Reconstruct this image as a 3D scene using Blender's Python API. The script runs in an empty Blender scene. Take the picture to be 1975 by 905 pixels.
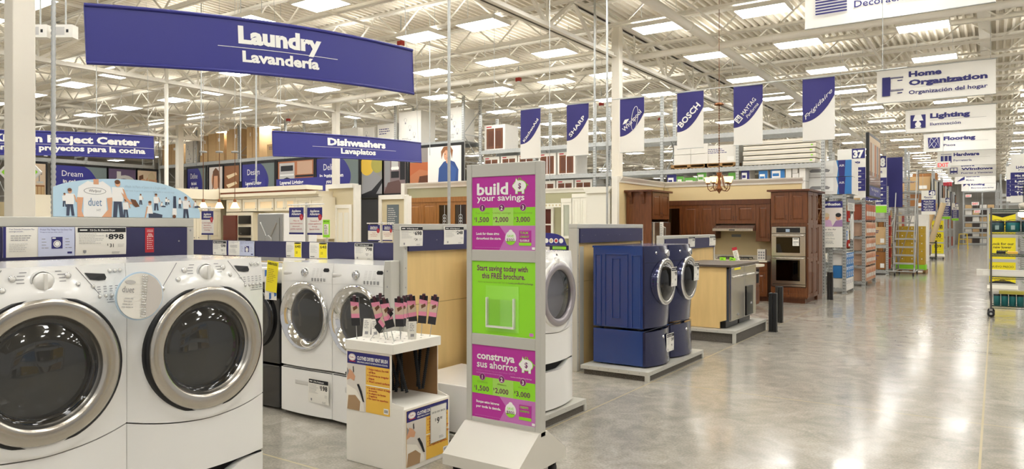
import bpy, math, random
from math import sin, cos, pi, radians, sqrt, atan2, hypot
from mathutils import Vector, Matrix
C = bpy.context.scene
COL = C.collection
random.seed(7)

# ------------------------------------------------------------------ camera
EYE, FPX, HORIZON, YAW = 1.62, 1383.0, 438.0, radians(34.0186)
cam = bpy.data.cameras.new('camera')
cam.sensor_width = 36.0
cam.lens = 36.0 * FPX / 1975.0
cam.shift_y = -(452.5 - HORIZON) / 1975.0
cam.clip_end = 300
camo = bpy.data.objects.new('camera', cam)
camo.location = (0, 0, EYE)
camo.rotation_euler = (pi / 2, 0, YAW)
COL.objects.link(camo)
C.camera = camo

# ------------------------------------------------------------------ world, exposure
W = bpy.data.worlds.new('world')
C.world = W
W.use_nodes = True
W.node_tree.nodes['Background'].inputs[0].default_value = (1.0, 0.97, 0.93, 1)
W.node_tree.nodes['Background'].inputs[1].default_value = 0.5
LAMP = 22.0            # radiance of the fluorescent fixtures
UPLIGHT = 7.5
C.view_settings.view_transform = 'Standard'
C.view_settings.look = 'None'
C.view_settings.exposure = 0.0
C.view_settings.gamma = 1.0
C.view_settings.use_curve_mapping = False
C.cycles.use_denoising = True
C.cycles.max_bounces = 8
C.cycles.transparent_max_bounces = 12
C.cycles.sample_clamp_indirect = 6.0
C.cycles.caustics_reflective = False
C.cycles.caustics_refractive = False

# ------------------------------------------------------------------ survey helpers: a sight line met with a real plane
_s, _c = sin(YAW), cos(YAW)
def ray(u, v):
    t = (u - 987.5) / FPX
    return (-_s + _c * t, _c + _s * t, (HORIZON - v) / FPX)
def onX(u, v, X):
    r = ray(u, v); k = X / r[0]
    return Vector((X, r[1] * k, EYE + r[2] * k))
def onY(u, v, Y):
    r = ray(u, v); k = Y / r[1]
    return Vector((r[0] * k, Y, EYE + r[2] * k))
def onZ(u, v, z=0.0):
    r = ray(u, v); k = (z - EYE) / r[2]
    return Vector((r[0] * k, r[1] * k, z))
def depth(u, v, k):
    r = ray(u, v)
    return Vector((r[0] * k, r[1] * k, EYE + r[2] * k))

# ------------------------------------------------------------------ materials
def lin(h):
    h = h.lstrip('#')
    o = []
    for i in (0, 2, 4):
        c = int(h[i:i + 2], 16) / 255
        o.append(c / 12.92 if c <= 0.04045 else ((c + 0.055) / 1.055) ** 2.4)
    return (*o, 1.0)
MATS = {}
def mat(key, col, rough=0.5, metal=0.0, coat=0.0, emit=0.0, vary=0.0, scale=8.0, bump=0.0, spec=None, stretch=None):
    if key in MATS:
        return MATS[key]
    m = bpy.data.materials.new(key)
    m.use_nodes = True
    nt = m.node_tree
    b = nt.nodes['Principled BSDF']
    c = lin(col)
    b.inputs['Base Color'].default_value = c
    b.inputs['Roughness'].default_value = rough
    b.inputs['Metallic'].default_value = metal
    b.inputs['Coat Weight'].default_value = coat
    b.inputs['Coat Roughness'].default_value = 0.06
    if spec is not None:
        b.inputs['Specular IOR Level'].default_value = spec
    if emit:
        b.inputs['Emission Color'].default_value = c
        b.inputs['Emission Strength'].default_value = emit
    if vary or bump:
        tc = nt.nodes.new('ShaderNodeTexCoord')
        mp = nt.nodes.new('ShaderNodeMapping')
        if stretch:
            mp.inputs['Scale'].default_value = stretch
        nz = nt.nodes.new('ShaderNodeTexNoise')
        nz.inputs['Scale'].default_value = scale
        nz.inputs['Detail'].default_value = 4
        nt.links.new(tc.outputs['Object'], mp.inputs[0])
        nt.links.new(mp.outputs[0], nz.inputs[0])
        if vary:
            r = nt.nodes.new('ShaderNodeValToRGB')
            r.color_ramp.elements[0].position = 0.3
            r.color_ramp.elements[1].position = 0.7
            r.color_ramp.elements[0].color = (*[x * (1 - vary) for x in c[:3]], 1)
            r.color_ramp.elements[1].color = (*[min(1, x * (1 + vary)) for x in c[:3]], 1)
            nt.links.new(nz.outputs[0], r.inputs[0])
            nt.links.new(r.outputs[0], b.inputs['Base Color'])
        if bump:
            bp = nt.nodes.new('ShaderNodeBump')
            bp.inputs['Strength'].default_value = bump
            bp.inputs['Distance'].default_value = 0.01
            nt.links.new(nz.outputs[0], bp.inputs['Height'])
            nt.links.new(bp.outputs[0], b.inputs['Normal'])
    MATS[key] = m
    return m
def glass(key, tint, refl=0.12):
    m = bpy.data.materials.new(key)
    m.use_nodes = True
    nt = m.node_tree
    nt.nodes.clear()
    o = nt.nodes.new('ShaderNodeOutputMaterial')
    tr = nt.nodes.new('ShaderNodeBsdfTransparent')
    tr.inputs[0].default_value = lin(tint)
    gl = nt.nodes.new('ShaderNodeBsdfGlossy')
    gl.inputs['Roughness'].default_value = 0.02
    fr = nt.nodes.new('ShaderNodeLayerWeight')
    pw = nt.nodes.new('ShaderNodeMath')
    pw.operation = 'POWER'
    pw.inputs[1].default_value = 4.0
    ad = nt.nodes.new('ShaderNodeMath')
    ad.operation = 'MULTIPLY_ADD'
    ad.inputs[1].default_value = 0.8
    ad.inputs[2].default_value = refl
    ad.use_clamp = True
    nt.links.new(fr.outputs['Facing'], pw.inputs[0])
    mx = nt.nodes.new('ShaderNodeMixShader')
    nt.links.new(pw.outputs[0], ad.inputs[0])
    nt.links.new(ad.outputs[0], mx.inputs[0])
    nt.links.new(tr.outputs[0], mx.inputs[1])
    nt.links.new(gl.outputs[0], mx.inputs[2])
    nt.links.new(mx.outputs[0], o.inputs[0])
    MATS[key] = m
    return m

enamel = mat('white_enamel', 'ECEBE7', 0.16, coat=0.4)
plastic_w = mat('white_plastic', 'E6E4DE', 0.35)
grey_pl = mat('grey_plastic', '9A9A98', 0.4)
black = mat('black_plastic', '141416', 0.35)
dark = mat('dark_gap', '0A0A0B', 0.8)
chrome = mat('chrome', 'E4E4E4', 0.05, 1.0)
steel = mat('brushed_steel', 'C8C3BA', 0.24, 1.0, bump=0.03, scale=60, stretch=(1, 1, 30))
drum = mat('drum_steel', '9A9A96', 0.22, 1.0)
galv = mat('galvanised_steel', 'B9BBB9', 0.45, 0.6, vary=0.06, scale=20)
alu = mat('grey_painted_metal', 'BDBBB2', 0.4)
navy = mat('navy_rail', '2C2B52', 0.45, vary=0.03)
signblue = mat('sign_blue', '2E2F82', 0.4)
banner_b = mat('banner_blue', '2B2673', 0.5, bump=0.15, scale=3)
banner_w = mat('banner_white', 'EDEAE2', 0.6, bump=0.1, scale=2)
white = mat('print_white', 'F2F1EC', 0.55)
paper = mat('paper', 'ECE9E0', 0.6)
ink = mat('print_black', '17171C', 0.6)
inkgrey = mat('print_grey', '8F8E90', 0.6)
inkpale = mat('print_pale_grey', 'C2C0BC', 0.6)
inkblue = mat('print_blue', '27266E', 0.6)
inkred = mat('print_red', 'B62633', 0.55)
yellow = mat('print_yellow', 'F2E120', 0.5)
lime = mat('print_lime', '93DE2A', 0.5)
lime2 = mat('print_lime_pale', 'A8DC60', 0.5)
magenta = mat('print_magenta', 'B8309A', 0.45)
pinkm = mat('print_orchid', 'C975BD', 0.45)
purple = mat('print_purple', '74205F', 0.5)
orange_y = mat('print_amber', 'F0C04C', 0.55)
skin = mat('print_skin', 'D6A07C', 0.6)
hair_b = mat('print_brown', '6B452C', 0.6)
denim = mat('print_denim', '3C4458', 0.6)
sky_p = mat('print_sky', 'B9D6E8', 0.5)
tan = mat('maple_panel', 'DDBD80', 0.45, vary=0.05, scale=5, stretch=(3, 3, 0.4))
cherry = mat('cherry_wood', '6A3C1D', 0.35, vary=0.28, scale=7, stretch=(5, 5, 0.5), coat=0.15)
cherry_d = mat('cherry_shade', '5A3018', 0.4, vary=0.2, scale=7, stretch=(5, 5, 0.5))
oak = mat('honey_oak', '94622F', 0.4, vary=0.18, scale=7, stretch=(5, 5, 0.5))
cream = mat('cream_cabinet', 'E9E0C8', 0.35)
cream2 = mat('white_cabinet', 'E8E5D8', 0.35)
beige = mat('beige_paint', 'E0CB9B', 0.6)
olive = mat('olive_paint', 'A6A282', 0.6)
taupe = mat('taupe_paint', 'C9BC9A', 0.6)
trimw = mat('white_trim', 'EBE7DC', 0.4)
steelwhite = mat('painted_steel_white', 'F5F1E7', 0.45)
carpet = mat('speckled_carpet', '5B564F', 0.95, vary=0.55, scale=160)
carton = mat('cardboard', 'C6A678', 0.75, vary=0.05)
cartonw = mat('white_carton', 'E2DED5', 0.65, vary=0.02)
bluepaint = mat('blue_enamel', '173C82', 0.18, 0.2, coat=0.7)
bluedark = mat('blue_enamel_front', '20254E', 0.2, 0.55, coat=0.7)
iron = mat('black_iron', '1B1B1C', 0.5)
bronze = mat('aged_bronze', '7A4E2E', 0.4, 0.7)
rubber = mat('black_rubber', '1C1C1E', 0.6)
counter = mat('pale_stone', 'DCD3BF', 0.3, vary=0.1, scale=60)
dglass = glass('smoked_glass', '8C8C8C', 0.06)
cglass = glass('clear_glass', 'E2E6E2', 0.05)
bglass = glass('oven_glass', '2A2A2C', 0.05)
lampmat = mat('fluorescent_diffuser', 'FEFDFA', 0.5, emit=LAMP)
upmat = mat('fixture_uplight', 'FEFDFA', 0.5, emit=UPLIGHT)
bulb = mat('lit_shade', 'FFD69A', 0.5, emit=2.2)

# ------------------------------------------------------------------ mesh builder
_font = {}
def glyphs(s, bold, shear):
    k = (s, bold, shear)
    if k not in _font:
        cu = bpy.data.curves.new('t', 'FONT')
        cu.body = s
        cu.size = 1.0
        cu.offset = bold
        cu.shear = shear
        cu.resolution_u = 2
        o = bpy.data.objects.new('t', cu)
        COL.objects.link(o)
        bpy.context.view_layer.update()
        me = o.evaluated_get(bpy.context.evaluated_depsgraph_get()).to_mesh()
        vs = [(v.co.x, v.co.y) for v in me.vertices]
        fs = [tuple(p.vertices) for p in me.polygons]
        bpy.data.objects.remove(o)
        bpy.data.curves.remove(cu)
        x0 = min([v[0] for v in vs] or [0]); x1 = max([v[0] for v in vs] or [1])
        _font[k] = ([(x - x0, y) for x, y in vs], fs, x1 - x0)
    return _font[k]
CAP = 0.72

class MB:
    def __init__(s):
        s.v = []; s.f = []; s.mi = []; s.sm = []; s.mats = []; s.T = Matrix(); s.k = 0
    def m(s, mt):
        if mt not in s.mats:
            s.mats.append(mt)
        return s.mats.index(mt)
    def add(s, vs, fs, mt, smooth=False):
        b = len(s.v); i = s.m(mt)
        s.v += [tuple(s.T @ Vector(p)) for p in vs]
        for f in fs:
            s.f.append([b + j for j in f]); s.mi.append(i); s.sm.append(smooth)
        return s
    def box(s, x0, y0, z0, x1, y1, z1, mt):
        x0, x1 = sorted((x0, x1)); y0, y1 = sorted((y0, y1)); z0, z1 = sorted((z0, z1))
        v = [(x, y, z) for z in (z0, z1) for x, y in ((x0, y0), (x1, y0), (x1, y1), (x0, y1))]
        return s.add(v, [(3, 2, 1, 0), (4, 5, 6, 7), (0, 1, 5, 4), (1, 2, 6, 5), (2, 3, 7, 6), (3, 0, 4, 7)], mt)
    def tube(s, pts, r, mt, n=8, cap=True, smooth=True):
        pts = [Vector(p) for p in pts]
        rs = r if isinstance(r, (list, tuple)) else [r] * len(pts)
        vs = []; fs = []
        d0 = (pts[1] - pts[0]).normalized()
        a = Vector((0, 0, 1)) if abs(d0.z) < 0.9 else Vector((1, 0, 0))
        for i, p in enumerate(pts):
            d = (pts[min(i + 1, len(pts) - 1)] - pts[max(i - 1, 0)]).normalized()
            x = d.cross(a)
            if x.length < 1e-6:
                x = d.orthogonal()
            x.normalize(); y = x.cross(d)
            for j in range(n):
                t = 2 * pi * (j + .5) / n
                vs.append(p + (x * cos(t) + y * sin(t)) * rs[i])
        for i in range(len(pts) - 1):
            for j in range(n):
                k = (j + 1) % n
                fs.append((i * n + j, i * n + k, i * n + n + k, i * n + n + j))
        s.add(vs, fs, mt, smooth)
        if cap:
            s.add([v for v in vs[:n]], [tuple(range(n))], mt)
            s.add([v for v in vs[-n:]], [tuple(reversed(range(n)))], mt)
        return s
    def lathe(s, prof, org, mt, axis='z', n=32, smooth=True):
        """prof: (radius, height along axis); axis 'f' points to the front (-y)"""
        vs = []; fs = []
        for r, h in prof:
            for j in range(n):
                t = 2 * pi * j / n
                if axis == 'z':
                    vs.append((org[0] + r * cos(t), org[1] + r * sin(t), org[2] + h))
                elif axis == 'f':
                    vs.append((org[0] + r * cos(t), org[1] - h, org[2] + r * sin(t)))
                else:
                    vs.append((org[0] + h, org[1] + r * cos(t), org[2] + r * sin(t)))
        for i in range(len(prof) - 1):
            for j in range(n):
                k = (j + 1) % n
                fs.append((i * n + j, i * n + k, i * n + n + k, i * n + n + j))
        return s.add(vs, fs, mt, smooth)
    def poly(s, pts, y, mt):
        """flat polygon in the x-z plane seen from -y"""
        s.k += 1; y -= 2e-5 * s.k
        ar = sum(pts[i][0] * pts[(i + 1) % len(pts)][1] - pts[(i + 1) % len(pts)][0] * pts[i][1] for i in range(len(pts)))
        if ar < 0:
            pts = pts[::-1]
        return s.add([(x, y, z) for x, z in pts], [tuple(range(len(pts)))], mt)
    def rect(s, x0, z0, x1, z1, y, mt):
        return s.poly([(x0, z0), (x1, z0), (x1, z1), (x0, z1)], y, mt)
    def disc(s, x, z, r, y, mt, rz=None, n=24, a0=0, a1=360):
        rz = rz or r
        k = n if a1 - a0 >= 360 else n + 1
        return s.poly([(x + r * cos(radians(a0 + (a1 - a0) * i / n)), z + rz * sin(radians(a0 + (a1 - a0) * i / n))) for i in range(k)], y, mt)
    def prism(s, pts, y0, y1, mt):
        """x-z outline pushed from y0 (front) to y1"""
        ar = sum(pts[i][0] * pts[(i + 1) % len(pts)][1] - pts[(i + 1) % len(pts)][0] * pts[i][1] for i in range(len(pts)))
        if ar < 0:
            pts = pts[::-1]
        n = len(pts)
        vs = [(x, y0, z) for x, z in pts] + [(x, y1, z) for x, z in pts]
        fs = [tuple(range(n)), tuple(range(2 * n - 1, n - 1, -1))]
        fs += [(i, n + i, n + (i + 1) % n, (i + 1) % n) for i in range(n)]
        return s.add(vs, fs, mt)
    def text(s, t, x, z, h, mt, y=-0.002, w=None, al='C', bold=0.0, shear=0.0, rot=0.0):
        vs, fs, wd = glyphs(t, bold, shear)
        s.k += 1; y -= 2e-5 * s.k
        k = h / CAP
        kx = k if w is None else w / max(wd, 1e-6)
        ww = wd * kx
        ox = {'C': -ww / 2, 'L': 0, 'R': -ww}[al]
        ca, sa = cos(radians(rot)), sin(radians(rot))
        out = []
        for a, b in vs:
            px = a * kx + ox; pz = b * k
            out.append((x + px * ca - pz * sa, y, z + px * sa + pz * ca))
        return s.add(out, fs, mt)
    def lines(s, x0, x1, z, n, dz, mt, th=None, y=-0.0015, seed=1, al='L'):
        """rows of print too small to read"""
        rr = random.Random(seed)
        th = th or dz * 0.38
        for i in range(n):
            w = (x1 - x0) * rr.uniform(0.6, 1.0)
            a = x0 if al == 'L' else (x0 + x1 - w) / 2
            k = a
            while k < a + w - dz * .4:
                q = min(k + dz * rr.uniform(.6, 2.0), a + w)
                s.rect(k, z - i * dz - th, q, z - i * dz, y, mt)
                k = q + dz * .25
        return s
    def grid(s, fn, us, vs_, mt, smooth=True, flip=False):
        n, m_ = len(us), len(vs_)
        pts = [fn(u, v) for v in vs_ for u in us]
        fs = []
        for j in range(m_ - 1):
            for i in range(n - 1):
                q = (j * n + i, j * n + i + 1, (j + 1) * n + i + 1, (j + 1) * n + i)
                fs.append(q[::-1] if flip else q)
        return s.add(pts, fs, mt, smooth)
    def mesh(s, name):
        me = bpy.data.meshes.new(name)
        me.from_pydata(s.v, [], s.f)
        for mt in s.mats:
            me.materials.append(mt)
        me.polygons.foreach_set('material_index', s.mi)
        me.polygons.foreach_set('use_smooth', s.sm)
        me.update()
        return me
    def obj(s, name, parent=None, label=None, bevel=0, loc=None):
        o = bpy.data.objects.new(name, s.mesh(name))
        COL.objects.link(o)
        if parent:
            o.parent = parent
        if loc:
            o.location = loc
        if label:
            o['label'] = label
        if bevel:
            b = o.modifiers.new('bevel', 'BEVEL')
            b.width = bevel; b.segments = 2; b.limit_method = 'ANGLE'; b.angle_limit = radians(50)
        return o
    def thing(s, name, label, cat, loc=(0, 0, 0), rz=0.0, group=None, bevel=0, rot=None):
        o = s.obj(name, None, None, bevel)
        o.location = loc
        o.rotation_euler = rot or (0, 0, rz)
        o['label'] = label; o['category'] = cat
        if group:
            o['group'] = group
        return o
    def struct(s, name, loc=(0, 0, 0), rz=0, bevel=0):
        o = s.obj(name, None, None, bevel)
        o.location = loc; o.rotation_euler = (0, 0, rz)
        o['kind'] = 'structure'
        return o
def thing(name, label, cat, loc=(0, 0, 0), rz=0.0, group=None):
    o = bpy.data.objects.new(name, None)
    o.empty_display_size = 0.1
    COL.objects.link(o)
    o.location = loc; o.rotation_euler = (0, 0, rz)
    o['label'] = label; o['category'] = cat
    if group:
        o['group'] = group
    return o
def dup(root, loc, rz=None, label=None, group=None, rot=None):
    r = root.copy(); COL.objects.link(r)
    r.location = loc
    if rz is not None:
        r.rotation_euler = (0, 0, rz)
    if rot is not None:
        r.rotation_euler = rot
    if label:
        r['label'] = label
    if group:
        r['group'] = group
    for ch in list(root.children):
        c = ch.copy(); COL.objects.link(c); c.parent = r
        for g in list(ch.children):
            d = g.copy(); COL.objects.link(d); d.parent = c
    return r
def dups(o, loc, label=None):
    c = o.copy(); COL.objects.link(c); c.location = loc
    if label:
        c['label'] = label
    return c

# ================================================================== SETTING
XL, XR, YB, YF, ZC = -52.0, 9.0, -5.0, 80.0, 6.42
GIR = (-29.0, -18.15, -7.1, 4.0)
def floor_material():
    m = bpy.data.materials.new('polished_concrete')
    m.use_nodes = True
    nt = m.node_tree; L = nt.links.new
    b = nt.nodes['Principled BSDF']
    tc = nt.nodes.new('ShaderNodeTexCoord')
    sx = nt.nodes.new('ShaderNodeSeparateXYZ'); L(tc.outputs['Object'], sx.inputs[0])
    def noise(scale, detail=5, dist=0.6):
        n = nt.nodes.new('ShaderNodeTexNoise')
        n.inputs['Scale'].default_value = scale; n.inputs['Detail'].default_value = detail; n.inputs['Distortion'].default_value = dist
        L(tc.outputs['Object'], n.inputs[0]); return n
    def ramp(src, p0, c0, p1, c1):
        r = nt.nodes.new('ShaderNodeValToRGB')
        r.color_ramp.elements[0].position = p0; r.color_ramp.elements[1].position = p1
        r.color_ramp.elements[0].color = c0; r.color_ramp.elements[1].color = c1
        L(src, r.inputs[0]); return r
    def mix(fac, a, b_, mode='MIX'):
        x = nt.nodes.new('ShaderNodeMixRGB'); x.blend_type = mode
        if isinstance(fac, float): x.inputs[0].default_value = fac
        else: L(fac, x.inputs[0])
        for i, q in ((1, a), (2, b_)):
            if isinstance(q, tuple): x.inputs[i].default_value = q
            else: L(q, x.inputs[i])
        return x
    big = ramp(noise(0.9, 6, 1.2).outputs[0], 0.3, lin('8E8A80'), 0.7, lin('B1ABA0'))
    mid = ramp(noise(4.0, 7, 1.5).outputs[0], 0.32, lin('87837A'), 0.72, lin('BBB5A9'))
    c1 = mix(0.5, big.outputs[0], mid.outputs[0])
    fine = ramp(noise(60, 3, 0).outputs[0], 0.35, (0.84, 0.84, 0.84, 1), 0.65, (1.12, 1.1, 1.08, 1))
    c2 = mix(1.0, c1.outputs[0], fine.outputs[0], 'MULTIPLY')
    def joint(out, off, per=3.8):
        a = nt.nodes.new('ShaderNodeMath'); a.operation = 'ADD'; a.inputs[1].default_value = -off + per * 100; L(out, a.inputs[0])
        d = nt.nodes.new('ShaderNodeMath'); d.operation = 'MODULO'; d.inputs[1].default_value = per; L(a.outputs[0], d.inputs[0])
        g = nt.nodes.new('ShaderNodeMath'); g.operation = 'LESS_THAN'; g.inputs[1].default_value = 0.016; L(d.outputs[0], g.inputs[0])
        return g
    j = nt.nodes.new('ShaderNodeMath'); j.operation = 'MAXIMUM'
    L(joint(sx.outputs[0], -2.985, 2.885).outputs[0], j.inputs[0]); L(joint(sx.outputs[1], 3.24).outputs[0], j.inputs[1])
    c3 = mix(j.outputs[0], c2.outputs[0], lin('B9AC8C'))
    L(c3.outputs[0], b.inputs['Base Color'])
    rr = ramp(noise(2.5, 5, 0.8).outputs[0], 0.3, (0.10,) * 3 + (1,), 0.7, (0.19,) * 3 + (1,))
    L(rr.outputs[0], b.inputs['Roughness'])
    b.inputs['Specular IOR Level'].default_value = 0.5
    bp = nt.nodes.new('ShaderNodeBump'); bp.inputs['Strength'].default_value = 0.004; bp.inputs['Distance'].default_value = 0.02
    L(noise(3.0, 3, 0).outputs[0], bp.inputs['Height']); L(bp.outputs[0], b.inputs['Normal'])
    return m
f = MB(); f.box(XL, YB, -0.1, XR, YF, 0, floor_material()); f.struct('floor')

# corrugated roof deck: flutes run along the main aisle
deckm = mat('roof_deck_white', 'E6DFCF', 0.6)
d = MB()
per = 0.16
n = int((XR - XL) / per)
vs = []; fs = []
for i in range(n):
    x = XL + i * per
    for dx, z in ((0, 0), (0.05, 0), (0.066, 0.085), (0.144, 0.085)):
        for y in (YB, YF):
            vs.append((x + dx, y, ZC + z))
for i in range(4 * n - 1):
    fs.append((2 * i, 2 * i + 1, 2 * i + 3, 2 * i + 2))
d.add(vs, fs, deckm)
d.box(XL, YB, ZC + 0.10, XR, YF, ZC + 0.2, deckm)
d.struct('ceiling')
wallm = mat('wall_paint_grey', 'A8A49B', 0.7)
wlow = mat('wall_paint_taupe', '8E8478', 0.7)
w = MB(); w.box(XL, YF, 0, XR, YF + 0.2, ZC + .1, wallm); w.struct('wall_back')
w = MB(); w.box(XL - 0.2, YB, 0, XL, YF, ZC + .1, wallm); w.struct('wall_left')

# open-web joists across the aisle, girders along it
jm = steelwhite
def joist(span):
    b = MB()
    z0, z1 = 5.84, 6.415
    for z in (z0, z1 - .05):
        b.box(0.06, -0.065, z, span - 0.06, -0.012, z + 0.055, jm)
        b.box(0.06, 0.012, z, span - 0.06, 0.065, z + 0.055, jm)
    k = int(span / 0.62); s = span / k
    for i in range(k):
        a = (i * s, 0, z1 - .02) if i % 2 == 0 else (i * s, 0, z0 + .02)
        c = ((i + 1) * s, 0, z0 + .02) if i % 2 == 0 else ((i + 1) * s, 0, z1 - .02)
        b.tube([a, c], 0.021, jm, n=5, cap=False)
        if i % 2 == 1 and i < k - 1:
            pass
    return b.mesh('roof_joist')
jme = joist(GIR[2] - GIR[1])
def put(me, name, loc, rz=0, kind='structure'):
    o = bpy.data.objects.new(name, me); COL.objects.link(o); o.location = loc; o.rotation_euler = (0, 0, rz); o['kind'] = kind
    return o
BAYS = ((-40.0, 9, 40), (-29.0, 5, 60), (-18.15, 5, 60), (-7.1, 9, 79))
for x0, ya, yb in BAYS:
    y = 13.7 - 1.95 * 10
    while y < yb:
        if y > ya - 2:
            put(jme, 'roof_joist', (x0 + .03, y, 0))
        y += 1.95
def girder(length):
    b = MB(); z0, z1 = 5.40, 6.24
    for z, hh in ((z0, .11), (z1 - .1, .1)):
        for sg in (-1, 1):
            b.box(sg * .025, 0, z, sg * .115, length, z + 0.02, jm)
            b.box(sg * .025, 0, z, sg * .045, length, z + hh, jm)
    k = int(round(length / 1.95)); s = length / k
    for i in range(k):
        ym = (i + .5) * s
        for a, c, r in (((0, i * s, z1 - .05), (0, ym, z0 + .06), .045), ((0, ym, z0 + .06), (0, (i + 1) * s, z1 - .05), .045),
                        ((0, ym, z0 + .06), (0, ym, z1 - .05), .03)):
            b.tube([a, c], r, jm, n=4, cap=False, smooth=False)
    return b.mesh('roof_girder')
gme = girder(11.9)
for gx, off in ((GIR[0], 17.4), (GIR[1], 16.45), (GIR[2], 14.7), (GIR[3], 14.7)):
    for k in range(-2, 6 if gx > -10 else 4):
        y0 = off + 11.9 * k
        if y0 > -12 and y0 < 79:
            put(gme, 'roof_girder', (gx, y0, 0))
def column(x, y, wd, ztop):
    b = MB(); h = wd / 2
    b.box(-h, -h, 0, h, h, ztop, mat('column_paint', 'E6E0D2', 0.5, vary=.015, scale=3))
    b.box(-h - .03, -h - .03, 0, h + .03, h + .03, .02, galv)
    return b
for (x, y, wd) in ((-7.1, 2.8, .18), (-7.02, 14.6, .19), (GIR[1], 16.45, .19), (GIR[0], 17.5, .24), (-7.1, 38.5, .19)):
    column(x, y, wd, 6.1).struct('column', (x, y, 0), bevel=.012)
b = MB()
b.tube([(0, -6, 0), (0, 60, 0)], .095, steelwhite, 12)
for y in range(-4, 60, 6):
    b.tube([(0, y, 0), (0, y + .08, 0)], .108, steelwhite, 12)
b.thing('roof_pipe', 'long white round pipe under the roof running along the aisle, above the brand banners', 'pipe', (-5.15, 0, 5.68))
b = MB(); b.tube([(-30, 0, 0), (8, 0, 0)], .075, steelwhite, 12)
for x in range(-28, 8, 4):
    b.tube([(x, 0, 0), (x + .1, 0, 0)], .088, steelwhite, 12)
b.thing('roof_pipe', 'white round pipe crossing the store under the roof, just above the Home Organization sign', 'pipe', (0, 15.65, 5.62))
b = MB()
for k in range(12):
    b.box(-.12, k * 4 + 6, 0, .12, k * 4 + 9.9, .2, steelwhite)
b.thing('roof_duct', 'flat white box duct tight under the roof at the right, above the aisle signs', 'duct', (-.215, 0, 6.13))
for x, y0, y1 in ((-2.4, 6, 60), (-4.8, 9, 60), (-10.8, 4, 36), (-14.5, 4, 36), (-21.5, 6, 36), (-25.3, 6, 36)):
    b = MB(); b.box(-.02, y0, 0, .02, y1, .04, steelwhite); b.struct('roof_bridging', (x, 0, 5.80))

# fluorescent high-bay fixtures
def fixture():
    t = thing('ceiling_light', 'x', 'ceiling light', group='fluorescent fixtures under the roof')
    b = MB(); w_, l_ = .46, .30
    b.box(-w_ - .02, -l_ - .02, .0, -w_, l_ + .02, .09, steelwhite); b.box(w_, -l_ - .02, .0, w_ + .02, l_ + .02, .09, steelwhite)
    b.box(-w_, -l_ - .02, 0, w_, -l_, .09, steelwhite); b.box(-w_, l_, 0, w_, l_ + .02, .09, steelwhite)
    b.box(-w_, -.06, .045, w_, .06, .09, steelwhite)
    for sx in (-.38, .38):
        b.tube([(sx, 0, .09), (sx, 0, .62)], .006, galv, 5, cap=False)
    b.obj('housing', t)
    b = MB(); b.box(-w_, -l_, .012, w_, l_, .016, lampmat)
    b.obj('diffuser', t)
    b = MB(); b.box(-w_, -l_, .05, w_, -.07, .054, upmat); b.box(-w_, .07, .05, w_, l_, .054, upmat)
    b.obj('uplight_slot', t)
    return t
fx = fixture()
FX = []
for y in (7.4, 10.6, 13.95, 16.9, 20.2, 23.7, 27.4, 31, 34.6, 38.2, 41.8, 45.4, 49, 52.6, 56.2, 60, 64, 68, 72, 76):
    for x in (-5.77, -3.67, -1.24, 1.1, 3.2):
        FX.append((x, y))
for y in (2.9, 5.9, 8.97, 11.75, 14.6, 17.5, 20.95, 24.5, 28, 32):
    for x in (-8.65, -10.3, -12.4, -14.6, -16.7):
        FX.append((x, y))
for y in (4, 7.1, 10.1, 13.1, 15.9, 18.9, 22, 25.5, 29, 33):
    for x in (-19.65, -22.05, -24.9, -27.6):
        FX.append((x, y))
for y in (7, 11, 15, 19, 23, 27, 31):
    for x in (-31, -34, -37.5, -41, -45):
        FX.append((x, y))
for y in (-2.5, .8, 4.1):          # over the aisle around and behind the viewpoint
    for x in (-5.77, -3.67, -1.24, 1.1, 3.2):
        FX.append((x, y))
for y in (37, 42, 47, 52, 57):
    for x in (-8.65, -10.3, -12.4, -14.6, -16.7, -20, -23.5, -27):
        FX.append((x, y))
for i, (x, y) in enumerate(FX):
    o = fx if i == 0 else dup(fx, (0, 0, 0))
    o.location = (x, y, 5.72)
    bay = 'over the main aisle' if x > -7 else 'over the appliance displays' if x > -18 else 'over the kitchen displays at the left' if x > -30 else 'far at the left over the back racks'
    o['label'] = 'white rectangular light fixture glowing ' + bay
    o['group'] = 'roof lights ' + bay

# thin drops from the roof
def drop(u, k, v0, v1, r, name, label, cat, m_=galv, ring=False):
    a = depth(u, v1, k); c = depth(u, v0, k)
    b = MB(); h = ZC - a.z
    if ring:
        pts = [(0, 0, i * .02) for i in range(int(h / .02))]
        b.tube(pts, [r if i % 2 else r * .72 for i in range(len(pts))], m_, 10)
    else:
        b.tube([(0, 0, 0), (0, 0, h)], r, m_, 8)
    return b.thing(name, label, cat, a)
drop(103, 5.6, -40, 425, .019, 'flexible_conduit', 'ribbed flexible metal conduit dropping from the roof beside the cream column at the left', 'conduit', ring=True)
drop(321, 18.9, 166, 440, .05, 'drop_pipe', 'thin white vertical pipe dropping from the girder left of the kitchen posters', 'pipe', steelwhite)
drop(866, 9.6, -60, 470, .022, 'cable_conduit', 'grey metal conduit dropping from the roof in front of the poster of the boy', 'conduit')
drop(1171, 12.5, -60, 436, .02, 'cable_conduit', 'thin grey conduit hanging left of the white column by the blue machines', 'conduit')
drop(1147, 13.5, 10, 240, .02, 'cable_conduit', 'short bright conduit hanging between the second and third brand banners', 'conduit')
drop(1060, 12.6, 40, 350, .006, 'hanging_wire', 'thin steel wire hanging between the two leftmost brand banners', 'wire')
drop(120 + 66, 14.5, 130, 258, .008, 'hanging_wire', 'thin wire holding up the Kitchen Project Center sign', 'wire')
drop(388, 15, 60, 300, .012, 'hanging_wire', 'thin steel rod hanging left of the pendant lamps', 'wire')
drop(464, 15, 100, 350, .012, 'hanging_wire', 'thin steel rod hanging right of the pendant lamps', 'wire')
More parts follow.
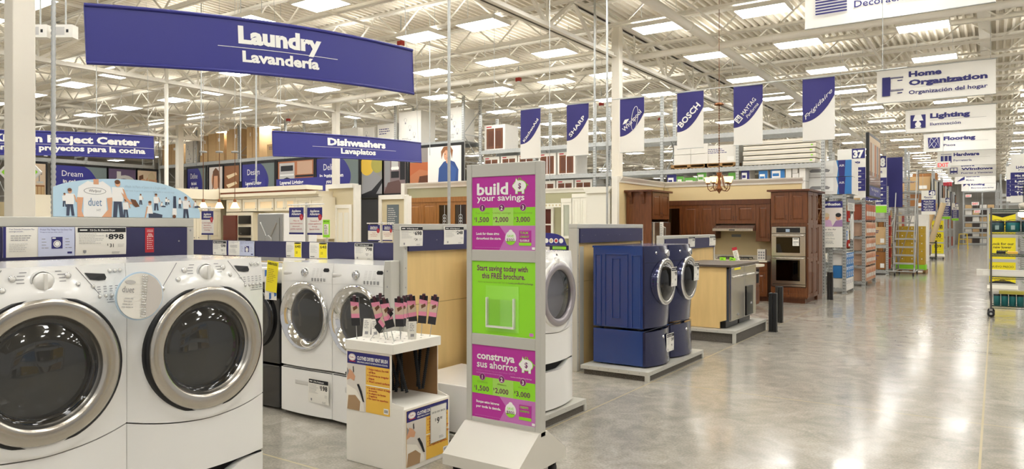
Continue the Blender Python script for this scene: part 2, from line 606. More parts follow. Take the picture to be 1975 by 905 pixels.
drop(494, 17, 200, 355, .02, 'cable_conduit', 'dark grey conduit dropping in front of the poster reading Design', 'conduit')
drop(541, 15.4, 120, 256, .006, 'hanging_wire', 'thin wire holding up the left end of the Dishwashers sign', 'wire')
drop(829, 16, 60, 300, .008, 'hanging_wire', 'thin wire holding a bent duct piece by the poster of the boy', 'wire')

# ================================================================== LAUNDRY MACHINES
def lerp(a, b, t):
    return a + (b - a) * t
def smooth(t):
    t = max(0, min(1, t)); return t * t * (3 - 2 * t)
def machine(key, label, cat, skin_m, front_m, style, loc, rz, group=None, w=.686):
    """front-load machine; local front faces -y, origin on its underside, front centre"""
    D, H = .615, (.968 if style == 'duet' else .915)
    hw = w / 2
    B = {'duet': .055, 'sport': .055, 'chrome': .02, 'blue': .10}[style]
    zc = {'duet': .565, 'sport': .56, 'chrome': .465, 'blue': .52}[style]
    R = {'duet': .282, 'sport': .27, 'chrome': .285, 'blue': .255}[style]
    zs = {'duet': .285, 'sport': .285, 'chrome': .03, 'blue': .03}[style]
    sag = {'duet': .045, 'sport': .04, 'chrome': 0, 'blue': 0}[style]
    hole = R - .03
    def sy(x, z):
        q = 1 - (x / hw) ** 2
        y = -B * q
        if z > H - .115:
            y += (z - H + .115) * .30 * (.4 + .6 * q)
        if style == 'blue' and z < .26:
            y += (.26 - z) * .12 * q
        return y
    def seam(x):
        return zs - sag * (1 - (x / hw) ** 2)
    t = thing(key, label, cat, loc, rz, group)
    # cabinet
    b = MB()
    b.box(-hw, .012, .02, hw, D, H - .02, skin_m)
    for sx in (-hw + .06, hw - .06):
        for y in (.08, D - .08):
            b.lathe([(.0, 0), (.022, 0), (.022, .02)], (sx, y, 0), black, n=10)
    if style == 'blue':
        for sd in (-1, 1):
            x0 = sd * hw
            for (y0, y1, z0, z1) in ((.04, .15, .03, .82), (.19, .47, .03, .83), (.51, .59, .03, .82)):
                for a in ((y0, y0 + .012, z0, z1), (y1 - .012, y1, z0, z1), (y0 + .012, y1 - .012, z0, z0 + .012), (y0 + .012, y1 - .012, z1 - .012, z1)):
                    b.box(x0, a[0], a[2], x0 + sd * .012, a[1], a[3], skin_m)
            for a in ((.285, .295, .12, .78), (.375, .385, .12, .78), (.295, .375, .12, .13), (.295, .375, .77, .78)):
                b.box(x0, a[0], a[2], x0 + sd * .013, a[1], a[3], skin_m)
    b.obj('cabinet', t, bevel=.008)
    b = MB()
    b.grid(lambda x, v: (x, sy(x, H) + .0 if v == 0 else D + .01, H), [lerp(-hw, hw, i / 16) for i in range(17)], [0, 1], skin_m, flip=False)
    b.box(-hw, .02, H - .022, hw, D + .01, H - .001, skin_m)
    b.obj('top_panel', t)
    # moulded front with the round port cut out of it
    angs = sorted(set([2 * pi * i / 72 for i in range(72)] + [atan2(z - zc, x) % (2 * pi) for x in (-hw, hw) for z in (zs, H)]))
    def edge(a):
        ca, sa = cos(a), sin(a)
        k = 1e9
        if abs(ca) > 1e-9: k = min(k, hw / abs(ca))
        if sa > 1e-9: k = min(k, (H - zc) / sa)
        if sa < -1e-9: k = min(k, (zs - zc) / sa)
        x, z = k * ca, zc + k * sa
        if abs(z - zs) < 1e-6: z = seam(x)
        return x, z
    rad = [0, .12, .28, .45, .62, .8, .93, 1]
    vs = []; fs = []
    na = len(angs)
    pad = {'duet': .012, 'sport': .012, 'chrome': .0, 'blue': .0}[style]
    for r in rad:
        for a in angs:
            ex, ez = edge(a)
            x = lerp(hole * cos(a), ex, r); z = lerp(zc + hole * sin(a), ez, r)
            rr = hypot(x, z - zc)
            vs.append((x, sy(x, z) - pad * smooth((R + .055 - rr) / .02), z))
    for i in range(len(rad) - 1):
        for j in range(na):
            k = (j + 1) % na
            fs.append((i * na + j, i * na + na + j, i * na + na + k, i * na + k))
    b = MB(); b.add(vs, fs, front_m, True)
    # rim strips that close the moulding to the cabinet
    xs = [lerp(-hw, hw, i / 20) for i in range(21)]
    for sx in (-hw, hw):
        b.grid(lambda z, v: (sx, sy(sx, z) if v == 0 else .02, z), [lerp(zs, H, i / 8) for i in range(9)], [0, 1], front_m, flip=sx > 0)
    b.grid(lambda x, v: (x, sy(x, zs) if v == 0 else .03, seam(x)), xs, [0, 1], front_m, flip=True)
    b.obj('front_panel', t)
    if zs > .1:
        b = MB()
        b.grid(lambda x, v: (x, sy(x, .2) + .002, lerp(.0, seam(x) - .006, v)), xs, [0, .5, 1], front_m)
        b.grid(lambda x, v: (x, lerp(sy(x, .2) + .002, .03, v), seam(x) - .006), xs, [0, 1], front_m)
        b.grid(lambda x, v: (x, .012, lerp(seam(x) - .03, seam(x) + .03, v)), xs, [0, 1], dark)
        for sx in (-hw, hw):
            b.grid(lambda z, v: (sx, sy(sx, z) if v == 0 else .02, z), [0, zs - .006], [0, 1], front_m, flip=sx > 0)
        b.obj('toe_panel', t)
    # tub behind the door
    b = MB()
    yd = sy(0, zc)
    b.lathe([(hole + .012, .0), (hole - .02, -.05), (hole - .025, -.10)], (0, yd, zc), mat('grey_gasket', '5A5A5C', .6), 'f', 48)
    b.lathe([(hole - .005, -.09), (hole + .0, -.12), (hole, -.40), (.10, -.42), (.05, -.40), (0, -.40)], (0, yd, zc), drum, 'f', 48)
    for k in range(3):
        a = radians(90 + 120 * k + 25)
        b.tube([((hole - .02) * cos(a), yd + .13, zc + (hole - .02) * sin(a)), ((hole - .02) * cos(a), yd + .38, zc + (hole - .02) * sin(a))], .03, drum, 8)
    for k in range(6):
        for j in range(30):
            a = 2 * pi * (j + k * .5) / 30
            r = hole - .003
            b.lathe([(0, 0), (.004, 0)], (r * cos(a), yd + .15 + k * .04, zc + r * sin(a)), dark, 'f', 5, False)
    b.obj('drum', t)
    # door
    y0 = yd
    dr = thing_door = None
    b = MB()
    if style == 'duet':
        b.lathe([(R + .012, -.055), (R + .012, .006), (R + .004, .010), (R - .01, .006)], (0, y0, zc), black, 'f', 72)
        door = b.obj('door', t, 'black rimmed round door')
        b = MB()
        b.lathe([(R + .001, .004), (R - .004, .020), (R - .014, .026), (R - .055, .020), (R - .066, .015), (R - .069, .006), (R - .078, -.006)], (0, y0, zc), steel, 'f', 72)
        b.obj('door_ring', door, 'brushed steel ring')
        gr = R - .076
        b = MB()
        b.lathe([(gr + .004, -.006), (gr - .012, -.016), (gr - .03, -.012), (gr - .045, .002), (gr * .5, .018), (0, .022)], (0, y0, zc), dglass, 'f', 56)
        b.obj('door_glass', door)
        b = MB()
        b.lathe([(gr + .006, -.010), (gr - .006, -.030), (gr - .022, -.034)], (0, y0, zc), chrome, 'f', 56)
        b.obj('inner_bezel', door)
    elif style == 'sport':
        b.lathe([(R + .016, -.05), (R + .016, .004), (R + .006, .012), (R - .005, .014)], (0, y0, zc), plastic_w, 'f', 64)
        door = b.obj('door', t)
        b = MB()
        b.lathe([(R - .003, .012), (R - .012, .026), (R - .05, .030), (R - .065, .018), (R - .068, .004)], (0, y0, zc), mat('pearl_grey_ring', '9E989C', .25, .4), 'f', 64)
        b.obj('door_ring', door, 'pearl grey ring')
        b = MB(); gr = R - .062
        b.lathe([(gr, .004), (gr - .03, .012), (0, .03)], (0, y0, zc), glass('pale_glass', 'B4B4BC', .1), 'f', 48)
        b.obj('door_glass', door)
    elif style == 'chrome':
        b.lathe([(R + .004, -.04), (R + .006, .01), (R + .002, .022), (R - .01, .03)], (0, y0, zc), chrome, 'f', 64)
        door = b.obj('door', t, 'chrome rimmed round door')
        b = MB()
        b.lathe([(R - .008, .029), (R - .02, .026), (R - .05, .010), (R - .075, -.025), (R - .08, -.03)], (0, y0, zc), chrome, 'f', 64)
        b.obj('door_ring', door, 'mirror chrome ring')
        b = MB(); gr = R - .078
        b.lathe([(gr, -.03), (gr - .02, -.01), (gr * .55, .014), (0, .02)], (0, y0, zc), dglass, 'f', 48)
        b.obj('door_glass', door)
    else:
        b.lathe([(R + .010, -.09), (R + .006, .004), (R + .002, .008)], (0, y0, zc), front_m, 'f', 64)
        b.lathe([(R + .003, .006), (R + .001, .016), (R - .006, .022), (R - .012, .022)], (0, y0, zc), chrome, 'f', 64)
        door = b.obj('door', t, 'chrome rimmed oval looking door')
        b = MB()
        b.lathe([(R - .01, .022), (R - .04, .026), (R - .046, .016)], (0, y0, zc), mat('silver_ring', 'C9C7C2', .2, .8), 'f', 64)
        b.obj('door_ring', door, 'silver ring')
        b = MB(); gr = R - .044
        b.lathe([(gr, .016), (gr - .03, .035), (gr * .5, .06), (0, .068)], (0, y0, zc), dglass, 'f', 48)
        b.obj('door_glass', door)
    # controls
    def knob(x, z, r, m1, name='dial'):
        b = MB(); y = sy(x, z)
        b.lathe([(r * 1.25, -.012), (r * 1.25, .003), (r * 1.12, .005)], (x, y, z), mat('pale_ring', 'C9C9C6', .3), 'f', 28)
        b.lathe([(r, -.01), (r, .018), (r * .9, .024), (0, .026)], (x, y, z), m1, 'f', 28)
        b.box(x - r * .16, y - .034, z - r * .9, x + r * .16, y - .018, z + r * .9, m1)
        b.obj(name, t)
    def button(x, z, r, m1=plastic_w, ring=chrome):
        b = MB(); y = sy(x, z)
        b.lathe([(r, -.01), (r, .004), (r * .8, .006)], (x, y, z), ring, 'f', 16)
        b.lathe([(r * .78, .004), (r * .6, .008), (0, .009)], (x, y, z), m1, 'f', 16)
        b.obj('button', t)
    def on_face(b, pts, m1, off=.0012):
        b.add([(x, sy(x, z) - off, z) for x, z in pts], [tuple(range(len(pts)))], m1)
    if style == 'duet':
        knob(0, .912, .034, plastic_w)
        for x, z, r in ((-.10, .925, .0135), (-.135, .885, .0115), (.095, .928, .0125), (.13, .893, .0095)):
            button(x, z, r)
        for k in range(5):
            button(.215 + k * .027, .837, .0085)
        button(.19, .88, .008)
        for k in range(3):
            button(.268 + k * .024, .938, .0085)
        b = MB()
        on_face(b, [(.160, .936), (.180, .908), (.215, .902), (.245, .902), (.251, .912), (.245, .928)], black, .003)
        b.obj('display', t)
        b = MB()
        for a, c in (((.13, .96), (.24, .81)), ((.24, .81), (hw - .004, .81)), ((-.13, .96), (-.24, .81)), ((-.24, .81), (-hw + .004, .81))):
            pts = [(lerp(a[0], c[0], i / 8), lerp(a[1], c[1], i / 8)) for i in range(9)]
            b.tube([(x, sy(x, z) - .0004, z) for x, z in pts], .0016, inkgrey, 4, False)
        rr = random.Random(3)
        for side in (-1, 1):
            for i in range(6):
                z = .95 - i * .013; x = side * (.05 + .012 * sin(i / 5 * pi))
                on_face(b, [(x, z), (x + side * rr.uniform(.02, .032), z), (x + side * .026, z - .0035), (x, z - .0035)][::side], inkgrey)
        for k in range(5):
            for i in range(3):
                x = .215 + k * .027 - .008; z = .877 - i * .010
                on_face(b, [(x, z), (x + .014, z), (x + .014, z - .003), (x, z - .003)], inkgrey)
            x = .215 + k * .027 - .01
            on_face(b, [(x, .822), (x + .02, .822), (x + .02, .818), (x, .818)], inkgrey)
        b.obj('control_print', t)
        b = MB(); yb = sy(-.30, .9)
        b.text('duet', -.275, .90, .016, mat('print_steel_blue', '5B7DA0', .5), y=sy(-.25, .90) - .003, bold=.01)
        b.obj('badge', t)
    elif style == 'sport':
        knob(-.02, .83, .032, plastic_w)
        b = MB()
        on_face(b, [(.02 + .016 * cos(a * pi / 8), .875 + .024 * sin(a * pi / 8)) for a in range(16)], black, .004)
        b.obj('display', t)
        b = MB(); rr = random.Random(4)
        for side in (-1, 1):
            for i in range(8):
                for j in range(3):
                    x = side * (.075 + j * .05); z = .88 - i * .014
                    if j * .02 + i * .006 < .09:
                        on_face(b, [(x, z), (x + side * rr.uniform(.02, .03), z), (x + side * .02, z - .003), (x, z - .003)][::side], inkpale)
        b.obj('control_print', t)
    elif style == 'chrome':
        knob(.005, .83, .033, chrome)
        for k in range(5):
            x = .10 + k * .034
            b = MB(); y = sy(x, .775)
            b.box(x - .008, y - .006, .762, x + .008, y + .01, .79, mat('silver_button', 'A9A9A8', .3, .6)); b.obj('button', t, bevel=.003)
        b = MB(); on_face(b, [(.225, .872), (.275, .872), (.285, .856), (.275, .842), (.225, .842), (.215, .856)], black, .003); b.obj('display', t)
        b = MB(); y = sy(-.22, .82); b.box(-.29, y - .004, .80, -.16, y + .02, .835, mat('pale_recess', 'CFCDC8', .5)); b.obj('drawer_pull', t, bevel=.012)
        b = MB()
        pts = [(lerp(-hw, hw, i / 24), .745 - .0 + .012 * sin(i / 24 * pi)) for i in range(25)]
        b.tube([(x, sy(x, z) - .0002, z) for x, z in pts], .0016, inkpale, 4, False)
        for i in range(6):
            for j in range(3):
                x = .09 + j * .045; z = .865 - i * .012
                on_face(b, [(x, z), (x + .03, z), (x + .03, z - .003), (x, z - .003)], inkpale)
        b.obj('control_print', t)
    else:
        knob(.06, .83, .036, chrome)
        button(-.17, .84, .016, bluedark)
        b = MB(); on_face(b, [(.13, .87), (.24, .87), (.24, .81), (.13, .81)], black, .003); b.obj('display', t)
        b = MB()
        pts = [(lerp(-hw, hw, i / 24), .735) for i in range(25)]
        b.tube([(x, sy(x, z) - .0002, z) for x, z in pts], .0014, dark, 4, False)
        b.obj('console_seam', t)
    return t
def pedestal(label, skin_m, front_m, style, loc, rz, group=None, h=.39, w=.686):
    D = .615; hw = w / 2
    B = {'duet': .055, 'sport': .055, 'chrome': .02, 'blue': .09, 'plain': .01}[style]
    t = thing('laundry_pedestal', label, 'pedestal', loc, rz, group)
    b = MB()
    b.box(-hw, .012, .012, hw, D, h, skin_m)
    for sx in (-hw + .06, hw - .06):
        for y in (.08, D - .08):
            b.lathe([(.0, 0), (.022, 0), (.022, .014)], (sx, y, 0), black, n=10)
    b.box(-hw + .004, -.0, .03, hw - .004, .013, h - .004, dark)
    b.obj('body', t, bevel=.006)
    xs = [lerp(-hw, hw, i / 24) for i in range(25)]
    def top(x):
        if style in ('duet', 'sport'):
            return h - .012 - .055 * (1 - smooth((x / hw - .1) / .55))
        return h - .008
    def fy(x, z):
        q = 1 - (x / hw) ** 2
        if style == 'blue':
            return -B * q * (1 - .35 * z / h) - .01
        return -B * q
    b = MB()
    b.grid(lambda x, v: (x, fy(x, v * h), lerp(.012, top(x), v)), xs, [0, .25, .5, .75, 1], front_m)
    b.grid(lambda x, v: (x, lerp(fy(x, h), .03, v), top(x)), xs, [0, 1], front_m)
    b.grid(lambda x, v: (x, lerp(.02, fy(x, 0), v), .012), xs, [0, 1], front_m)
    for sx in (-hw, hw):
        b.grid(lambda z, v: (sx, fy(sx, z) if v == 0 else .02, z), [.012, top(sx)], [0, 1], front_m, flip=sx > 0)
    dr = b.obj('drawer', t)
    if style == 'chrome':
        b = MB(); b.box(-.12, -B - .004, h - .135, .10, -B + .02, h - .085, mat('pale_recess', 'CFCDC8', .5)); b.obj('handle', dr, bevel=.015)
    if style == 'blue':
        b = MB(); b.lathe([(.018, -.02), (.018, .006), (.012, .009), (0, .009)], (.0, fy(0, h * .8), h * .78), chrome, 'f', 20); b.obj('emblem', dr)
    return t
PI2 = pi / 2
XP = -3.03
def place_pair(y, style, z, **k):
    pass
# foreground pair on the endcap nearest the viewer
PLZ = .105
YA1, YA2 = 1.278, 1.966
pedestal('white laundry pedestal under the front washer cut off by the left picture edge', enamel, enamel, 'duet', (XP - .055, YA1, PLZ), PI2)
pedestal('white laundry pedestal with a dark scooped drawer grip under the front dryer', enamel, enamel, 'duet', (XP - .055, YA2, PLZ), PI2)
machine('washing_machine', 'large white front-load washer with steel ring door, cut off by the left picture edge', 'washing machine', enamel, enamel, 'duet', (XP - .055, YA1, PLZ + .393), PI2)
machine('clothes_dryer', 'large white front-load dryer with steel ring door, right of the foreground pair', 'dryer', enamel, enamel, 'duet', (XP - .055, YA2, PLZ + .393), PI2)
# chrome pair facing the near cross aisle
XC1, XC2, YC = -4.845, -4.235, 4.06
for x, a, b_, ww in ((XC1, 'left', 'with a price card on its drawer', .64), (XC2, 'right', 'half hidden by the brush display box', .57)):
    pedestal('white pedestal drawer %s, %s of the chrome ring pair' % (b_, a), enamel, enamel, 'chrome', (x, YC, .025), 0, w=ww)
machine('washing_machine', 'white washer with mirror chrome round door, left of the chrome ring pair', 'washing machine', enamel, enamel, 'chrome', (XC1, YC, .405), 0, w=.64)
machine('clothes_dryer', 'white dryer with mirror chrome round door just behind the vent brush display', 'dryer', enamel, enamel, 'chrome', (XC2, YC, .405), 0, w=.57)
# endcap behind the sign stand
YW = 5.175
pedestal('white pedestal with dark scooped grip behind the tall sign stand', enamel, enamel, 'sport', (XP - .055, YW, PLZ), PI2)
machine('clothes_dryer', 'white dryer with pearl grey round door right behind the tall sign stand', 'dryer', enamel, enamel, 'sport', (XP - .055, YW, PLZ + .393), PI2)
pedestal('low white empty pedestal between the brush display and the sign stand', enamel, enamel, 'plain', (-3.14, 4.45, PLZ), PI2, h=.36)
# blue pair
YBL = (7.50, 8.21)
for y, a in zip(YBL, ('nearer', 'farther')):
    pedestal('glossy blue pedestal under the %s blue machine' % a, bluepaint, bluedark, 'blue', (XP - .09, y, PLZ), PI2)
machine('washing_machine', 'glossy blue front-load washer with embossed side, nearer of the blue pair', 'washing machine', bluepaint, bluedark, 'blue', (XP - .09, YBL[0], PLZ + .393), PI2)
machine('clothes_dryer', 'glossy blue front-load dryer, farther of the blue pair', 'dryer', bluepaint, bluedark, 'blue', (XP - .09, YBL[1], PLZ + .393), PI2)
# black machine and top-loaders farther along the cross aisle
def black_machine(x):
    t = thing('clothes_dryer', 'glossy black dryer on a black pedestal, mostly hidden behind the foreground dryer', 'dryer', (x, YC + .03, .02), 0)
    gm = mat('black_enamel', '101012', .15, coat=.5)
    b = MB(); b.box(-.34, 0, .39, .34, .6, 1.10, gm); b.obj('cabinet', t, bevel=.01)
    b = MB(); b.box(-.34, 0, 0, .34, .6, .375, gm); b.obj('pedestal_base', t, bevel=.01)
    b = MB(); b.lathe([(.27, 0), (.27, .03), (.2, .02)], (0, 0, .78), gm, 'f', 40); b.obj('door', t)
    b = MB(); b.box(-.34, .0, 1.10, .34, .6, 1.24, enamel); b.obj('console', t, bevel=.02)
black_machine(-5.57)
def top_loader(x, label):
    t = thing('washing_machine', label, 'washing machine', (x, 4.02, 0), 0)
    b = MB(); b.box(-.34, .0, .02, .34, .66, 1.08, enamel); b.obj('cabinet', t, bevel=.012)
    b = MB(); b.prism([(-.34, 0), (.34, 0), (.34, .1), (-.34, .1)], 0, .1, enamel); o = b.obj('lid', t); o.location = (0, .1, 1.08)
    b = MB()
    b.add([(-.34, .46, 1.08), (.34, .46, 1.08), (.34, .56, 1.26), (-.34, .56, 1.26), (-.34, .66, 1.08), (.34, .66, 1.08), (.34, .66, 1.26), (-.34, .66, 1.26)],
          [(0, 1, 2, 3), (3, 2, 6, 7), (1, 5, 6, 2), (0, 3, 7, 4)], enamel)
    b.obj('console', t)
    for kx in (-.15, .02, .2):
        b = MB(); b.lathe([(.03, 0), (.03, .03), (0, .034)], (kx, .5, 1.17), plastic_w, 'f', 18); b.obj('dial', t)
top_loader(-6.30, 'white top-load washer with dial knobs left of the chrome ring washer')
top_loader(-7.02, 'white top-load washer just left of the other top-load one')

# ================================================================== ENDCAPS, RAILS, PLATFORMS
def platform(name, label, x0, x1, y0, y1, h=.105, far=False):
    t = thing('display_platform', label, 'platform', (0, 0, 0))
    b = MB()
    b.box(x0 + .03, y0 + .03, 0, x1 - .012, y1 - .012, h - .04, carpet); b.obj('carpeted_base', t)
    b = MB()
    b.box(x0, y0, h - .045, x1, y1, h - .004, alu)
    for (a, c) in ((x1 - .04, y0 - .002), (x1 - .04, y1 - .04)):
        b.box(a, c, 0, x1 + .002, c + .042, h - .045, alu)
    for k in range(6):
        yy = lerp(y0 + .1, y1 - .1, k / 5)
        b.lathe([(0, 0), (.006, 0)], (x1 + .0015, yy, h - .022), grey_pl, 'x', 8, False)
        xx = lerp(x0 + .1, x1 - .1, k / 5)
        b.lathe([(0, 0), (.006, 0)], (xx, y0 - .0015, h - .022), grey_pl, 'f', 8, False)
    b.obj('metal_edge', t)
    return t
platform('p', 'low carpet sided platform under the two foreground machines', -3.76, -3.0, .85, 2.42)
platform('p', 'low carpet sided platform behind the sign stand under the pearl ring dryer', -3.76, -3.0, 4.09, 5.62)
platform('p', 'low grey carpet sided platform under the blue machines', -3.80, -3.0, 6.98, 8.68)
def endcap(label, y0, y1, ztop, xw=-3.88, rail_h=.165, wood=True):
    """wall of a display: maple panel with a navy price rail, faces the main aisle"""
    t = thing('display_wall', label, 'display wall', (xw, y0, 0), PI2)
    L = y1 - y0
    b = MB()
    b.box(.03, .02, .0, L - .03, .10, ztop - .03, tan)
    b.rect(.03, 1.0, L - .03, 1.006, .0195, mat('panel_seam', 'A98E5C', .6))
    b.obj('maple_panel', t)
    b = MB()
    b.box(.0, .0, ztop - .05, L, .11, ztop, alu)
    for x in (0, L - .045):
        b.box(x, .0, 0, x + .045, .11, ztop - .051, alu)
        for k in range(10):
            b.lathe([(0, 0), (.006, 0)], (x + .022, -.0015, .25 + k * .15), inkgrey, 'f', 8, False)
    b.obj('frame', t, bevel=.004)
    b = MB()
    b.box(.05, -.012, ztop - .05 - rail_h, L - .05, .015, ztop - .052, navy)
    for k in range(6):
        b.lathe([(0, 0), (.005, 0)], (lerp(.1, L - .1, k / 5), -.0125, ztop - .13), inkgrey, 'f', 8, False)
    b.obj('price_rail', t)
    return t
endcap('foreground display wall with navy price rail behind the two steel ring machines', .45, 2.43, 1.67)
endcap('maple display wall with navy rail left of the tall sign stand', 4.13, 5.75, 1.645, xw=-3.80)
endcap('maple display wall with bare navy rail behind the blue machines', 7.05, 8.86, 1.655)
def gondola(label, x0, x1, y, z0, z1):
    t = thing('gondola_shelf', label, 'gondola', (x0, y, 0))
    L = x1 - x0
    b = MB(); b.box(0, .05, .0, L, .11, z0 - .05, tan); b.obj('back_panel', t)
    k = max(2, int(L / 1.2))
    for i in range(k + 1):
        x = lerp(.02, L - .06, i / k); b = MB(); b.box(x, .03, 0, x + .04, .12, z1, alu); b.obj('post', t)
    b = MB(); b.box(0, 0, z0, L, .03, z1, navy); b.obj('price_rail', t)
    return t
gondola('long navy price rail row behind the chrome ring machines', -11.0, -3.96, 4.72, 1.31, 1.475)
gondola('navy price rail row beyond the chrome ring machines, behind the pearl ring dryer', -7.6, -4.0, 7.1, 1.30, 1.41)
def post(x, y, h, label):
    b = MB(); b.box(-.035, -.05, 0, .035, .05, h, alu)
    for k in range(int(h / .12)):
        b.lathe([(0, 0), (.007, 0)], (.0, -.0515, .08 + k * .12), inkgrey, 'f', 8, False)
    b.thing('gondola_post', label, 'post', (x, y, 0), bevel=.006)
post(-3.87, 4.075, 1.36, 'grey metal post at the end of the chrome ring machines')
p = onX(1117, 600, -3.93); post(p.x, p.y, 1.40, 'grey metal post between the pearl ring dryer and the blue machines')
p = onX(1117, 600, -3.93)

# ================================================================== HANGING SIGNS
def valance(label, P0, P1, h, bow, l1, l2, s1, s2, cx=.5, w1=None, w2=None, roll=0):
    """blue hanging sign with rolled edges, bowed towards the viewer"""
    L = hypot(P1[0] - P0[0], P1[1] - P0[1])
    rz = atan2(P1[1] - P0[1], P1[0] - P0[0])
    t = thing('hanging_sign', label, 'hanging sign', (P0[0], P0[1], P0[2]), rz)
    t.rotation_euler = (0, -atan2(P1[2] - P0[2], L), rz)
    def yb(x):
        return -bow * (1 - (2 * x / L - 1) ** 2)
    xs = [L * i / 28 for i in range(29)]
    b = MB()
    b.grid(lambda x, v: (x, yb(x), v * h), xs, [0, 1], signblue)
    b.grid(lambda x, v: (x, yb(x) + .012, v * h), xs, [0, 1], signblue, flip=True)
    for x in (0, L):
        b.box(x - .003, yb(x) - .004, 0, x + .003, yb(x) + .016, h, signblue)
    def wrap(mb):
        mb.v = [(x, y + yb(x), z) for x, y, z in mb.v]
        return mb
    b.obj('panel', t)
    q = MB()
    q.text(l1, L * cx, h * .56, s1, white, y=-.004, bold=.05, w=w1)
    for i in range(24):
        xa = L * cx + w1 * 1.44 * (i / 24 - .5); q.rect(xa, h * .455, xa + w1 * .06, h * .455 + .005, -.004, white)
    q.text(l2, L * cx, h * .2, s2, white, y=-.004, bold=.04, w=w2)
    wrap(q).obj('lettering', t)
    for z in (-.004, h + .004):
        b = MB(); b.tube([(x, yb(x), z) for x in xs], h * .035, signblue, 10); b.obj('rolled_edge', t)
    for x in (.03 * L, .97 * L):
        b = MB(); b.tube([(x, yb(x), h), (x, yb(x), (ZC - P0[2]))], .004, galv, 5); b.obj('suspension_wire', t)
    return t
A = depth(167, 120, 5.78); Bp = depth(798, 180, 7.75)
valance('big blue Laundry Lavandería sign hanging at the upper left', A, Bp, .457, .26, 'Laundry', 'Lavandería', .145, .095, .495, .78, .72)
A = onX(527, 300, -11.5); Bp = onX(813, 313, -11.5)
valance('blue Dishwashers Lavaplatos sign hanging above the cream kitchen', A, Bp, .457, .22, 'Dishwashers', 'Lavaplatos', .14, .11, .475, 1.66, 1.0)
A = depth(-45, 297, 13.9); Bp = depth(297, 306, 15.4)
valance('blue Kitchen Project Center sign hanging at the far left behind the column', A, Bp, .46, .22, 'Kitchen Project Center', 'Centro de proyectos para la cocina', .14, .11, .50, 2.55, 2.75)

def icon(b, kind, x, z, s, y=-.004):
    R = lambda a, c, d, e, m=inkblue: b.rect(x + a * s, z + c * s, x + d * s, z + e * s, y, m)
    if kind == 'blinds':
        R(0, .92, 1, 1)
        for i in range(9): R(.02, .06 + i * .095, .98, .11 + i * .095)
    elif kind == 'shelf':
        R(0, 0, .38, 1); R(.38, .9, 1, .93); R(.38, .95, 1, .97); R(.38, .24, 1, .27); R(.38, .3, 1, .32); R(.72, .75, .95, .8); R(.72, .1, .95, .15)
        R(.38, .3, .4, .9)
    elif kind == 'lamp':
        R(0, 0, 1, 1); b.poly([(x + .3 * s, z + s), (x + .7 * s, z + s), (x + .85 * s, z + .55 * s), (x + .15 * s, z + .55 * s)], y - .001, white)
        b.disc(x + .5 * s, z + .28 * s, .2 * s, y - .001, white); b.rect(x + .42 * s, z + .3 * s, x + .58 * s, z + .55 * s, y - .001, white); b.rect(x + .3 * s, z, x + .7 * s, z + .1 * s, y - .001, white)
    elif kind == 'tiles':
        R(0, 0, 1, 1)
        for i in range(-2, 4):
            for sg in (1, -1):
                p = [(x + (i * .5) * s, z), (x + (i * .5 + .04) * s, z), (x + (i * .5 + .04 + .75 * sg) * s, z + s), (x + (i * .5 + .75 * sg) * s, z + s)]
                p = [(min(max(a, x), x + s), c) for a, c in p]
                b.poly(p, y - .001, white)
    elif kind == 'rolls':
        for i in (0, .36, .72): R(i, 0, i + .28, .75)
        R(0, .9, 1, .95)
    elif kind == 'door':
        R(0, 0, 1, 1); R(.1, .5, .46, .9, white); R(.54, .5, .9, .9, white); R(.1, .05, .46, .2, white); R(.54, .05, .9, .2, white)
    elif kind == 'wood':
        b.poly([(x, z), (x + s, z + .3 * s), (x + s, z + .8 * s), (x + .55 * s, z + .5 * s)], y, inkblue)
    else:
        b.poly([(x, z + .5 * s), (x + .5 * s, z + .95 * s), (x + s, z + .5 * s), (x + s, z + s), (x, z + s)], y, inkblue)
def aisle_banner(Y, W_, h, l1, l2, kind, label, xr=0.0, two=None):
    t = thing('hanging_banner', label, 'hanging banner', (xr - W_, Y, 4.54))
    b = MB()
    b.grid(lambda x, z: (x, .012 * sin(x * 5 + z * 3) * (1 - z / h * .4), z), [W_ * i / 16 for i in range(17)], [h * i / 6 for i in range(7)], banner_w)
    b.grid(lambda x, z: (x, .006 + .012 * sin(x * 5 + z * 3) * (1 - z / h * .4), z), [W_ * i / 16 for i in range(17)], [h * i / 6 for i in range(7)], banner_w, flip=True)
    b.obj('sheet', t)
    q = MB(); off = -.018
    hi = h * .58
    icon(q, kind, W_ * .05 if two else W_ * .06, h * .2, hi if kind not in ('door',) else hi * .8, off)
    x0 = W_ * .285
    if two:
        q.text(two[0], x0, h * .73, h * .16, inkblue, y=off, al='L', bold=.045, w=W_ * .28)
        q.text(two[1], x0, h * .47, h * .16, inkblue, y=off, al='L', bold=.045, w=W_ * .65)
        q.text(l2, x0, h * .2, h * .115, inkblue, y=off, al='L', bold=.02, w=W_ * .65)
        q.rect(x0, h * .4, W_ * .93, h * .405, off, inkpale)
    else:
        q.text(l1, x0, h * .6, h * .2, inkblue, y=off, al='L', bold=.045, w=W_ * .045 * len(l1) + W_ * .08)
        q.rect(x0, h * .5, W_ * .9, h * .508, off, inkgrey)
        q.text(l2, x0, h * .27, h * .13, inkblue, y=off, al='L', bold=.01, w=W_ * .029 * len(l2) + W_ * .02)
    q.obj('lettering', t)
    b = MB(); b.tube([(-.03, 0, h + .01), (W_ + .03, 0, h + .01)], .012, galv, 6); b.obj('rod', t); b = MB(); b.tube([(0, 0, -.004), (W_, 0, -.004)], .009, galv, 6); b.obj('rod', t)
    for x in (.1, W_ - .1):
        b = MB(); b.tube([(x, 0, h), (x, 0, ZC - 4.54)], .004, galv, 5); b.obj('suspension_wire', t)
aisle_banner(11.2, 2.34, .76, 'Decorations', 'Decoraciones', 'blinds', 'white hanging banner with a window blind icon cut off by the top edge')
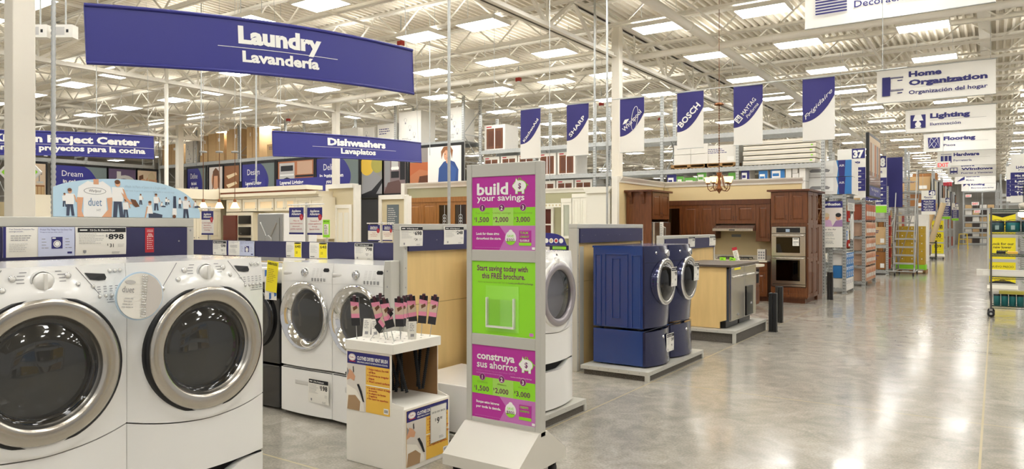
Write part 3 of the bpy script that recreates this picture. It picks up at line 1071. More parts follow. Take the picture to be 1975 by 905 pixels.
aisle_banner(18.9, 2.34, .76, '', 'Organización del hogar', 'shelf', 'white hanging banner reading Home Organization', two=('Home', 'Organization'))
aisle_banner(25.4, 2.34, .70, 'Lighting', 'Iluminación', 'lamp', 'white hanging banner reading Lighting with a lamp icon')
aisle_banner(32.2, 2.34, .70, 'Flooring', 'Pisos', 'tiles', 'white hanging banner reading Flooring with a tile icon')
aisle_banner(40.1, 2.34, .76, 'Hardware', 'Ferretería', 'rolls', 'white hanging banner reading Hardware behind the Flooring one')
aisle_banner(49.0, 2.34, .80, '', 'Puertas y Ventanas', 'door', 'white hanging banner reading Doors and Windows', two=('Doors &', 'Windows'))
aisle_banner(57.4, 2.34, .76, 'Lumber', 'Madera', 'wood', 'white hanging banner reading Madera, second from the back of the row')
aisle_banner(69.0, 2.34, .76, 'Roofing', 'Materiales para techar', 'roof', 'white hanging banner reading Roofing, farthest of the row')

# brand banners on a cable
def brand_banner(u, kind, pos, look):
    top = onY(u, 155 + (1548 - u) * .1085, 11.1)
    t = thing('brand_banner', '%s of the six brand banners, %s' % (pos, look), 'brand banner', (top.x, 11.1, 3.78 - .9))
    w_, h = .437, .9
    b = MB()
    wv = lambda x, z: .006 * sin(x * 9 + z * 4 + u)
    xs = [w_ * i / 10 for i in range(11)]
    b.grid(lambda x, z: (x, wv(x, z), z), xs, [h * i / 12 for i in range(13)], banner_w)
    b.grid(lambda x, z: (x, .006 + wv(x, z), z), xs, [h * i / 12 for i in range(13)], banner_w, flip=True)
    # blue field with the curved lower edge
    cv = lambda x: h * (.30 + .42 * (x / w_) ** 2.2)
    b.grid(lambda x, v: (x, wv(x, lerp(cv(x), h, v)) - .0015, lerp(cv(x), h, v)), [w_ * i / 20 for i in range(21)], [i / 10 for i in range(11)], banner_b)
    b.obj('sheet', t)
    q = MB(); y = -.009
    rot = 47
    if kind == 'KitchenAid':
        q.text('KitchenAid', .245, .50, .05, white, y=y, w=.50, bold=.02, rot=52)
    elif kind == 'Sharp':
        q.text('SHARP', .235, .49, .07, white, y=y, w=.44, bold=.02, rot=48)
    elif kind == 'Whirlpool':
        q.text('Whirlpool', .245, .50, .075, white, y=y, w=.44, bold=.01, shear=.1, rot=44)
        for rr_, k in ((.17, 1), (.16, 0)):
            pass
        pts = []
        for i in range(33):
            a = 2 * pi * i / 32
            ex, ez = .055 * cos(a), .20 * sin(a)
            ca, sa = cos(radians(-8)), sin(radians(-8))
            pts.append((.27 + ex * ca - ez * sa, y, .56 + ex * sa + ez * ca))
        q.tube(pts, .004, white, 5)
        q.poly([(.05, .47), (.09, .55), (.17, .56), (.12, .49)], y, white)
    elif kind == 'Bosch':
        q.text('BOSCH', .235, .50, .095, white, y=y, w=.46, bold=.03, rot=46)
    elif kind == 'Maytag':
        q.text('MAYTAG', .25, .56, .062, white, y=y, w=.30, bold=.01, rot=50)
        q.text('Performa', .30, .50, .05, white, y=y, w=.26, shear=.3, rot=50)
        c0, z0 = .075, .40
        for (a, m_, d) in ((.06, white, 0), (.043, banner_b, .001)):
            q.poly([(c0 + a * cos(radians(50 + 45 + 90 * i)) * 1.2, z0 + a * sin(radians(50 + 45 + 90 * i)) * 1.2) for i in range(4)], y - d, m_)
        q.text('M', .09, .385, .06, white, y=y - .002, bold=.03, rot=50)
    else:
        q.text('Frigidaire', .23, .50, .055, white, y=y, w=.54, shear=.45, rot=46)
        q.tube([(.03, y, .36), (.06, y, .40), (.11, y, .40)], .004, white, 5)
    q.obj('lettering', t)
    b = MB(); b.tube([(0, 0, h + .004), (w_, 0, h + .004)], .007, galv, 6); b.obj('rod', t); b = MB(); b.tube([(0, 0, -.002), (w_, 0, -.002)], .005, galv, 6); b.obj('rod', t)
for u, k, ps in ((1004, 'KitchenAid', 'leftmost'), (1093, 'Sharp', 'second from left'), (1196, 'Whirlpool', 'third from left'), (1306, 'Bosch', 'third from right'), (1415, 'Maytag', 'second from right'), (1548, 'Frigidaire', 'rightmost')):
    brand_banner(u, k, ps, {'KitchenAid': 'with long thin slanted lettering', 'Sharp': 'with five slanted white capitals', 'Whirlpool': 'with a white ring through its lettering', 'Bosch': 'with the largest slanted capitals', 'Maytag': 'with a boxed letter and two text lines', 'Frigidaire': 'with white script lettering'}[k])
b = MB()
b.tube([(-8.2, 0, 0), (-1.0, 0, 0)], .008, galv, 6)
for x in (-7.9, -1.3):
    b.tube([(x, 0, 0), (x, 0, ZC - 3.795)], .005, galv, 5)
b.thing('hanging_cable', 'taut steel cable that carries the six brand banners', 'cable', (0, 11.1, 3.795))

# ================================================================== SIGN STANDS
def stand_frame(t, w_, z0, z1, yc):
    """aluminium frame with three openings; returns the openings"""
    b = MB()
    f_ = .042
    for x in (0, w_ - f_):
        b.box(x, yc - .03, z0, x + f_, yc + .03, z1, alu)
    hs = [(z0, z0 + .06), None, None, (z1 - .085, z1)]
    step = (z1 - .085 - z0 - .06 - 2 * .075) / 3
    op = []
    z = z0 + .06
    bars = [(z0, z0 + .06)]
    for i in range(3):
        op.append((z, z + step)); z += step
        bars.append((z, z + (.075 if i < 2 else .085))); z += .075
    for a, c in bars:
        b.box(f_, yc - .028, a, w_ - f_, yc + .028, c, alu)
    b.obj('frame', t, bevel=.004)
    return op, f_
def sign_base(t, w_, d_, zc_, hz, m_):
    b = MB()
    def side(x):
        return [(x, 0, .10), (x, d_, .10), (x, d_, .17), (x, d_ * .5 + .05, hz), (x, d_ * .5 - .05, hz), (x, 0, .17)]
    a, c = side(0), side(w_)
    b.add(a + c, [(5, 4, 3, 2, 1, 0), (6, 7, 8, 9, 10, 11)] + [(i, (i + 1) % 6, 6 + (i + 1) % 6, 6 + i) for i in range(6)], m_)
    b.obj('base', t)
    for x in (.06, w_ - .06):
        for y in (.07, d_ - .07):
            b = MB()
            b.lathe([(0, -.016), (.03, -.016), (.036, -.008), (.036, .008), (.03, .016), (0, .016)], (x, y, .037), rubber, 'x', 20)
            b.box(x - .022, y - .012, .06, x + .022, y + .012, .10, iron)
            b.obj('caster', t)
def piggy(q, x, z, s, y):
    for m_, k, d in ((lime, 1.12, 0), (white, 1.0, .0008)):
        q.disc(x, z, .5 * s * k, y - d, m_, .36 * s * k, 28)
        q.disc(x - .42 * s, z + .0 * s, .17 * s * k, y - d, m_, .14 * s * k)
        for a in (-.26, .26):
            q.rect(x + (a - .09 * k) * s, z - .52 * s * (1 + (k - 1) * .5), x + (a + .09 * k) * s, z - .2 * s, y - d, m_)
        q.poly([(x - .36 * s * k, z + .2 * s), (x - .30 * s, z + .5 * s * k), (x - .12 * s, z + .3 * s)], y - d, m_)
    q.tube([(x - .1 * s, y, z + .36 * s), (x - .08 * s, y, z + .52 * s), (x + .08 * s, y, z + .52 * s), (x + .1 * s, y, z + .36 * s)], .03 * s, lime, 5)
    q.tube([(x + .5 * s, y, z), (x + .6 * s, y, z + .1 * s), (x + .66 * s, y, z - .0 * s)], .025 * s, lime, 5)
    q.text('$', x, z - .17 * s, .36 * s, purple, y=y - .002, bold=.02)
def savings_poster(t, w_, f_, z0, z1, yf, l1, l2, steps, foot, badge, sub=None):
    W_, H_ = w_ - 2 * f_, z1 - z0
    q = MB(); X = lambda a: f_ + a * W_; Z = lambda a: z0 + a * H_
    q.box(f_, yf, z0, w_ - f_, yf + .006, z1, magenta)
    e = yf - .0006
    s0, s1 = (.33, .575) if sub is None else (.33, .565)
    q.rect(X(0), Z(s0), X(1), Z(s1), e, lime)
    q.rect(X(.335), Z(s0), X(.66), Z(s1), e - .0006, lime2)
    q.poly([(X(.44), Z(0)), (X(1), Z(0)), (X(1), Z(s0)), (X(.44), Z(s0)), (X(.55), Z(.2))], e, pinkm)
    y = e - .0014
    t1 = (.755, .16) if sub is None else (.81, .10)
    q.text(l1, X(.08), Z(t1[0]), t1[1] * H_, white, y=y, al='L', bold=.03, w=.50 * W_ if sub is None else .60 * W_)
    q.text(l2, X(.08), Z(t1[0] - .085 if sub is None else t1[0] - .115), (.085 if sub is None else .10) * H_, white, y=y, al='L', bold=.018, w=.75 * W_ if sub is None else .64 * W_)
    if sub:
        q.text(sub[0], X(.07), Z(.645), .026 * H_, pinkm, y=y, al='L', w=.62 * W_)
        q.lines(X(.07), X(.72), Z(.625), 1, .022 * H_, pinkm, .012 * H_, y)
        q.text('Lowes.com/BuildYourSavings', X(.62), Z(.61), .015 * H_, white, y=y, al='L', w=.32 * W_)
    piggy(q, X(.76 if sub is None else .86), Z(.86 if sub is None else .80), .19 * W_, y)
    for i, (n, cap, amt) in enumerate(steps):
        cx = X((.17, .48, .81)[i])
        q.disc(cx, Z(s1), .048 * W_, y, pinkm); q.disc(cx, Z(s1), .041 * W_, y - .0006, purple)
        q.text(n, cx, Z(s1) - .03 * H_, .055 * H_, white, y=y - .0014, bold=.02)
        q.text(cap, cx, Z(s1 - .085), .028 * H_, mat('print_olive', '86A83C', .5), y=y, w=min(.28 * W_, .021 * W_ * len(cap)))
        q.text(amt, cx, Z(s1 - .195), .07 * H_, purple, y=y, bold=.01, w=.21 * W_)
        q.text('$', cx - .125 * W_, Z(s1 - .16), .032 * H_, purple, y=y)
    for i, ln in enumerate(foot):
        q.text(ln, X(.07), Z(.205 - i * .065), .035 * H_, white, y=y, al='L', bold=.03, w=(.40 - .0 * i) * W_ if i else .37 * W_)
    cx, cz = X(.62), Z(.165)
    q.disc(cx, cz, .085 * W_, y, white, .1 * H_ * .95, 28); q.disc(cx, Z(.255), .03 * W_, y, white, .022 * H_)
    q.disc(cx, cz, .085 * W_, y - .0006, lime, .1 * H_ * .95, 28, 205, 335)
    q.text('SAVE', cx, Z(.175), .034 * H_, lime, y=y - .0014, bold=.01)
    q.text('$900', cx, Z(.115), .046 * H_, purple, y=y - .0014)
    q.rect(X(.75), Z(.065), X(.935), Z(.265), y, magenta)
    q.rect(X(.75), Z(.065), X(.935), Z(.105), y - .0006, lime)
    for i, (s_, m_) in enumerate(badge):
        q.text(s_, X(.765), Z(.22 - i * .05), .03 * H_ if i == 0 else .026 * H_, m_, y=y - .0014, al='L', bold=.02, w=.14 * W_ if i else .13 * W_)
    q.lines(X(.05), X(.9), Z(.035), 1, .02 * H_, pinkm, .005 * H_, y)
    q.rect(X(.945), Z(.012), X(.99), Z(.045), y, white)
    q.obj('poster', t)
SX, SY, SW, SD = -2.94, 3.56, .585, .56
t = thing('sign_stand', 'tall grey wheeled sign stand with magenta and lime posters reading build your savings', 'sign stand', (SX, SY, 0))
white_m = mat('pale_grey_laminate', 'D5D1C6', .35)
sign_base(t, SW, SD, 0, .33, white_m)
op, f_ = stand_frame(t, SW, .30, 2.035, SD / 2)
yf = SD / 2 - .02
st = lambda c1, c2, c3: (('1', c1, '1,500'), ('2', c2, '2,000'), ('3', c3, '3,000'))
savings_poster(t, SW, f_, op[2][0], op[2][1], yf, 'build', 'your savings', st('Tax credits', 'Utility savings', 'Do-it-yourself savings'), ('Look for these signs', 'throughout the store.'),
               (('TAX', lime), ('CREDIT', lime), ('ELIGIBLE', white)))
savings_poster(t, SW, f_, op[0][0], op[0][1], yf, 'construya', 'sus ahorros', st('Créditos', 'Ahorros', 'Ahorros'), ('Busque estos letreros', 'por toda la tienda.'),
               (('CREDITO', lime), ('DE IMPUESTOS', lime)), sub=('Empiece a ahorrar hoy con este folleto GRATIS',))
q = MB(); z0, z1 = op[1]
q.box(f_, yf, z0, SW - f_, yf + .006, z1, lime)
q.text('Start saving today with', SW / 2 - .01, z1 - .062, .036, purple, y=yf - .001, bold=.02, w=.40)
q.text('this FREE brochure.', SW / 2, z1 - .112, .036, purple, y=yf - .001, bold=.02, w=.34)
q.text('And for our interactive Home Audit Tool, visit', .09, z1 - .142, .012, mat('print_olive', '86A83C', .5), y=yf - .001, al='L', w=.24)
q.text('Lowes.com/BuildYourSavings.', .335, z1 - .142, .012, purple, y=yf - .001, al='L', w=.19)
q.rect(SW - .09, z0 + .012, SW - .06, z0 + .032, yf - .001, pinkm)
q.obj('poster', t, 'lime green poster with clear pocket')
pk = MB()
pk.box(.155, yf - .003, z0 + .025, .415, yf - .001, z0 + .322, mat('pale_film', 'A2E858', .12))
pk.rect(.175, z0 + .065, .385, z0 + .235, yf - .024, glass('pocket_film', 'F4F8F2', .08))
for x in (.170, .382):
    pk.box(x, yf - .026, z0 + .06, x + .008, yf - .003, z0 + .245, plastic_w)
pk.box(.170, yf - .026, z0 + .05, .390, yf - .003, z0 + .062, plastic_w)
pk.obj('brochure_pocket', t)
def yellow_stand(label, loc, blocks, rz=0):
    t = thing('sign_stand', label, 'sign stand', loc, rz)
    sign_base(t, .6, .5, 0, .24, white_m)
    op, f_ = stand_frame(t, .6, .22, 2.03, .25)
    for (z0, z1), b_ in zip(op[::-1], blocks):
        q = MB(); q.box(f_, .23, z0, .6 - f_, .236, z1, yellow)
        for (s_, zz, hh, ww, bd, m_) in b_:
            if s_ == 'v':
                q.poly([(f_, z1), (.6 - f_, z1), (.6 - f_, z1 - .02), (.3, z1 - .1), (f_, z1 - .02)], .229, ink)
            elif s_ == '^':
                q.poly([(f_, z0), (.6 - f_, z0), (.6 - f_, z0 + .02), (.3, z0 + .1), (f_, z0 + .02)], .229, ink)
            else:
                q.text(s_, .3, z0 + zz * (z1 - z0), hh, m_, y=.229, w=ww, bold=bd)
        q.lines(.1, .5, z0 + .1, 2, .03, mat('print_ochre', 'B59C1E', .5), .012, .229, 5, 'C')
        q.obj('poster', t)
og = mat('print_ochre', 'B59C1E', .5)
yellow_stand('yellow wheeled sign stand reading Look for our new lower prices behind the wire cart', (-.175, 20.35, 0),
             ((('v', 0, 0, 0, 0, 0), ('NEW', .56, .075, .3, 0, og), ('LOWER', .38, .07, .36, .04, ink), ('PRICE', .2, .07, .34, .04, ink)),
              (('Look for our', .66, .06, .45, .02, ink), ('new lower', .5, .06, .36, .02, ink), ('prices', .34, .06, .22, .02, ink)),
              (('NUEVO PRECIO', .74, .05, .44, .01, ink), ('^', 0, 0, 0, 0, 0))))
yellow_stand('yellow wheeled sign stand reading New lower price 100 farther down the aisle', (-2.74, 41.8, 0),
             ((('NEW', .6, .09, .3, 0, og), ('LOWER', .38, .09, .44, .05, ink), ('PRICE!', .18, .09, .42, .05, ink)),
              (('100', .45, .2, .3, .03, ink), ('New lower price', .28, .06, .4, .01, ink)),
              (('$39', .6, .14, .3, .02, ink), ('per sq', .42, .05, .2, .01, og))))

# ================================================================== BRUSH DISPLAY
BX, BY, BW, BD = -3.745, 3.49, .53, .48     # footprint: x along the cross aisle, y along the main one
t = thing('display_box', 'white cardboard floor display box of clothes dryer vent brushes beside the sign stand', 'display box', (BX, BY, 0))
cw = mat('white_display_card', 'EAE6DC', .55)
brownc = mat('brown_card_inside', '8A6742', .8)
b = MB()
b.box(0, 0, 0, BW, BD, .42, cw)                                     # lower box
b.obj('lower_box', t, bevel=.004)
b = MB()                                                            # upper body open to the aisle side
b.prism([(0, .42), (BW, .42), (BW, .44), (BW * .80, .455), (BW * .80, .785), (0, .785)], 0, .006, cw)
b.prism([(0, .42), (BW, .42), (BW * .80, .45), (BW * .80, .785), (0, .785)], BD - .006, BD, cw)
b.box(0, .006, .42, .006, BD - .006, .785, cw)
b.box(.0065, .006, .421, .012, BD - .006, .785, brownc)
b.box(.012, BD - .012, .421, BW * .80, BD - .0065, .785, brownc)
b.obj('upper_box', t)
b = MB()
b.box(-.008, -.008, .835, BW * .84, BD + .008, .84, cw)
for a in ((-.008, -.008, BW * .84, -.002), (-.008, BD + .002, BW * .84, BD + .008), (-.008, -.002, -.002, BD + .002), (BW * .84 - .006, -.002, BW * .84, BD + .002)):
    b.box(a[0], a[1], .775, a[2], a[3], .836, cw)
rr = random.Random(5)
for i in range(6):
    for j in range(5):
        b.lathe([(0, 0), (.008, 0)], (.05 + i * .068, .05 + j * .095, .8405), ink, 'z', 8, False)
b.obj('lid_tray', t, bevel=.002)
def brush_ad(w_, h_, price=False):
    q = MB()
    q.box(0, -.002, 0, w_, 0, h_, orange_y)
    y = -.0028
    q.rect(0, h_ * .795, w_, h_, y, inkblue)
    q.text('CLOTHES DRYER VENT BRUSH', w_ * .24, h_ * .875, h_ * .06, white, y=y - .0006, al='L', bold=.03, w=w_ * .72)
    q.text('CEPILLO PARA EL CONDUCTO DE VENTILACIÓN DE LA SECADORA', w_ * .24, h_ * .825, h_ * .026, white, y=y - .0006, al='L', bold=.02, w=w_ * .72)
    q.disc(w_ * .12, h_ * .905, w_ * .085, y - .0006, white, h_ * .06); q.disc(w_ * .12, h_ * .905, w_ * .075, y - .001, inkred, h_ * .052); q.disc(w_ * .12, h_ * .905, w_ * .07, y - .0014, white, h_ * .047)
    q.text('Fuller', w_ * .12, h_ * .89, h_ * .035, inkred, y=y - .002, shear=.3)
    q.rect(w_ * .05, h_ * .83, w_ * .2, h_ * .845, y - .0006, inkred)
    # picture of a hand brushing out a dryer
    q.rect(0, 0, w_ * .45, h_ * .795, y, mat('print_pale_dryer', 'D9D2C8', .5))
    q.poly([(0, 0), (w_ * .42, 0), (w_ * .40, h_ * .12), (w_ * .22, h_ * .35), (0, h_ * .42)], y - .0005, mat('print_cream_rim', 'EFE9DC', .5))
    q.poly([(0, 0), (w_ * .3, 0), (w_ * .32, h_ * .16), (w_ * .2, h_ * .26), (w_ * .03, h_ * .24)], y - .001, mat('print_drum_brown', 'A98A66', .5))
    q.poly([(0, h_ * .62), (w_ * .06, h_ * .7), (w_ * .13, h_ * .66), (w_ * .2, h_ * .58), (w_ * .17, h_ * .5), (w_ * .08, h_ * .53), (0, h_ * .5)], y - .0015, skin)
    q.poly([(0, h_ * .56), (w_ * .05, h_ * .66), (0, h_ * .72)], y - .002, inkgrey)
    q.poly([(w_ * .14, h_ * .74), (w_ * .16, h_ * .76), (w_ * .17, h_ * .66), (w_ * .15, h_ * .64)], y - .0021, ink)
    q.poly([(w_ * .24, h_ * .45), (w_ * .29, h_ * .46), (w_ * .36, h_ * .34), (w_ * .42, h_ * .16), (w_ * .38, h_ * .17), (w_ * .31, h_ * .32)], y - .002, ink)
    y -= .0006
    for i, s_ in enumerate(('Helps reduce the risk', 'of fire', 'Conforms to irregular', 'shapes', "Won't scratch surfaces")):
        q.text(s_, w_ * .52, h_ * (.725 - i * .052), h_ * .034, inkred, y=y, al='L', bold=.02, w=w_ * .022 * len(s_))
        if i in (0, 2, 4): q.disc(w_ * .49, h_ * (.74 - i * .052), w_ * .008, y, inkred)
    q.rect(w_ * .45, h_ * .455, w_, h_ * .47, y, white)
    for i, s_ in enumerate(('La ayuda a reducir el riesgo', 'de incendio', 'Se adapta a las formas', 'irregulares', 'No rayará las superficies')):
        q.text(s_, w_ * .52, h_ * (.41 - i * .045), h_ * .03, inkred, y=y, al='L', bold=.02, w=w_ * .018 * len(s_))
        if i in (0, 2, 4): q.disc(w_ * .49, h_ * (.42 - i * .045), w_ * .008, y, inkred)
    q.rect(w_ * .87, h_ * .03, w_ * .98, h_ * .12, y, white)
    for i in range(7): q.rect(w_ * (.885 + i * .012), h_ * .05, w_ * (.891 + i * .012), h_ * .1, y - .0005, ink)
    return q
o = brush_ad(.40, .40).obj('printed_ad', t, 'printed ad with a hand brushing out a dryer'); o.location = (.012, -.0005, .36)
o = brush_ad(.43, .37).obj('printed_ad', t); o.location = (BW + .0005, .03, .035); o.rotation_euler = (0, 0, PI2)
q = MB(); q.box(0, -.002, 0, .17, 0, .25, paper)
q.text('DRYER VENT BRUSH', .085, .20, .013, ink, y=-.003, w=.14)
q.text('9', .08, .125, .042, ink, y=-.003, bold=.02); q.text('$', .052, .145, .02, ink, y=-.003); q.text('98', .098, .147, .019, ink, y=-.003, al='L')
q.lines(.09, .15, .035, 3, .007, inkgrey, y=-.003)
for i in range(2):
    q.rect(0, i * .248, .17, i * .248 + .002, -.003, ink); q.rect(i * .168, 0, i * .168 + .002, .25, -.003, ink)
q.thing('price_sign', 'white price sheet reading 9.98 on the end of the brush display box', 'price sign', (BX + BW + .006, BY + .03 + .235, .135), PI2)
# brushes: handle card above the lid, wire, black bristle below
maroon = mat('maroon_plastic', '3A1420', .3)
pinkp = mat('pink_card', 'E08BA6', .5)
photo_c = mat('card_photo', 'CBB59E', .5)
def brush(bare=False):
    t = thing('vent_brush', 'x', 'brush')
    b = MB(); b.tube([(0, 0, 0), (0, 0, .14)], .0025, galv, 6); b.tube([(0, 0, 0), (.0, .0, -.1)], .0025, galv, 6); b.obj('wire', t)
    q = MB()
    q.box(-.03, -.004, .085, .03, .0, .285, ink)
    y = -.0046
    q.rect(-.028, .088, .028, .15, y, mat('card_black', '222226', .4))
    q.rect(-.029, .14, .029, .17, y - .0003, pinkp); q.rect(-.029, .17, .029, .228, y - .0003, photo_c)
    q.poly([(-.029, .228), (.029, .218), (.029, .25), (-.029, .258)], y - .0006, pinkp)
    q.poly([(-.01, .19), (.02, .21), (.015, .23), (-.015, .215)], y - .0009, hair_b)
    q.box(-.03, .0003, .085, .03, .002, .285, white)
    q.obj('card', t)
    b = MB(); b.box(-.011, -.016, .255, .011, .012, .30, maroon); b.obj('handle', t, bevel=.006)
    b = MB()
    pts = [(0, 0, -.08 - i * .0075) for i in range(40)]
    b.tube(pts, [.013 if i % 2 else .0085 for i in range(40)], mat('bristle_black', '0E0E10', .9), 10); b.obj('bristle', t)
    return t
br = brush()
rr = random.Random(11)
spots = [(.045, .055), (.11, .21), (.17, .07), (.20, .20), (.24, .13), (.265, .26), (.29, .36), (.32, .2), (.335, .4), (.385, .27), (.40, .42), (.36, .09)]
wh = ['at the left front corner', 'leaning at the left', 'tipped over at the front', 'left of the middle', 'in the middle', 'tallest in the middle', 'behind the middle', 'right of the middle', 'near the back', 'right front', 'at the right back corner', 'by the front edge']
for i, (x, y) in enumerate(spots):
    o = br if i == 0 else dup(br, (0, 0, 0))
    tilt = rr.uniform(-.28, .28) if i != 2 else .75
    o.location = (BX + x, BY + y, .842 + rr.uniform(-.01, .02))
    o.rotation_euler = (rr.uniform(-.14, .14), tilt, radians(32) + rr.uniform(-.6, .6))
    o['label'] = 'vent brush with pink and black card in the display lid, ' + wh[i]
    o['group'] = 'vent brushes standing in the display box'
def tag_card(x, y, rz, tx, label):
    q = MB(); q.box(-.028, -.001, 0, .028, .001, .13, paper)
    q.lines(-.02, .02, .115, 5, .012, inkgrey, y=-.002); q.rect(-.012, .02, .012, .04, -.002, inkgrey)
    q.thing('tag_card', label, 'tag', (BX + x, BY + y, .845), rot=(tx, 0, rz))
tag_card(.07, .12, .5, -.25, 'blank white card back leaning at the left side of the brush display lid')
tag_card(.14, .14, .8, -.3, 'white card back leaning behind the tipped brush card')
tag_card(.33, .30, .3, .15, 'white tag leaning among the brushes at the right of the display lid')
tag_card(.41, .22, .9, .2, 'white tag with small print at the right front of the display lid')
# ================================================================== PRICE CARDS, TOPPERS
def price_card(label, loc, rz, w_, h_, price, per=None, hd=None, style='black', cat='price card'):
    q = MB()
    n = 8
    q.grid(lambda x, z: (x, -.003 * (1 - (2 * z / h_ - 1) ** 2), z), [0, w_], [h_ * i / n for i in range(n + 1)], paper, flip=False)
    q.grid(lambda x, z: (x, .0008 - .003 * (1 - (2 * z / h_ - 1) ** 2), z), [0, w_], [h_ * i / n for i in range(n + 1)], paper, flip=True)
    p = MB()
    if style == 'black':
        p.rect(w_ * .04, h_ * .81, w_ * .985, h_ * .97, 0, ink)
        p.text(hd or 'Whirlpool', w_ * .52, h_ * .855, h_ * .065, white, y=-.0006, bold=.02, w=w_ * .5)
        p.rect(w_ * .08, h_ * .87, w_ * .22, h_ * .91, -.0006, white)
        p.text('$', w_ * .60, h_ * .64, h_ * .1, ink, y=0)
        p.text(price, w_ * .79, h_ * .56, h_ * .19, ink, y=0, bold=.03, w=w_ * .31)
        if per:
            p.text('$', w_ * .62, h_ * .33, h_ * .07, ink, y=0)
            p.text(per, w_ * .70, h_ * .27, h_ * .13, ink, y=0, bold=.01)
        p.lines(w_ * .06, w_ * .55, h_ * .76, 7, h_ * .055, inkpale, y=0, seed=len(label))
        p.lines(w_ * .82, w_ * .96, h_ * .38, 3, h_ * .04, inkpale, y=0, seed=2)
        p.poly([(w_ * .14, h_ * .18), (w_ * .20, h_ * .18), (w_ * .20, h_ * .10), (w_ * .17, h_ * .06), (w_ * .14, h_ * .10)], 0, inkgrey)
        p.lines(w_ * .7, w_ * .95, h_ * .1, 2, h_ * .04, inkgrey, y=0, seed=3)
    elif style == 'yellow':
        p.rect(w_ * .55, h_ * .04, w_ * .97, h_ * .98, 0, yellow)
        p.disc(w_ * .76, h_ * .93, w_ * .22, -.0004, ink, h_ * .05)
        p.text(price, w_ * .78, h_ * .62, h_ * .2, ink, y=-.0006, bold=.01, w=w_ * .34)
        if per: p.text(per, w_ * .7, h_ * .27, h_ * .14, ink, y=-.0006)
        p.lines(w_ * .06, w_ * .5, h_ * .8, 8, h_ * .06, inkpale, y=0, seed=4)
        p.rect(w_ * .06, h_ * .08, w_ * .3, h_ * .12, 0, ink)
    elif style == 'red':
        q = MB(); q.box(0, 0, 0, w_, .001, h_, inkred)
        for i, s_ in enumerate(('options', 'available')): p.text(s_, w_ * .5, h_ * (.9 - i * .06), h_ * .03, white, y=0, w=w_ * .7, bold=.02)
        for i in range(7):
            p.rect(w_ * .18, h_ * (.62 - i * .08), w_ * .3, h_ * (.65 - i * .08), 0, white)
            p.lines(w_ * .36, w_ * .9, h_ * (.65 - i * .08), 1, h_ * .06, white, h_ * .015, 0, i)
        p.lines(w_ * .15, w_ * .85, h_ * .77, 3, h_ * .04, white, y=0, al='C')
    elif style == 'plan':
        p.rect(0, 0, w_ * .04, h_, 0, inkblue)
        p.text('Your Extended Protection Plan', w_ * .08, h_ * .9, h_ * .05, inkblue, y=0, al='L', w=w_ * .34)
        p.text('coverage includes...', w_ * .08, h_ * .83, h_ * .045, inkblue, y=0, al='L', w=w_ * .2)
        p.lines(w_ * .1, w_ * .4, h_ * .72, 3, h_ * .07, inkgrey, y=0, seed=6)
        p.lines(w_ * .08, w_ * .42, h_ * .45, 5, h_ * .06, inkpale, y=0, seed=7)
        p.rect(w_ * .47, 0, w_, h_, 0, mat('print_lilac', 'C6CCE4', .5))
        p.text('Protect The Things You Use Every Day', w_ * .50, h_ * .885, h_ * .055, inkblue, y=-.0006, al='L', w=w_ * .46)
        p.text('Protege las cosas que utilizas cada día', w_ * .50, h_ * .81, h_ * .035, inkblue, y=-.0006, al='L', w=w_ * .32)
        p.rect(w_ * .66, h_ * .26, w_ * .82, h_ * .66, -.0006, inkblue); p.disc(w_ * .74, h_ * .42, w_ * .055, -.0012, white); p.disc(w_ * .74, h_ * .42, w_ * .043, -.0018, inkblue); p.disc(w_ * .74, h_ * .42, w_ * .036, -.0024, white)
        p.rect(w_ * .67, h_ * .6, w_ * .72, h_ * .64, -.0012, white)
        for a in (.52, .86): p.lines(w_ * a, w_ * (a + .1), h_ * .6, 4, h_ * .1, inkgrey, h_ * .02, -.0006, 9)
        p.rect(w_ * .89, h_ * .08, w_ * .96, h_ * .15, -.0006, inkblue)
    p.v = [(x, y - .0042, z) for x, y, z in p.v]
    for mtx in p.mats: q.m(mtx)
    i0 = len(q.v); q.v += p.v
    for f_, mi, sm in zip(p.f, p.mi, p.sm):
        q.f.append([i0 + j for j in f_]); q.mi.append(q.m(p.mats[mi])); q.sm.append(sm)
    return q.thing(name='price_card', label=label, cat=cat, loc=loc, rz=rz)
XA = -3.88 + .013
XB = -3.80 + .013
def onrail(u, v, X, w_, h_, zc, **k):
    p = onX(u, v, X)
    return (p.x, p.y, zc)
a = onX(5, 470, XA); c = onX(143, 470, XA)
price_card('wide lilac and white protection plan card at the left of the foreground rail', (XA, a.y, 1.475), PI2, c.y - a.y, .145, '', style='plan')
a = onX(145, 470, XA); c = onX(243, 470, XA)
price_card('white price card reading 898 on the foreground rail', (XA, a.y, 1.475), PI2, c.y - a.y, .145, '898', '31', '7.0 Cu. Ft. Electric Dryer')
a = onX(280, 470, XA); c = onX(297, 470, XA)
price_card('narrow red option card on the foreground navy rail', (XA, a.y, 1.48), PI2, c.y - a.y, .135, '', style='red')
a = onX(771, 460, XB); c = onX(815, 460, XB)
price_card('white price card reading 698 left on the rail beside the sign stand', (XB, a.y, 1.47), PI2, c.y - a.y, .155, '698', '24')
a = onX(856, 460, XB); c = onX(894, 460, XB)
price_card('white price card reading 248 right on the rail beside the sign stand', (XB, a.y, 1.475), PI2, c.y - a.y, .15, '248')
YR = 4.72 - .002
def gcard(u0, u1, label, price, per=None, style='black'):
    a = onY(u0, 480, YR); c = onY(u1, 480, YR)
    price_card(label, (a.x, YR, 1.315), 0, c.x - a.x, .155, price, per, style=style)
gcard(411, 437, 'small white price card reading 598 at the left end of the long navy rail', '598', '21')
gcard(439, 491, 'wide folded protection card next to the 598 price on the long navy rail', '', style='plan')
gcard(552, 582, 'white and yellow price card reading 648, left one of two', '648', '22', 'yellow')
gcard(597, 632, 'white and yellow price card reading 648, right one of two', '648', '22', 'yellow')
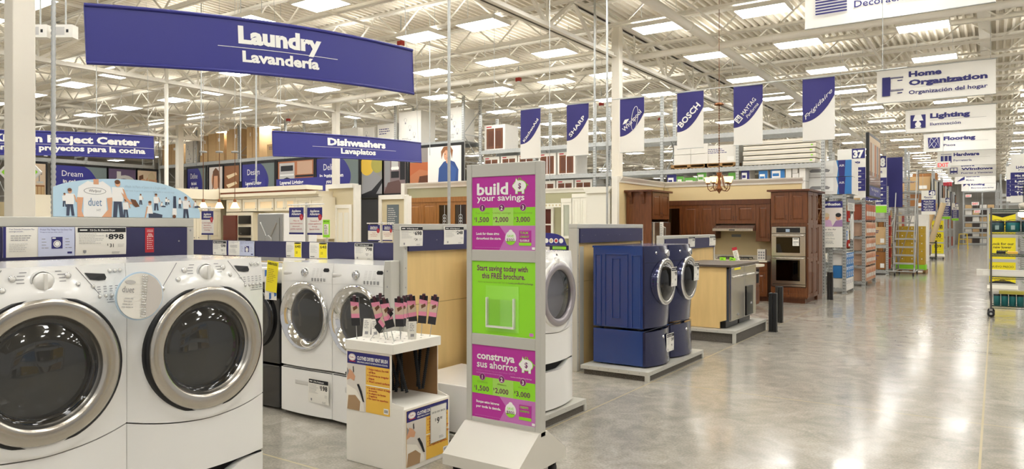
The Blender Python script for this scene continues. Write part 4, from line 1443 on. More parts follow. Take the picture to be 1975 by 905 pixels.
gcard(684, 720, 'white price card reading 798 above the chrome ring dryer', '798', '27')
# cards stuck on machines
price_card('white price card reading 198 on the drawer under the chrome ring washer', (XC1 + .06, YC - .026, .155), 0, .25, .2, '198', hd='27in Pedestal')
def on_machine(yc, dx, z, w_, h_, label, price, out=0.07):
    price_card(label, (XP - .055 + out, yc + dx, z), PI2, w_, h_, price, '41', hd='Front Load Washer')
on_machine(YBL[0], -.04, PLZ + .393 + .47, .17, .21, 'white price card on the glass door of the nearer blue machine', '799', .145)
on_machine(YBL[1], -.04, PLZ + .393 + .49, .17, .21, 'white price card on the glass door of the farther blue machine', '799', .145)
on_machine(YBL[0], .06, PLZ + .12, .22, .20, 'white price card reading 249 on the nearer blue pedestal', '249', .05)
# energy guide tag
q = MB(); q.box(0, -.001, 0, .15, .001, .27, yellow)
q.text('ENERGYGUIDE', .075, .235, .022, ink, y=-.002, bold=.03, w=.125); q.lines(.02, .13, .2, 8, .016, mat('print_ochre', 'B59C1E', .5), y=-.002)
q.thing('energy_label', 'yellow energy label hanging left of the chrome ring washer', 'energy label', (XC1 - .50, YC - .03, 1.06), 0, rot=(0, radians(6), 0))
q = MB(); q.box(0, -.001, 0, .16, .001, .27, paper)
for x, z in ((.0, .2), (.02, .08), (.13, .03), (.06, .0)): q.poly([(x, z), (x + .03, z - .01 + .02), (x + .03, z + .06), (x, z + .06)], -.002, mat('print_hex_blue', '3F6FB4', .5))
q.thing('care_leaflet', 'white leaflet with blue hexagons under the yellow energy label', 'leaflet', (XC1 - .52, YC - .022, .98), 0)
# round spiral bound booklet hanging between the foreground machines
t = thing('hanging_booklet', 'round white spiral bound booklet hanging between the two foreground machines', 'booklet', (XP - .03 + .075, 1.622, 1.33), PI2)
t.rotation_euler = (0, radians(8), PI2)
q = MB()
for y, m_, r, d in ((0, mat('booklet_blue', 'BFD4E6', .4), .102, .004), (-.006, paper, .096, .003)):
    q.lathe([(0, 0), (r, 0), (r, d), (0, d)], (0, y, 0), m_, 'f', 44, False)
q.text('duet', -.055, .012, .026, inkgrey, y=-.0105, w=.05); q.disc(-.05, .055, .022, -.0105, inkpale, .008); q.lines(-.075, -.02, -.01, 4, .012, inkpale, y=-.0105, al='C')
q.poly([(.02, .094), (.055, .078), (.085, .045), (.095, .0), (.085, -.045), (.06, -.075), (.03, -.09)], -.0102, mat('print_stone', 'CFC9C2', .5))
q.obj('pages', t)
q = MB()
for i in range(17):
    z = .085 - i * .0106; q.tube([(-.004 + .003 * i * .3, -.004, z), (.0 + .003 * i * .3, -.017, z + .002), (.016 + .003 * i * .3, -.012, z)], .0016, chrome, 5)
q.obj('spiral_binding', t)
q = MB(); q.lathe([(0, 0), (.012, 0), (.014, .02), (.008, .03), (0, .03)], (.10, .03, .035), chrome, 'f', 14); q.obj('hanging_hook', t)
# arched topper on the foreground wall
a = onX(100, 420, -3.9); c = onX(383, 420, -3.9)
LT = c.y - a.y
t = thing('topper_sign', 'arched pale blue sign with people in white shirts on top of the foreground display wall', 'topper sign', (-3.885, a.y, 1.672), PI2)
HT = .205
def arc(x):
    k = 2 * x / LT - 1
    return HT * (.48 + .52 * sqrt(max(0, 1 - (abs(k + .05) / 1.06) ** 2.2))) if k < 0 else HT * (.0 + 1.0 * sqrt(max(0, 1 - (abs(k + .05) / 1.06) ** 2.4)))
xs = [LT * i / 40 for i in range(41)]
q = MB(); q.prism([(0, 0)] + [(x, arc(x)) for x in xs] + [(LT, 0)], -.002, .004, sky_p)
y = -.003
shirt = mat('print_shirt', 'F0EFEC', .5)
def fig(x, z, s, pose='stand', m_=shirt):
    """small printed figure in a white top and jeans"""
    if pose == 'stand':
        q.poly([(x - .12 * s, z), (x - .02 * s, z), (x + .02 * s, z + .45 * s), (x - .1 * s, z + .45 * s)], y, denim)
        q.poly([(x + .06 * s, z), (x + .16 * s, z), (x + .1 * s, z + .45 * s), (x + .0 * s, z + .45 * s)], y, denim)
        q.poly([(x - .14 * s, z + .42 * s), (x + .14 * s, z + .42 * s), (x + .16 * s, z + .8 * s), (x - .16 * s, z + .8 * s)], y - .0004, m_)
        q.poly([(x + .12 * s, z + .78 * s), (x + .17 * s, z + .74 * s), (x + .26 * s, z + .5 * s), (x + .2 * s, z + .5 * s)], y - .0004, skin)
        q.disc(x, z + .9 * s, .07 * s, y - .0006, skin, .09 * s, 12); q.disc(x - .01 * s, z + .94 * s, .075 * s, y - .0008, hair_b, .06 * s, 12)
    elif pose == 'sit':
        q.poly([(x, z), (x + .7 * s, z), (x + .72 * s, z + .15 * s), (x + .3 * s, z + .25 * s), (x, z + .25 * s)], y, denim)
        q.poly([(x - .1 * s, z + .2 * s), (x + .22 * s, z + .2 * s), (x + .15 * s, z + .62 * s), (x - .08 * s, z + .6 * s)], y - .0004, m_)
        q.poly([(x - .1 * s, z + .55 * s), (x - .04 * s, z + .55 * s), (x - .14 * s, z), (x - .2 * s, z)], y - .0004, skin)
        q.disc(x + .06 * s, z + .72 * s, .08 * s, y - .0006, skin, .1 * s, 12); q.disc(x + .06 * s, z + .78 * s, .085 * s, y - .0008, hair_b, .06 * s, 12)
    else:
        q.poly([(x - .05 * s, z + .4 * s), (x + .1 * s, z + .4 * s), (x + .08 * s, z + .95 * s), (x - .04 * s, z + .95 * s)], y, denim)
        q.poly([(x - .1 * s, z + .12 * s), (x + .12 * s, z + .12 * s), (x + .1 * s, z + .42 * s), (x - .08 * s, z + .42 * s)], y - .0004, m_)
        q.disc(x, z + .06 * s, .08 * s, y - .0006, hair_b, .08 * s, 12)
sx = lambda u: (u - 100) / 283 * LT
# big torso in a T-shirt
u0 = sx(172)
q.poly([(u0 - .062, .0), (u0 + .058, 0), (u0 + .052, .10), (u0 + .085, .105), (u0 + .075, .16), (u0 + .035, .188), (u0 + .012, .18), (u0 - .012, .18), (u0 - .04, .186), (u0 - .085, .155), (u0 - .092, .10), (u0 - .06, .10)], y, shirt)
q.poly([(u0 - .092, .1), (u0 - .062, .1), (u0 - .07, .03), (u0 - .058, 0), (u0 - .09, 0)], y - .0004, skin)
q.poly([(u0 + .085, .105), (u0 + .055, .10), (u0 + .062, .04), (u0 + .03, 0), (u0 + .08, 0)], y - .0004, skin)
q.rect(u0 - .012, .17, u0 + .014, .197, y - .0006, skin)
q.disc(u0 - .004, .135, .056, y - .0006, inkgrey, .018); q.disc(u0 - .004, .135, .053, y - .0009, shirt, .0155)
q.text('Whirlpool', u0 - .004, .129, .015, ink, y=y - .0014, w=.06, shear=.2)
q.text('duet', u0 - .004, .058, .042, mat('print_steel_blue', '5B7DA0', .5), y=y - .001, w=.068)
q.text('HT', u0 + .015, .03, .012, inkgrey, y=y - .001)
fig(sx(118), .05, .07); fig(sx(127), .005, .14); fig(sx(212), .0, .20); fig(sx(227), .0, .10)
q.poly([(sx(218), .135), (sx(228), .11), (sx(240), .075), (sx(236), .07), (sx(224), .10)], y - .0012, skin)
q.poly([(sx(236), .10), (sx(246), .095), (sx(254), .06), (sx(246), .055), (sx(240), .07)], y - .0012, hair_b)
fig(sx(256), .07, .06); fig(sx(272), .0, .11, 'sit'); fig(sx(287), .04, .095); fig(sx(298), .06, .035, 'sit'); fig(sx(308), .07, .045); fig(sx(313), .075, .03)
fig(sx(325), .0, .13, 'hand'); fig(sx(337), .055, .06); fig(sx(350), .0, .125); fig(sx(357), .06, .04); fig(sx(370), .06, .05, 'sit')
pale = mat('print_haze', '9FB6C6', .5)
q.text('Wash 16 Pairs of Jeans in a Single Load', sx(225), .160, .014, pale, y=y - .001, al='L', w=sx(307) - sx(225))
q.text('Lave hasta 16 pares de pantalones de mezclilla en una sola carga', sx(225), .140, .010, pale, y=y - .001, al='L', w=sx(325) - sx(225))
q.obj('printed_board', t)
b = MB(); b.box(.0, .004, -.002, LT, .02, .012, alu); b.obj('foot_rail', t)
# navy arched topper and rails beyond the pearl ring dryer
a = onY(985, 475, 7.1); c = onY(1093, 475, 7.1)
t = thing('topper_sign', 'navy arched sign with round picture icons behind the pearl ring dryer', 'topper sign', (a.x, 7.1, 1.412))
L_ = c.x - a.x
q = MB(); q.prism([(L_ * i / 20, .14 * sqrt(max(0, 1 - (2 * i / 20 - 1) ** 4))) for i in range(21)] + [(L_, 0), (0, 0)], 0, .006, signblue)
q.lines(L_ * .25, L_ * .75, .12, 1, .02, white, .01, -.001)
for i, m_ in enumerate((paper, lime, white, taupe, inkred, white)):
    q.disc(L_ * (.48 + i * .085), .05, .028, -.001, white); q.disc(L_ * (.48 + i * .085), .05, .018, -.002, m_)
q.obj('printed_board', t)
def shelf_strip(u0, u1, v0, v1, Y, m_, label, txt=None, tm=None):
    a = onY(u0, v1, Y); c = onY(u1, v0, Y)
    q = MB(); q.box(0, -.003, 0, c.x - a.x, .001, c.z - a.z, m_)
    if txt: q.text(txt, (c.x - a.x) / 2, (c.z - a.z) * .25, (c.z - a.z) * .6, tm, y=-.0045, bold=.01)
    else: q.lines((c.x - a.x) * .1, (c.x - a.x) * .9, (c.z - a.z) * .7, 2, (c.z - a.z) * .4, inkgrey, y=-.0045)
    q.thing('shelf_tag', label, 'shelf tag', a)
YT = 7.094
shelf_strip(1045, 1060, 476, 482, YT, paper, 'small cream shelf tag on the far rail behind the pearl ring dryer')
shelf_strip(1066, 1092, 476, 481, YT, lime, 'lime green shelf tag on the upper edge of the far rail')
shelf_strip(1098, 1116, 475, 484, YT, paper, 'white and black shelf tag on the far rail at its right end')
shelf_strip(1058, 1092, 484, 489, YT, lime, 'lime green shelf tag reading 100 back behind the pearl ring dryer', '$100 back', ink)

# ================================================================== KITCHEN DISPLAYS
def wall_box(name, x0, y0, x1, y1, z1, m_, crown=None, z0=0):
    b = MB(); b.box(x0, y0, z0, x1, y1, z1, m_); b.struct(name)
def crown_run(name, x0, y0, x1, y1, z, out):
    """moulding on the viewer's side of a partition; out = direction it projects"""
    b = MB()
    prof = ((0, -.13), (.02, -.13), (.03, -.09), (.075, -.03), (.085, 0), (0, 0))
    if abs(x1 - x0) > abs(y1 - y0):
        pts = [[(x, y0 + out * o, z + h) for o, h in prof] for x in (x0, x1)]
    else:
        pts = [[(x0 + out * o, y, z + h) for o, h in prof] for y in (y0, y1)]
    n = len(prof)
    b.add(pts[0] + pts[1], [(i, (i + 1) % n, n + (i + 1) % n, n + i) for i in range(n)] + [tuple(range(n)), tuple(range(2 * n - 1, n - 1, -1))], trimw)
    b.struct(name)
def door_panel(parent, x0, z0, x1, z1, y, m_, knob=None, glazed=False, hm=None, name='door', raised=True):
    """framed cabinet door in the local x-z plane, facing -y"""
    b = MB(); f_ = min(.07, (x1 - x0) * .22)
    g = .003
    x0 += g; x1 -= g; z0 += g; z1 -= g
    b.box(x0, y - .02, z0, x0 + f_, y, z1, m_); b.box(x1 - f_, y - .02, z0, x1, y, z1, m_)
    b.box(x0 + f_, y - .02, z0, x1 - f_, y, z0 + f_, m_); b.box(x0 + f_, y - .02, z1 - f_, x1 - f_, y, z1, m_)
    if not glazed:
        b.box(x0 + f_, y - .008, z0 + f_, x1 - f_, y, z1 - f_, m_)
        if raised and x1 - x0 > .2:
            i0, i1, j0, j1 = x0 + f_ + .012, x1 - f_ - .012, z0 + f_ + .012, z1 - f_ - .012
            k = .022
            b.add([(i0, y - .008, j0), (i1, y - .008, j0), (i1, y - .008, j1), (i0, y - .008, j1), (i0 + k, y - .018, j0 + k), (i1 - k, y - .018, j0 + k), (i1 - k, y - .018, j1 - k), (i0 + k, y - .018, j1 - k)],
                  [(4, 5, 6, 7), (0, 1, 5, 4), (1, 2, 6, 5), (2, 3, 7, 6), (3, 0, 4, 7)], m_)
    o = b.obj(name, parent)
    if glazed:
        q = MB(); q.rect(x0 + f_, z0 + f_, x1 - f_, z1 - f_, y - .008, cglass if glazed is True else glazed); q.obj('glass_pane', o)
    if knob:
        q = MB()
        if knob[0] == 'bar':
            kx, kz = knob[1], knob[2]
            q.tube([(kx, y - .02, kz - .05), (kx, y - .045, kz - .035), (kx, y - .045, kz + .035), (kx, y - .02, kz + .05)], .005, hm or iron, 6)
        else:
            q.lathe([(.006, 0), (.006, .015), (.014, .02), (0, .03)], (knob[1], y - .02, knob[2]), hm or bronze, 'f', 10)
        q.obj('handle', o)
    return o

# --- cherry kitchen ---
KX0, KY1, KZ = -6.73, 16.6, 2.68
wall_box('partition_wall', KX0 - .12, 14.1, KX0, KY1 + .12, KZ, beige)
wall_box('partition_wall', KX0, KY1, -4.12, KY1 + .12, KZ, beige)
wall_box('partition_wall', -4.12, KY1, -3.55, KY1 + .12, KZ, beige, z0=2.43)
crown_run('crown_trim', KX0, 14.1, KX0, KY1, KZ + .03, 1)
crown_run('crown_trim', KX0, KY1, -3.5, KY1, KZ + .03, -1)
b = MB(); b.box(KX0 - .13, 14.0, 0, KX0 + .0, 14.1, KZ + .03, trimw); b.struct('trim')
t = thing('fridge_cabinet', 'tall cherry cabinet end around the steel fridge with two small doors and corbels', 'cabinet', (-6.13, 14.42, 0), PI2)
# local x runs along the aisle, local -y faces the aisle
b = MB()
b.box(0, .0, 0, .03, .58, 2.38, cherry); b.box(.97, .0, 0, 1.0, .58, 2.38, cherry); b.box(.03, .02, 1.78, .97, .58, 2.38, cherry)
b.obj('carcass', t)
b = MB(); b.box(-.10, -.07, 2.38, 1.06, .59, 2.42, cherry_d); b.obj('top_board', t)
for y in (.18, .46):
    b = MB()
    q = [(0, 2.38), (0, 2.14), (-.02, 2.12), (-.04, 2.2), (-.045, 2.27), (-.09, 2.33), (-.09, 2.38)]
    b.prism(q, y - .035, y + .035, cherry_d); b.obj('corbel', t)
door_panel(t, .03, 1.79, .5, 2.37, .0, cherry, ('bar', .46, 1.88)); door_panel(t, .5, 1.79, .97, 2.37, .0, cherry, ('bar', .54, 1.88))
t = thing('refrigerator', 'stainless steel refrigerator set into the cherry cabinet at the left of the kitchen', 'refrigerator', (-6.07, 14.46, 0), PI2)
b = MB(); b.box(.0, .06, .02, .92, .50, 1.73, mat('fridge_grey', '77787A', .4)); b.obj('cabinet', t)
b = MB(); b.box(.0, .0, .7, .46, .055, 1.72, steel); o = b.obj('door', t, bevel=.01)
b = MB(); b.tube([(.42, -.0, .8), (.42, -.045, .83), (.42, -.045, 1.6), (.42, 0, 1.63)], .012, steel, 8); b.obj('handle', o)
b = MB(); b.box(.465, .0, .7, .92, .055, 1.72, steel); o = b.obj('door', t, bevel=.01)
b = MB(); b.tube([(.50, -.0, .8), (.50, -.045, .83), (.50, -.045, 1.6), (.50, 0, 1.63)], .012, steel, 8); b.obj('handle', o)
b = MB(); b.box(.0, .0, .08, .92, .055, .69, steel); b.obj('freezer_drawer', t, bevel=.01)
q = MB(); q.box(0, -.002, 0, .2, 0, .45, paper); q.lines(.02, .18, .4, 9, .04, inkgrey, y=-.003); q.thing('info_sheet', 'white information sheet on the steel refrigerator', 'info sheet', (-6.07 + .004, 14.74, 1.28), PI2)

YU = 16.25
def upper(x0, x1, z0, z1, label, doors, glazed=False, m_=cherry, yf=YU, yb=KY1, crown=True, hm=None):
    t = thing('wall_cabinet', label, 'cabinet', (x0, yf, 0))
    w_ = x1 - x0
    b = MB(); b.box(0, .0, z0, w_, yb - yf - .004, z1, m_); b.obj('carcass', t)
    if crown:
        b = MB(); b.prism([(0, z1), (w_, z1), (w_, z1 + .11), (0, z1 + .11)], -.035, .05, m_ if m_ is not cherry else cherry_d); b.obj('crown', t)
    for i in range(doors):
        a, c = w_ * i / doors, w_ * (i + 1) / doors
        kx = c - .035 if i % 2 == 0 else a + .035
        door_panel(t, a, z0, c, z1, -.0, m_, ('bar', kx, z0 + .12) if m_ is cherry else ('knob', kx, z0 + .06), glazed=glazed, hm=hm)
    return t
ux = lambda u, Y: onY(u, 438, Y).x
x1290, x1317, x1381, x1458, x1484 = [ux(u, YU) for u in (1290, 1317, 1381, 1458, 1486)]
upper(x1290 - .25, x1317, 1.36, 2.13, 'cherry corner wall cabinet with a dark glass door beside the refrigerator', 1, glazed=dglass)
upper(x1317, x1381, 1.36, 2.13, 'wide cherry wall cabinet with two tall doors left of the range hood', 2)
upper(x1381, x1458, 1.69, 2.13, 'short cherry wall cabinet with two doors above the range hood', 2)
upper(x1458, x1484, 1.30, 2.13, 'narrow tall cherry wall cabinet right of the range hood', 1)
t = thing('range_hood', 'stainless steel range hood under the short cherry cabinet', 'range hood', (x1381, 16.1, 1.53))
b = MB(); w_ = x1458 - x1381
b.add([(0, -.1, 0), (w_, -.1, 0), (w_, .49, 0), (0, .49, 0), (0, -.1, .055), (w_, -.1, .055), (w_, .15, .15), (0, .15, .15), (w_, .49, .15), (0, .49, .15)],
      [(3, 2, 1, 0), (0, 1, 5, 4), (4, 5, 6, 7), (7, 6, 8, 9), (2, 3, 9, 8), (1, 2, 8, 6, 5), (0, 4, 7, 9, 3)], steel)
b.obj('canopy', t)
q = MB(); q.box(w_ * .42, -.105, .015, w_ * .56, -.099, .035, ink); q.obj('control_strip', t)
b = MB(); b.box(w_ * .28, KY1 - .1 - .0 - 16.1 + .09, -.14, w_ * .52, KY1 - 16.1 - .004, -.08, grey_pl); b.obj('outlet_strip', t)
# base run with cooktop
t = thing('base_cabinet', 'cherry base cabinet run under the pale counter along the kitchen back wall', 'cabinet', (x1317 - .5, 15.98, 0))
L_ = x1484 - x1317 + .5
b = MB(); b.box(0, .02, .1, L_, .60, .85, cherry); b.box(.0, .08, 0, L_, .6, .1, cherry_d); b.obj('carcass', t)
n = 5
for i in range(n):
    a, c = L_ * i / n, L_ * (i + 1) / n
    door_panel(t, a, .66, c, .84, .02, cherry, ('bar', (a + c) / 2, .75), name='drawer', raised=False); door_panel(t, a, .11, c, .65, .02, cherry, ('bar', c - .05, .55))
b = MB(); b.box(0, 0, 0, L_, .61, .035, counter); b.box(0, .59, .035, L_, .61, .13, counter); b.thing('countertop', 'pale stone countertop along the kitchen back wall', 'countertop', (x1317 - .5, 15.96, .85), bevel=.006)
t = thing('cooktop', 'black cooktop with iron grates on the pale counter under the hood', 'cooktop', (x1381 + .05, 16.06, .887))
b = MB(); b.box(0, 0, 0, .75, .45, .02, steel); b.obj('plate', t)
for gx in (.14, .38, .62):
    b = MB()
    for k in range(3):
        b.tube([(gx - .1, .06 + k * .16, .05), (gx + .1, .06 + k * .16, .05)], .008, iron, 5)
    for k in (-.1, .1):
        b.tube([(gx + k, .06, .05), (gx + k, .38, .05)], .008, iron, 5); b.tube([(gx + k, .06, .05), (gx + k, .06, .02)], .008, iron, 5); b.tube([(gx + k, .38, .05), (gx + k, .38, .02)], .008, iron, 5)
    b.obj('grate', t)
b = MB(); b.box(0, 0, 0, .17, .12, .24, cartonw)
for i in range(3):
    for j in range(3): b.rect(.02 + i * .05, .03 + j * .06, .055 + i * .05, .07 + j * .06, -.001, inkgrey)
b.thing('sample_rack', 'white sample rack with grey squares on the counter beside the double oven', 'sample rack', (x1484 - .27, 16.2, .887))
# --- double oven tower ---
OX0, OX1, OY = -4.03, -3.29, 15.95
t = thing('oven_cabinet', 'tall cherry cabinet around the double wall oven at the end of the kitchen', 'cabinet', (OX0, OY, 0))
w_ = OX1 - OX0
b = MB(); b.box(0, .02, .1, w_, 1.05, .345, cherry); b.box(0, .02, 1.635, w_, 1.05, 2.38, cherry); b.box(0, .02, .345, .02, 1.05, 1.635, cherry); b.box(w_ - .02, .02, .345, w_, 1.05, 1.635, cherry); b.box(.02, .7, .345, w_ - .02, 1.05, 1.635, cherry)
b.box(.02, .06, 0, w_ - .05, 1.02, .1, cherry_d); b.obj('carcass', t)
b = MB(); b.box(-.07, -.05, 2.38, w_ + .06, 1.6, 2.42, cherry_d); b.obj('top_board', t)
door_panel(t, 0, 1.70, w_ / 2, 2.37, .02, cherry, ('bar', w_ / 2 - .05, 1.82)); door_panel(t, w_ / 2, 1.70, w_, 2.37, .02, cherry, ('bar', w_ / 2 + .05, 1.82))
door_panel(t, 0, .13, w_, .335, .02, cherry, ('bar', w_ / 2, .23), name='drawer', raised=False)
sd = bpy.data.objects.new('side_panel', None)
for (y0, y1, z0, z1) in ((.04, .52, 1.70, 2.37), (.54, 1.02, 1.70, 2.37), (.04, .52, .98, 1.67), (.54, 1.02, .98, 1.67), (.04, .52, .13, .95), (.54, 1.02, .13, .95)):
    b = MB()
    for a in ((y0, y0 + .07, z0, z1), (y1 - .07, y1, z0, z1), (y0 + .07, y1 - .07, z0, z0 + .07), (y0 + .07, y1 - .07, z1 - .07, z1)):
        b.box(w_, a[0], a[2], w_ + .016, a[1], a[3], cherry)
    b.box(w_, y0 + .1, z0 + .1, w_ + .012, y1 - .1, z1 - .1, cherry)
    b.obj('side_panel', t)
t = thing('wine_rack', 'narrow cherry tower with diagonal wine cubbies behind the double oven cabinet', 'wine rack', (OX0, OY + 1.06, 0))
b = MB(); b.box(0, 0, .0, w_, .5, 1.66, cherry); b.box(0, 0, 1.68, .02, .5, 2.375, cherry)
for z in (1.66, 2.02, 2.355): b.box(.02, 0, z, w_, .5, z + .02, cherry)
for y in (0, .48): b.box(.02, y, 1.68, w_, y + .02, 2.36, cherry)
b.obj('carcass', t)
for z in (1.68, 2.04):
    b = MB(); b.tube([(w_ - .02, .03, z + .01), (w_ - .02, .47, z + .32)], .008, oak, 4); b.tube([(w_ - .02, .47, z + .01), (w_ - .02, .03, z + .32)], .008, oak, 4); b.obj('cross_divider', t)
b = MB(); b.box(w_, .04, .12, w_ + .014, .46, .8, cherry); b.obj('side_panel', t); b = MB(); b.box(w_, .04, .86, w_ + .014, .46, 1.62, cherry); b.obj('side_panel', t)
t = thing('double_oven', 'stainless double wall oven with black glass doors and a price sheet', 'oven', (OX0 + .025, OY + .0, .355))
ow, oh = w_ - .05, 1.27
b = MB(); b.box(.01, .03, .0, ow - .01, .6, oh, mat('oven_body', '3A3A3C', .5)); b.obj('body', t)
b = MB(); b.box(0, -.02, oh - .14, ow, .03, oh, steel); b.box(ow * .14, -.023, oh - .125, ow * .84, -.02, oh - .02, black); b.rect(ow * .42, oh - .11, ow * .54, oh - .05, -.0235, mat('display_pale', '9FB2C8', .4)); b.obj('control_panel', t)
for z0, z1 in ((.645, oh - .15), (.05, .635)):
    b = MB(); b.box(0, -.03, z0, ow, .03, z1, steel); b.box(ow * .14, -.034, z0 + .07, ow * .84, -.03, z1 - .07, black); o = b.obj('oven_door', t)
    b = MB(); b.box(ow * .14, -.037, z0 + .07, ow * .84, -.0345, z1 - .07, bglass); b.obj('door_glass', o)
    b = MB(); b.tube([(.03, -.03, z1 - .035), (.03, -.075, z1 - .035), (ow - .03, -.075, z1 - .035), (ow - .03, -.03, z1 - .035)], .013, steel, 8); b.obj('handle', o)
b = MB(); b.box(0, -.02, .0, ow, .03, .04, steel); b.obj('vent_strip', t)
q = MB(); q.box(0, -.002, 0, .13, 0, .17, paper); q.text('3099', .065, .06, .04, ink, y=-.003); q.rect(.02, .14, .11, .155, -.003, ink); q.lines(.02, .11, .045, 2, .015, inkgrey, y=-.003)
q.thing('price_sheet', 'white price sheet on the upper glass door of the double oven', 'price sheet', (OX0 + .46, OY - .043, 1.22))
# --- island with rounded stone top ---
IX1, IY0 = -3.9, 13.9
t = thing('kitchen_island', 'cherry kitchen island with drawers at its end, half hidden by the dishwashers', 'island', (-5.9, IY0, 0))
b = MB(); b.box(0, .05, .1, 2.0, .65, .85, cherry); b.box(.05, .1, 0, 1.95, .6, .1, cherry_d); b.obj('carcass', t)
for i in range(4):
    door_panel(t, .02 + i * .49, .12, .02 + (i + 1) * .49, .84, .05, cherry, ('bar', .45 + i * .49, .7))
e = MB(); e.box(2.0, .08, .13, 2.016, .62, .44, cherry); e.box(2.016, .16, .2, 2.022, .54, .38, cherry_d); e.obj('drawer', t)
e = MB(); e.box(2.0, .08, .47, 2.016, .62, .83, cherry); e.box(2.016, .14, .52, 2.02, .56, .79, dark); e.box(2.02, .34, .52, 2.024, .36, .79, cherry); e.obj('glazed_door', t)
b = MB()
pts = [(0, 0), (2.0, 0)] + [(2.0 + .16 * sin(a), .35 - .35 * cos(a)) for a in [pi * i / 10 for i in range(1, 10)]] + [(2.0, .7), (0, .7)]
n = len(pts)
b.add([(x, y, 0) for x, y in pts] + [(x, y, .035) for x, y in pts], [tuple(range(n - 1, -1, -1)), tuple(range(n, 2 * n))] + [(i, (i + 1) % n, n + (i + 1) % n, n + i) for i in range(n)], counter)
b.thing('countertop', 'pale stone island top with a rounded end', 'countertop', (-5.9, IY0, .852))
p = onY(1400, 500, 14.3)
b = MB(); b.tube([(0, 0, 0), (0, 0, .22), (.03, 0, .30), (.10, 0, .33), (.18, 0, .30), (.2, 0, .24)], .012, chrome, 8); b.lathe([(.03, 0), (.025, .03), (0, .03)], (0, 0, 0), chrome)
b.thing('faucet', 'chrome gooseneck faucet on the island behind the dishwashers', 'faucet', (-5.0, 14.3, .888))
for i, u in enumerate((1394, 1411)):
    q = MB(); q.box(-.06, 0, 0, .06, .002, .13, lime); q.lines(-.04, .04, .1, 3, .03, ink, y=-.002); q.thing('lime_tag', ('lower', 'tilted')[i] + ' lime green tag on the island near the faucet', 'tag', (ux(u, 14.15), 14.15, .888), rot=(0, radians(10 * i), 0))
q = MB(); q.box(-.05, 0, 0, .05, .004, .34, paper); q.rect(-.05, .28, .05, .34, -.001, inkred); q.lines(-.03, .04, .25, 7, .03, inkgrey, y=-.002); q.thing('info_card', 'tall white card with a red head leaning on the island', 'info card', (ux(1424, 14.2), 14.2, .888), rot=(0, radians(-14), 0))
# --- chandelier ---
p = onY(1387, 340, 14.25)
t = thing('chandelier', 'bronze five arm chandelier with glowing amber glass shades above the kitchen', 'chandelier', (p.x, 14.25, 2.35))
b = MB(); b.lathe([(0, -.06), (.012, -.05), (.02, -.03), (.045, .0), (.075, .03), (.05, .06), (.03, .1), (.035, .16), (.02, .25), (.045, .33), (.06, .36), (.0, .37)], (0, 0, 0), bronze, 'z', 20); b.obj('stem', t)
for i in range(5):
    a = radians(-100 + 72 * i)
    ca, sa = cos(a), sin(a)
    b = MB()
    b.tube([(r * ca, r * sa, z) for r, z in ((.03, .04), (.10, .0), (.17, -.01), (.22, .04), (.235, .11), (.22, .14))], .009, bronze, 6)
    b.tube([(r * ca, r * sa, z) for r, z in ((.03, .33), (.08, .30), (.09, .2), (.12, .08), (.17, .03))], .007, bronze, 6)
    b.lathe([(.0, .13), (.04, .13), (.045, .15), (.03, .16)], (.22 * ca, .22 * sa, 0), bronze, 'z', 14); o = b.obj('arm', t)
    b = MB(); b.lathe([(.03, .15), (.05, .19), (.06, .23), (.078, .27)], (.22 * ca, .22 * sa, 0), bulb, 'z', 20); b.obj('glass_shade', o)
b = MB()
h = ZC - 2.72
b.tube([(0, 0, .37), (0, 0, h + .37)], .006, bronze, 6)
for k in range(int(1.4 / .05)): b.lathe([(.004, 0), (.012, .015), (.012, .03), (.004, .045)], (0, 0, .38 + k * .05), bronze, 'z', 6)
b.obj('chain', t)
b = MB(); b.lathe([(.10, 0), (.09, .03), (.02, .05), (0, .05)], (0, 0, 1.72), bronze, 'z', 20); b.obj('canopy', t)
# --- dishwashers on their platform ---
platform('p', 'grey carpet sided platform with metal edge under the two steel dishwashers', -3.94, -2.99, 9.95, 11.58, h=.18)
t = thing('display_counter', 'maple sided display counter with a dark top holding two dishwashers', 'display counter', (-3.93, 10.08, .182))
b = MB(); b.prism([(0, 0), (.68, 0), (.68, .09), (.77, .12), (.77, .87), (0, .87)], 0, .03, tan); b.obj('end_panel', t)
b = MB(); b.prism([(0, 0), (.68, 0), (.68, .09), (.77, .12), (.77, .87), (0, .87)], 1.31, 1.34, tan); b.obj('end_panel', t)
b = MB(); b.box(0, .03, 0, .03, 1.31, .87, tan); b.box(.58, .03, 0, .61, 1.31, .08, black); b.obj('back_panel', t)
b = MB(); b.box(-.03, -.04, .87, .85, 1.40, .90, mat('dark_laminate', '4E443C', .35)); b.obj('dark_top', t)
for i, (y, lb) in enumerate(((10.115, 'nearer stainless dishwasher with a bar handle under the dark counter'), (10.745, 'farther stainless dishwasher, with a black panel standing against it'))):
    t = thing('dishwasher', lb, 'dishwasher', (-3.11, y, .185), PI2)
    b = MB(); b.box(.01, .02, .1, .60, .55, .84, mat('dishwasher_side', '5D6674', .35, .5)); b.box(.02, .07, 0, .59, .5, .1, black); b.obj('tub', t)
    b = MB(); b.box(.0, -.02, .1, .61, .02, .86, steel); b.obj('door', t, bevel=.008)
    b = MB(); b.tube([(.06, -.02, .72), (.06, -.06, .73), (.55, -.06, .73), (.55, -.02, .72)], .018, steel, 8); b.obj('handle', t)
    if i == 0:
        q = MB(); q.box(.12, -.023, .82, .42, -.021, .85, yellow); q.obj('energy_strip', t)
    q = MB(); q.box(.25, -.024, .16, .34, -.021, .185, grey_pl); q.obj('badge', t)
b = MB(); b.box(0, -.012, 0, .34, .0, .44, mat('black_panel', '1D1D1F', .25)); b.rect(.2, .16, .28, .19, -.0125, grey_pl)
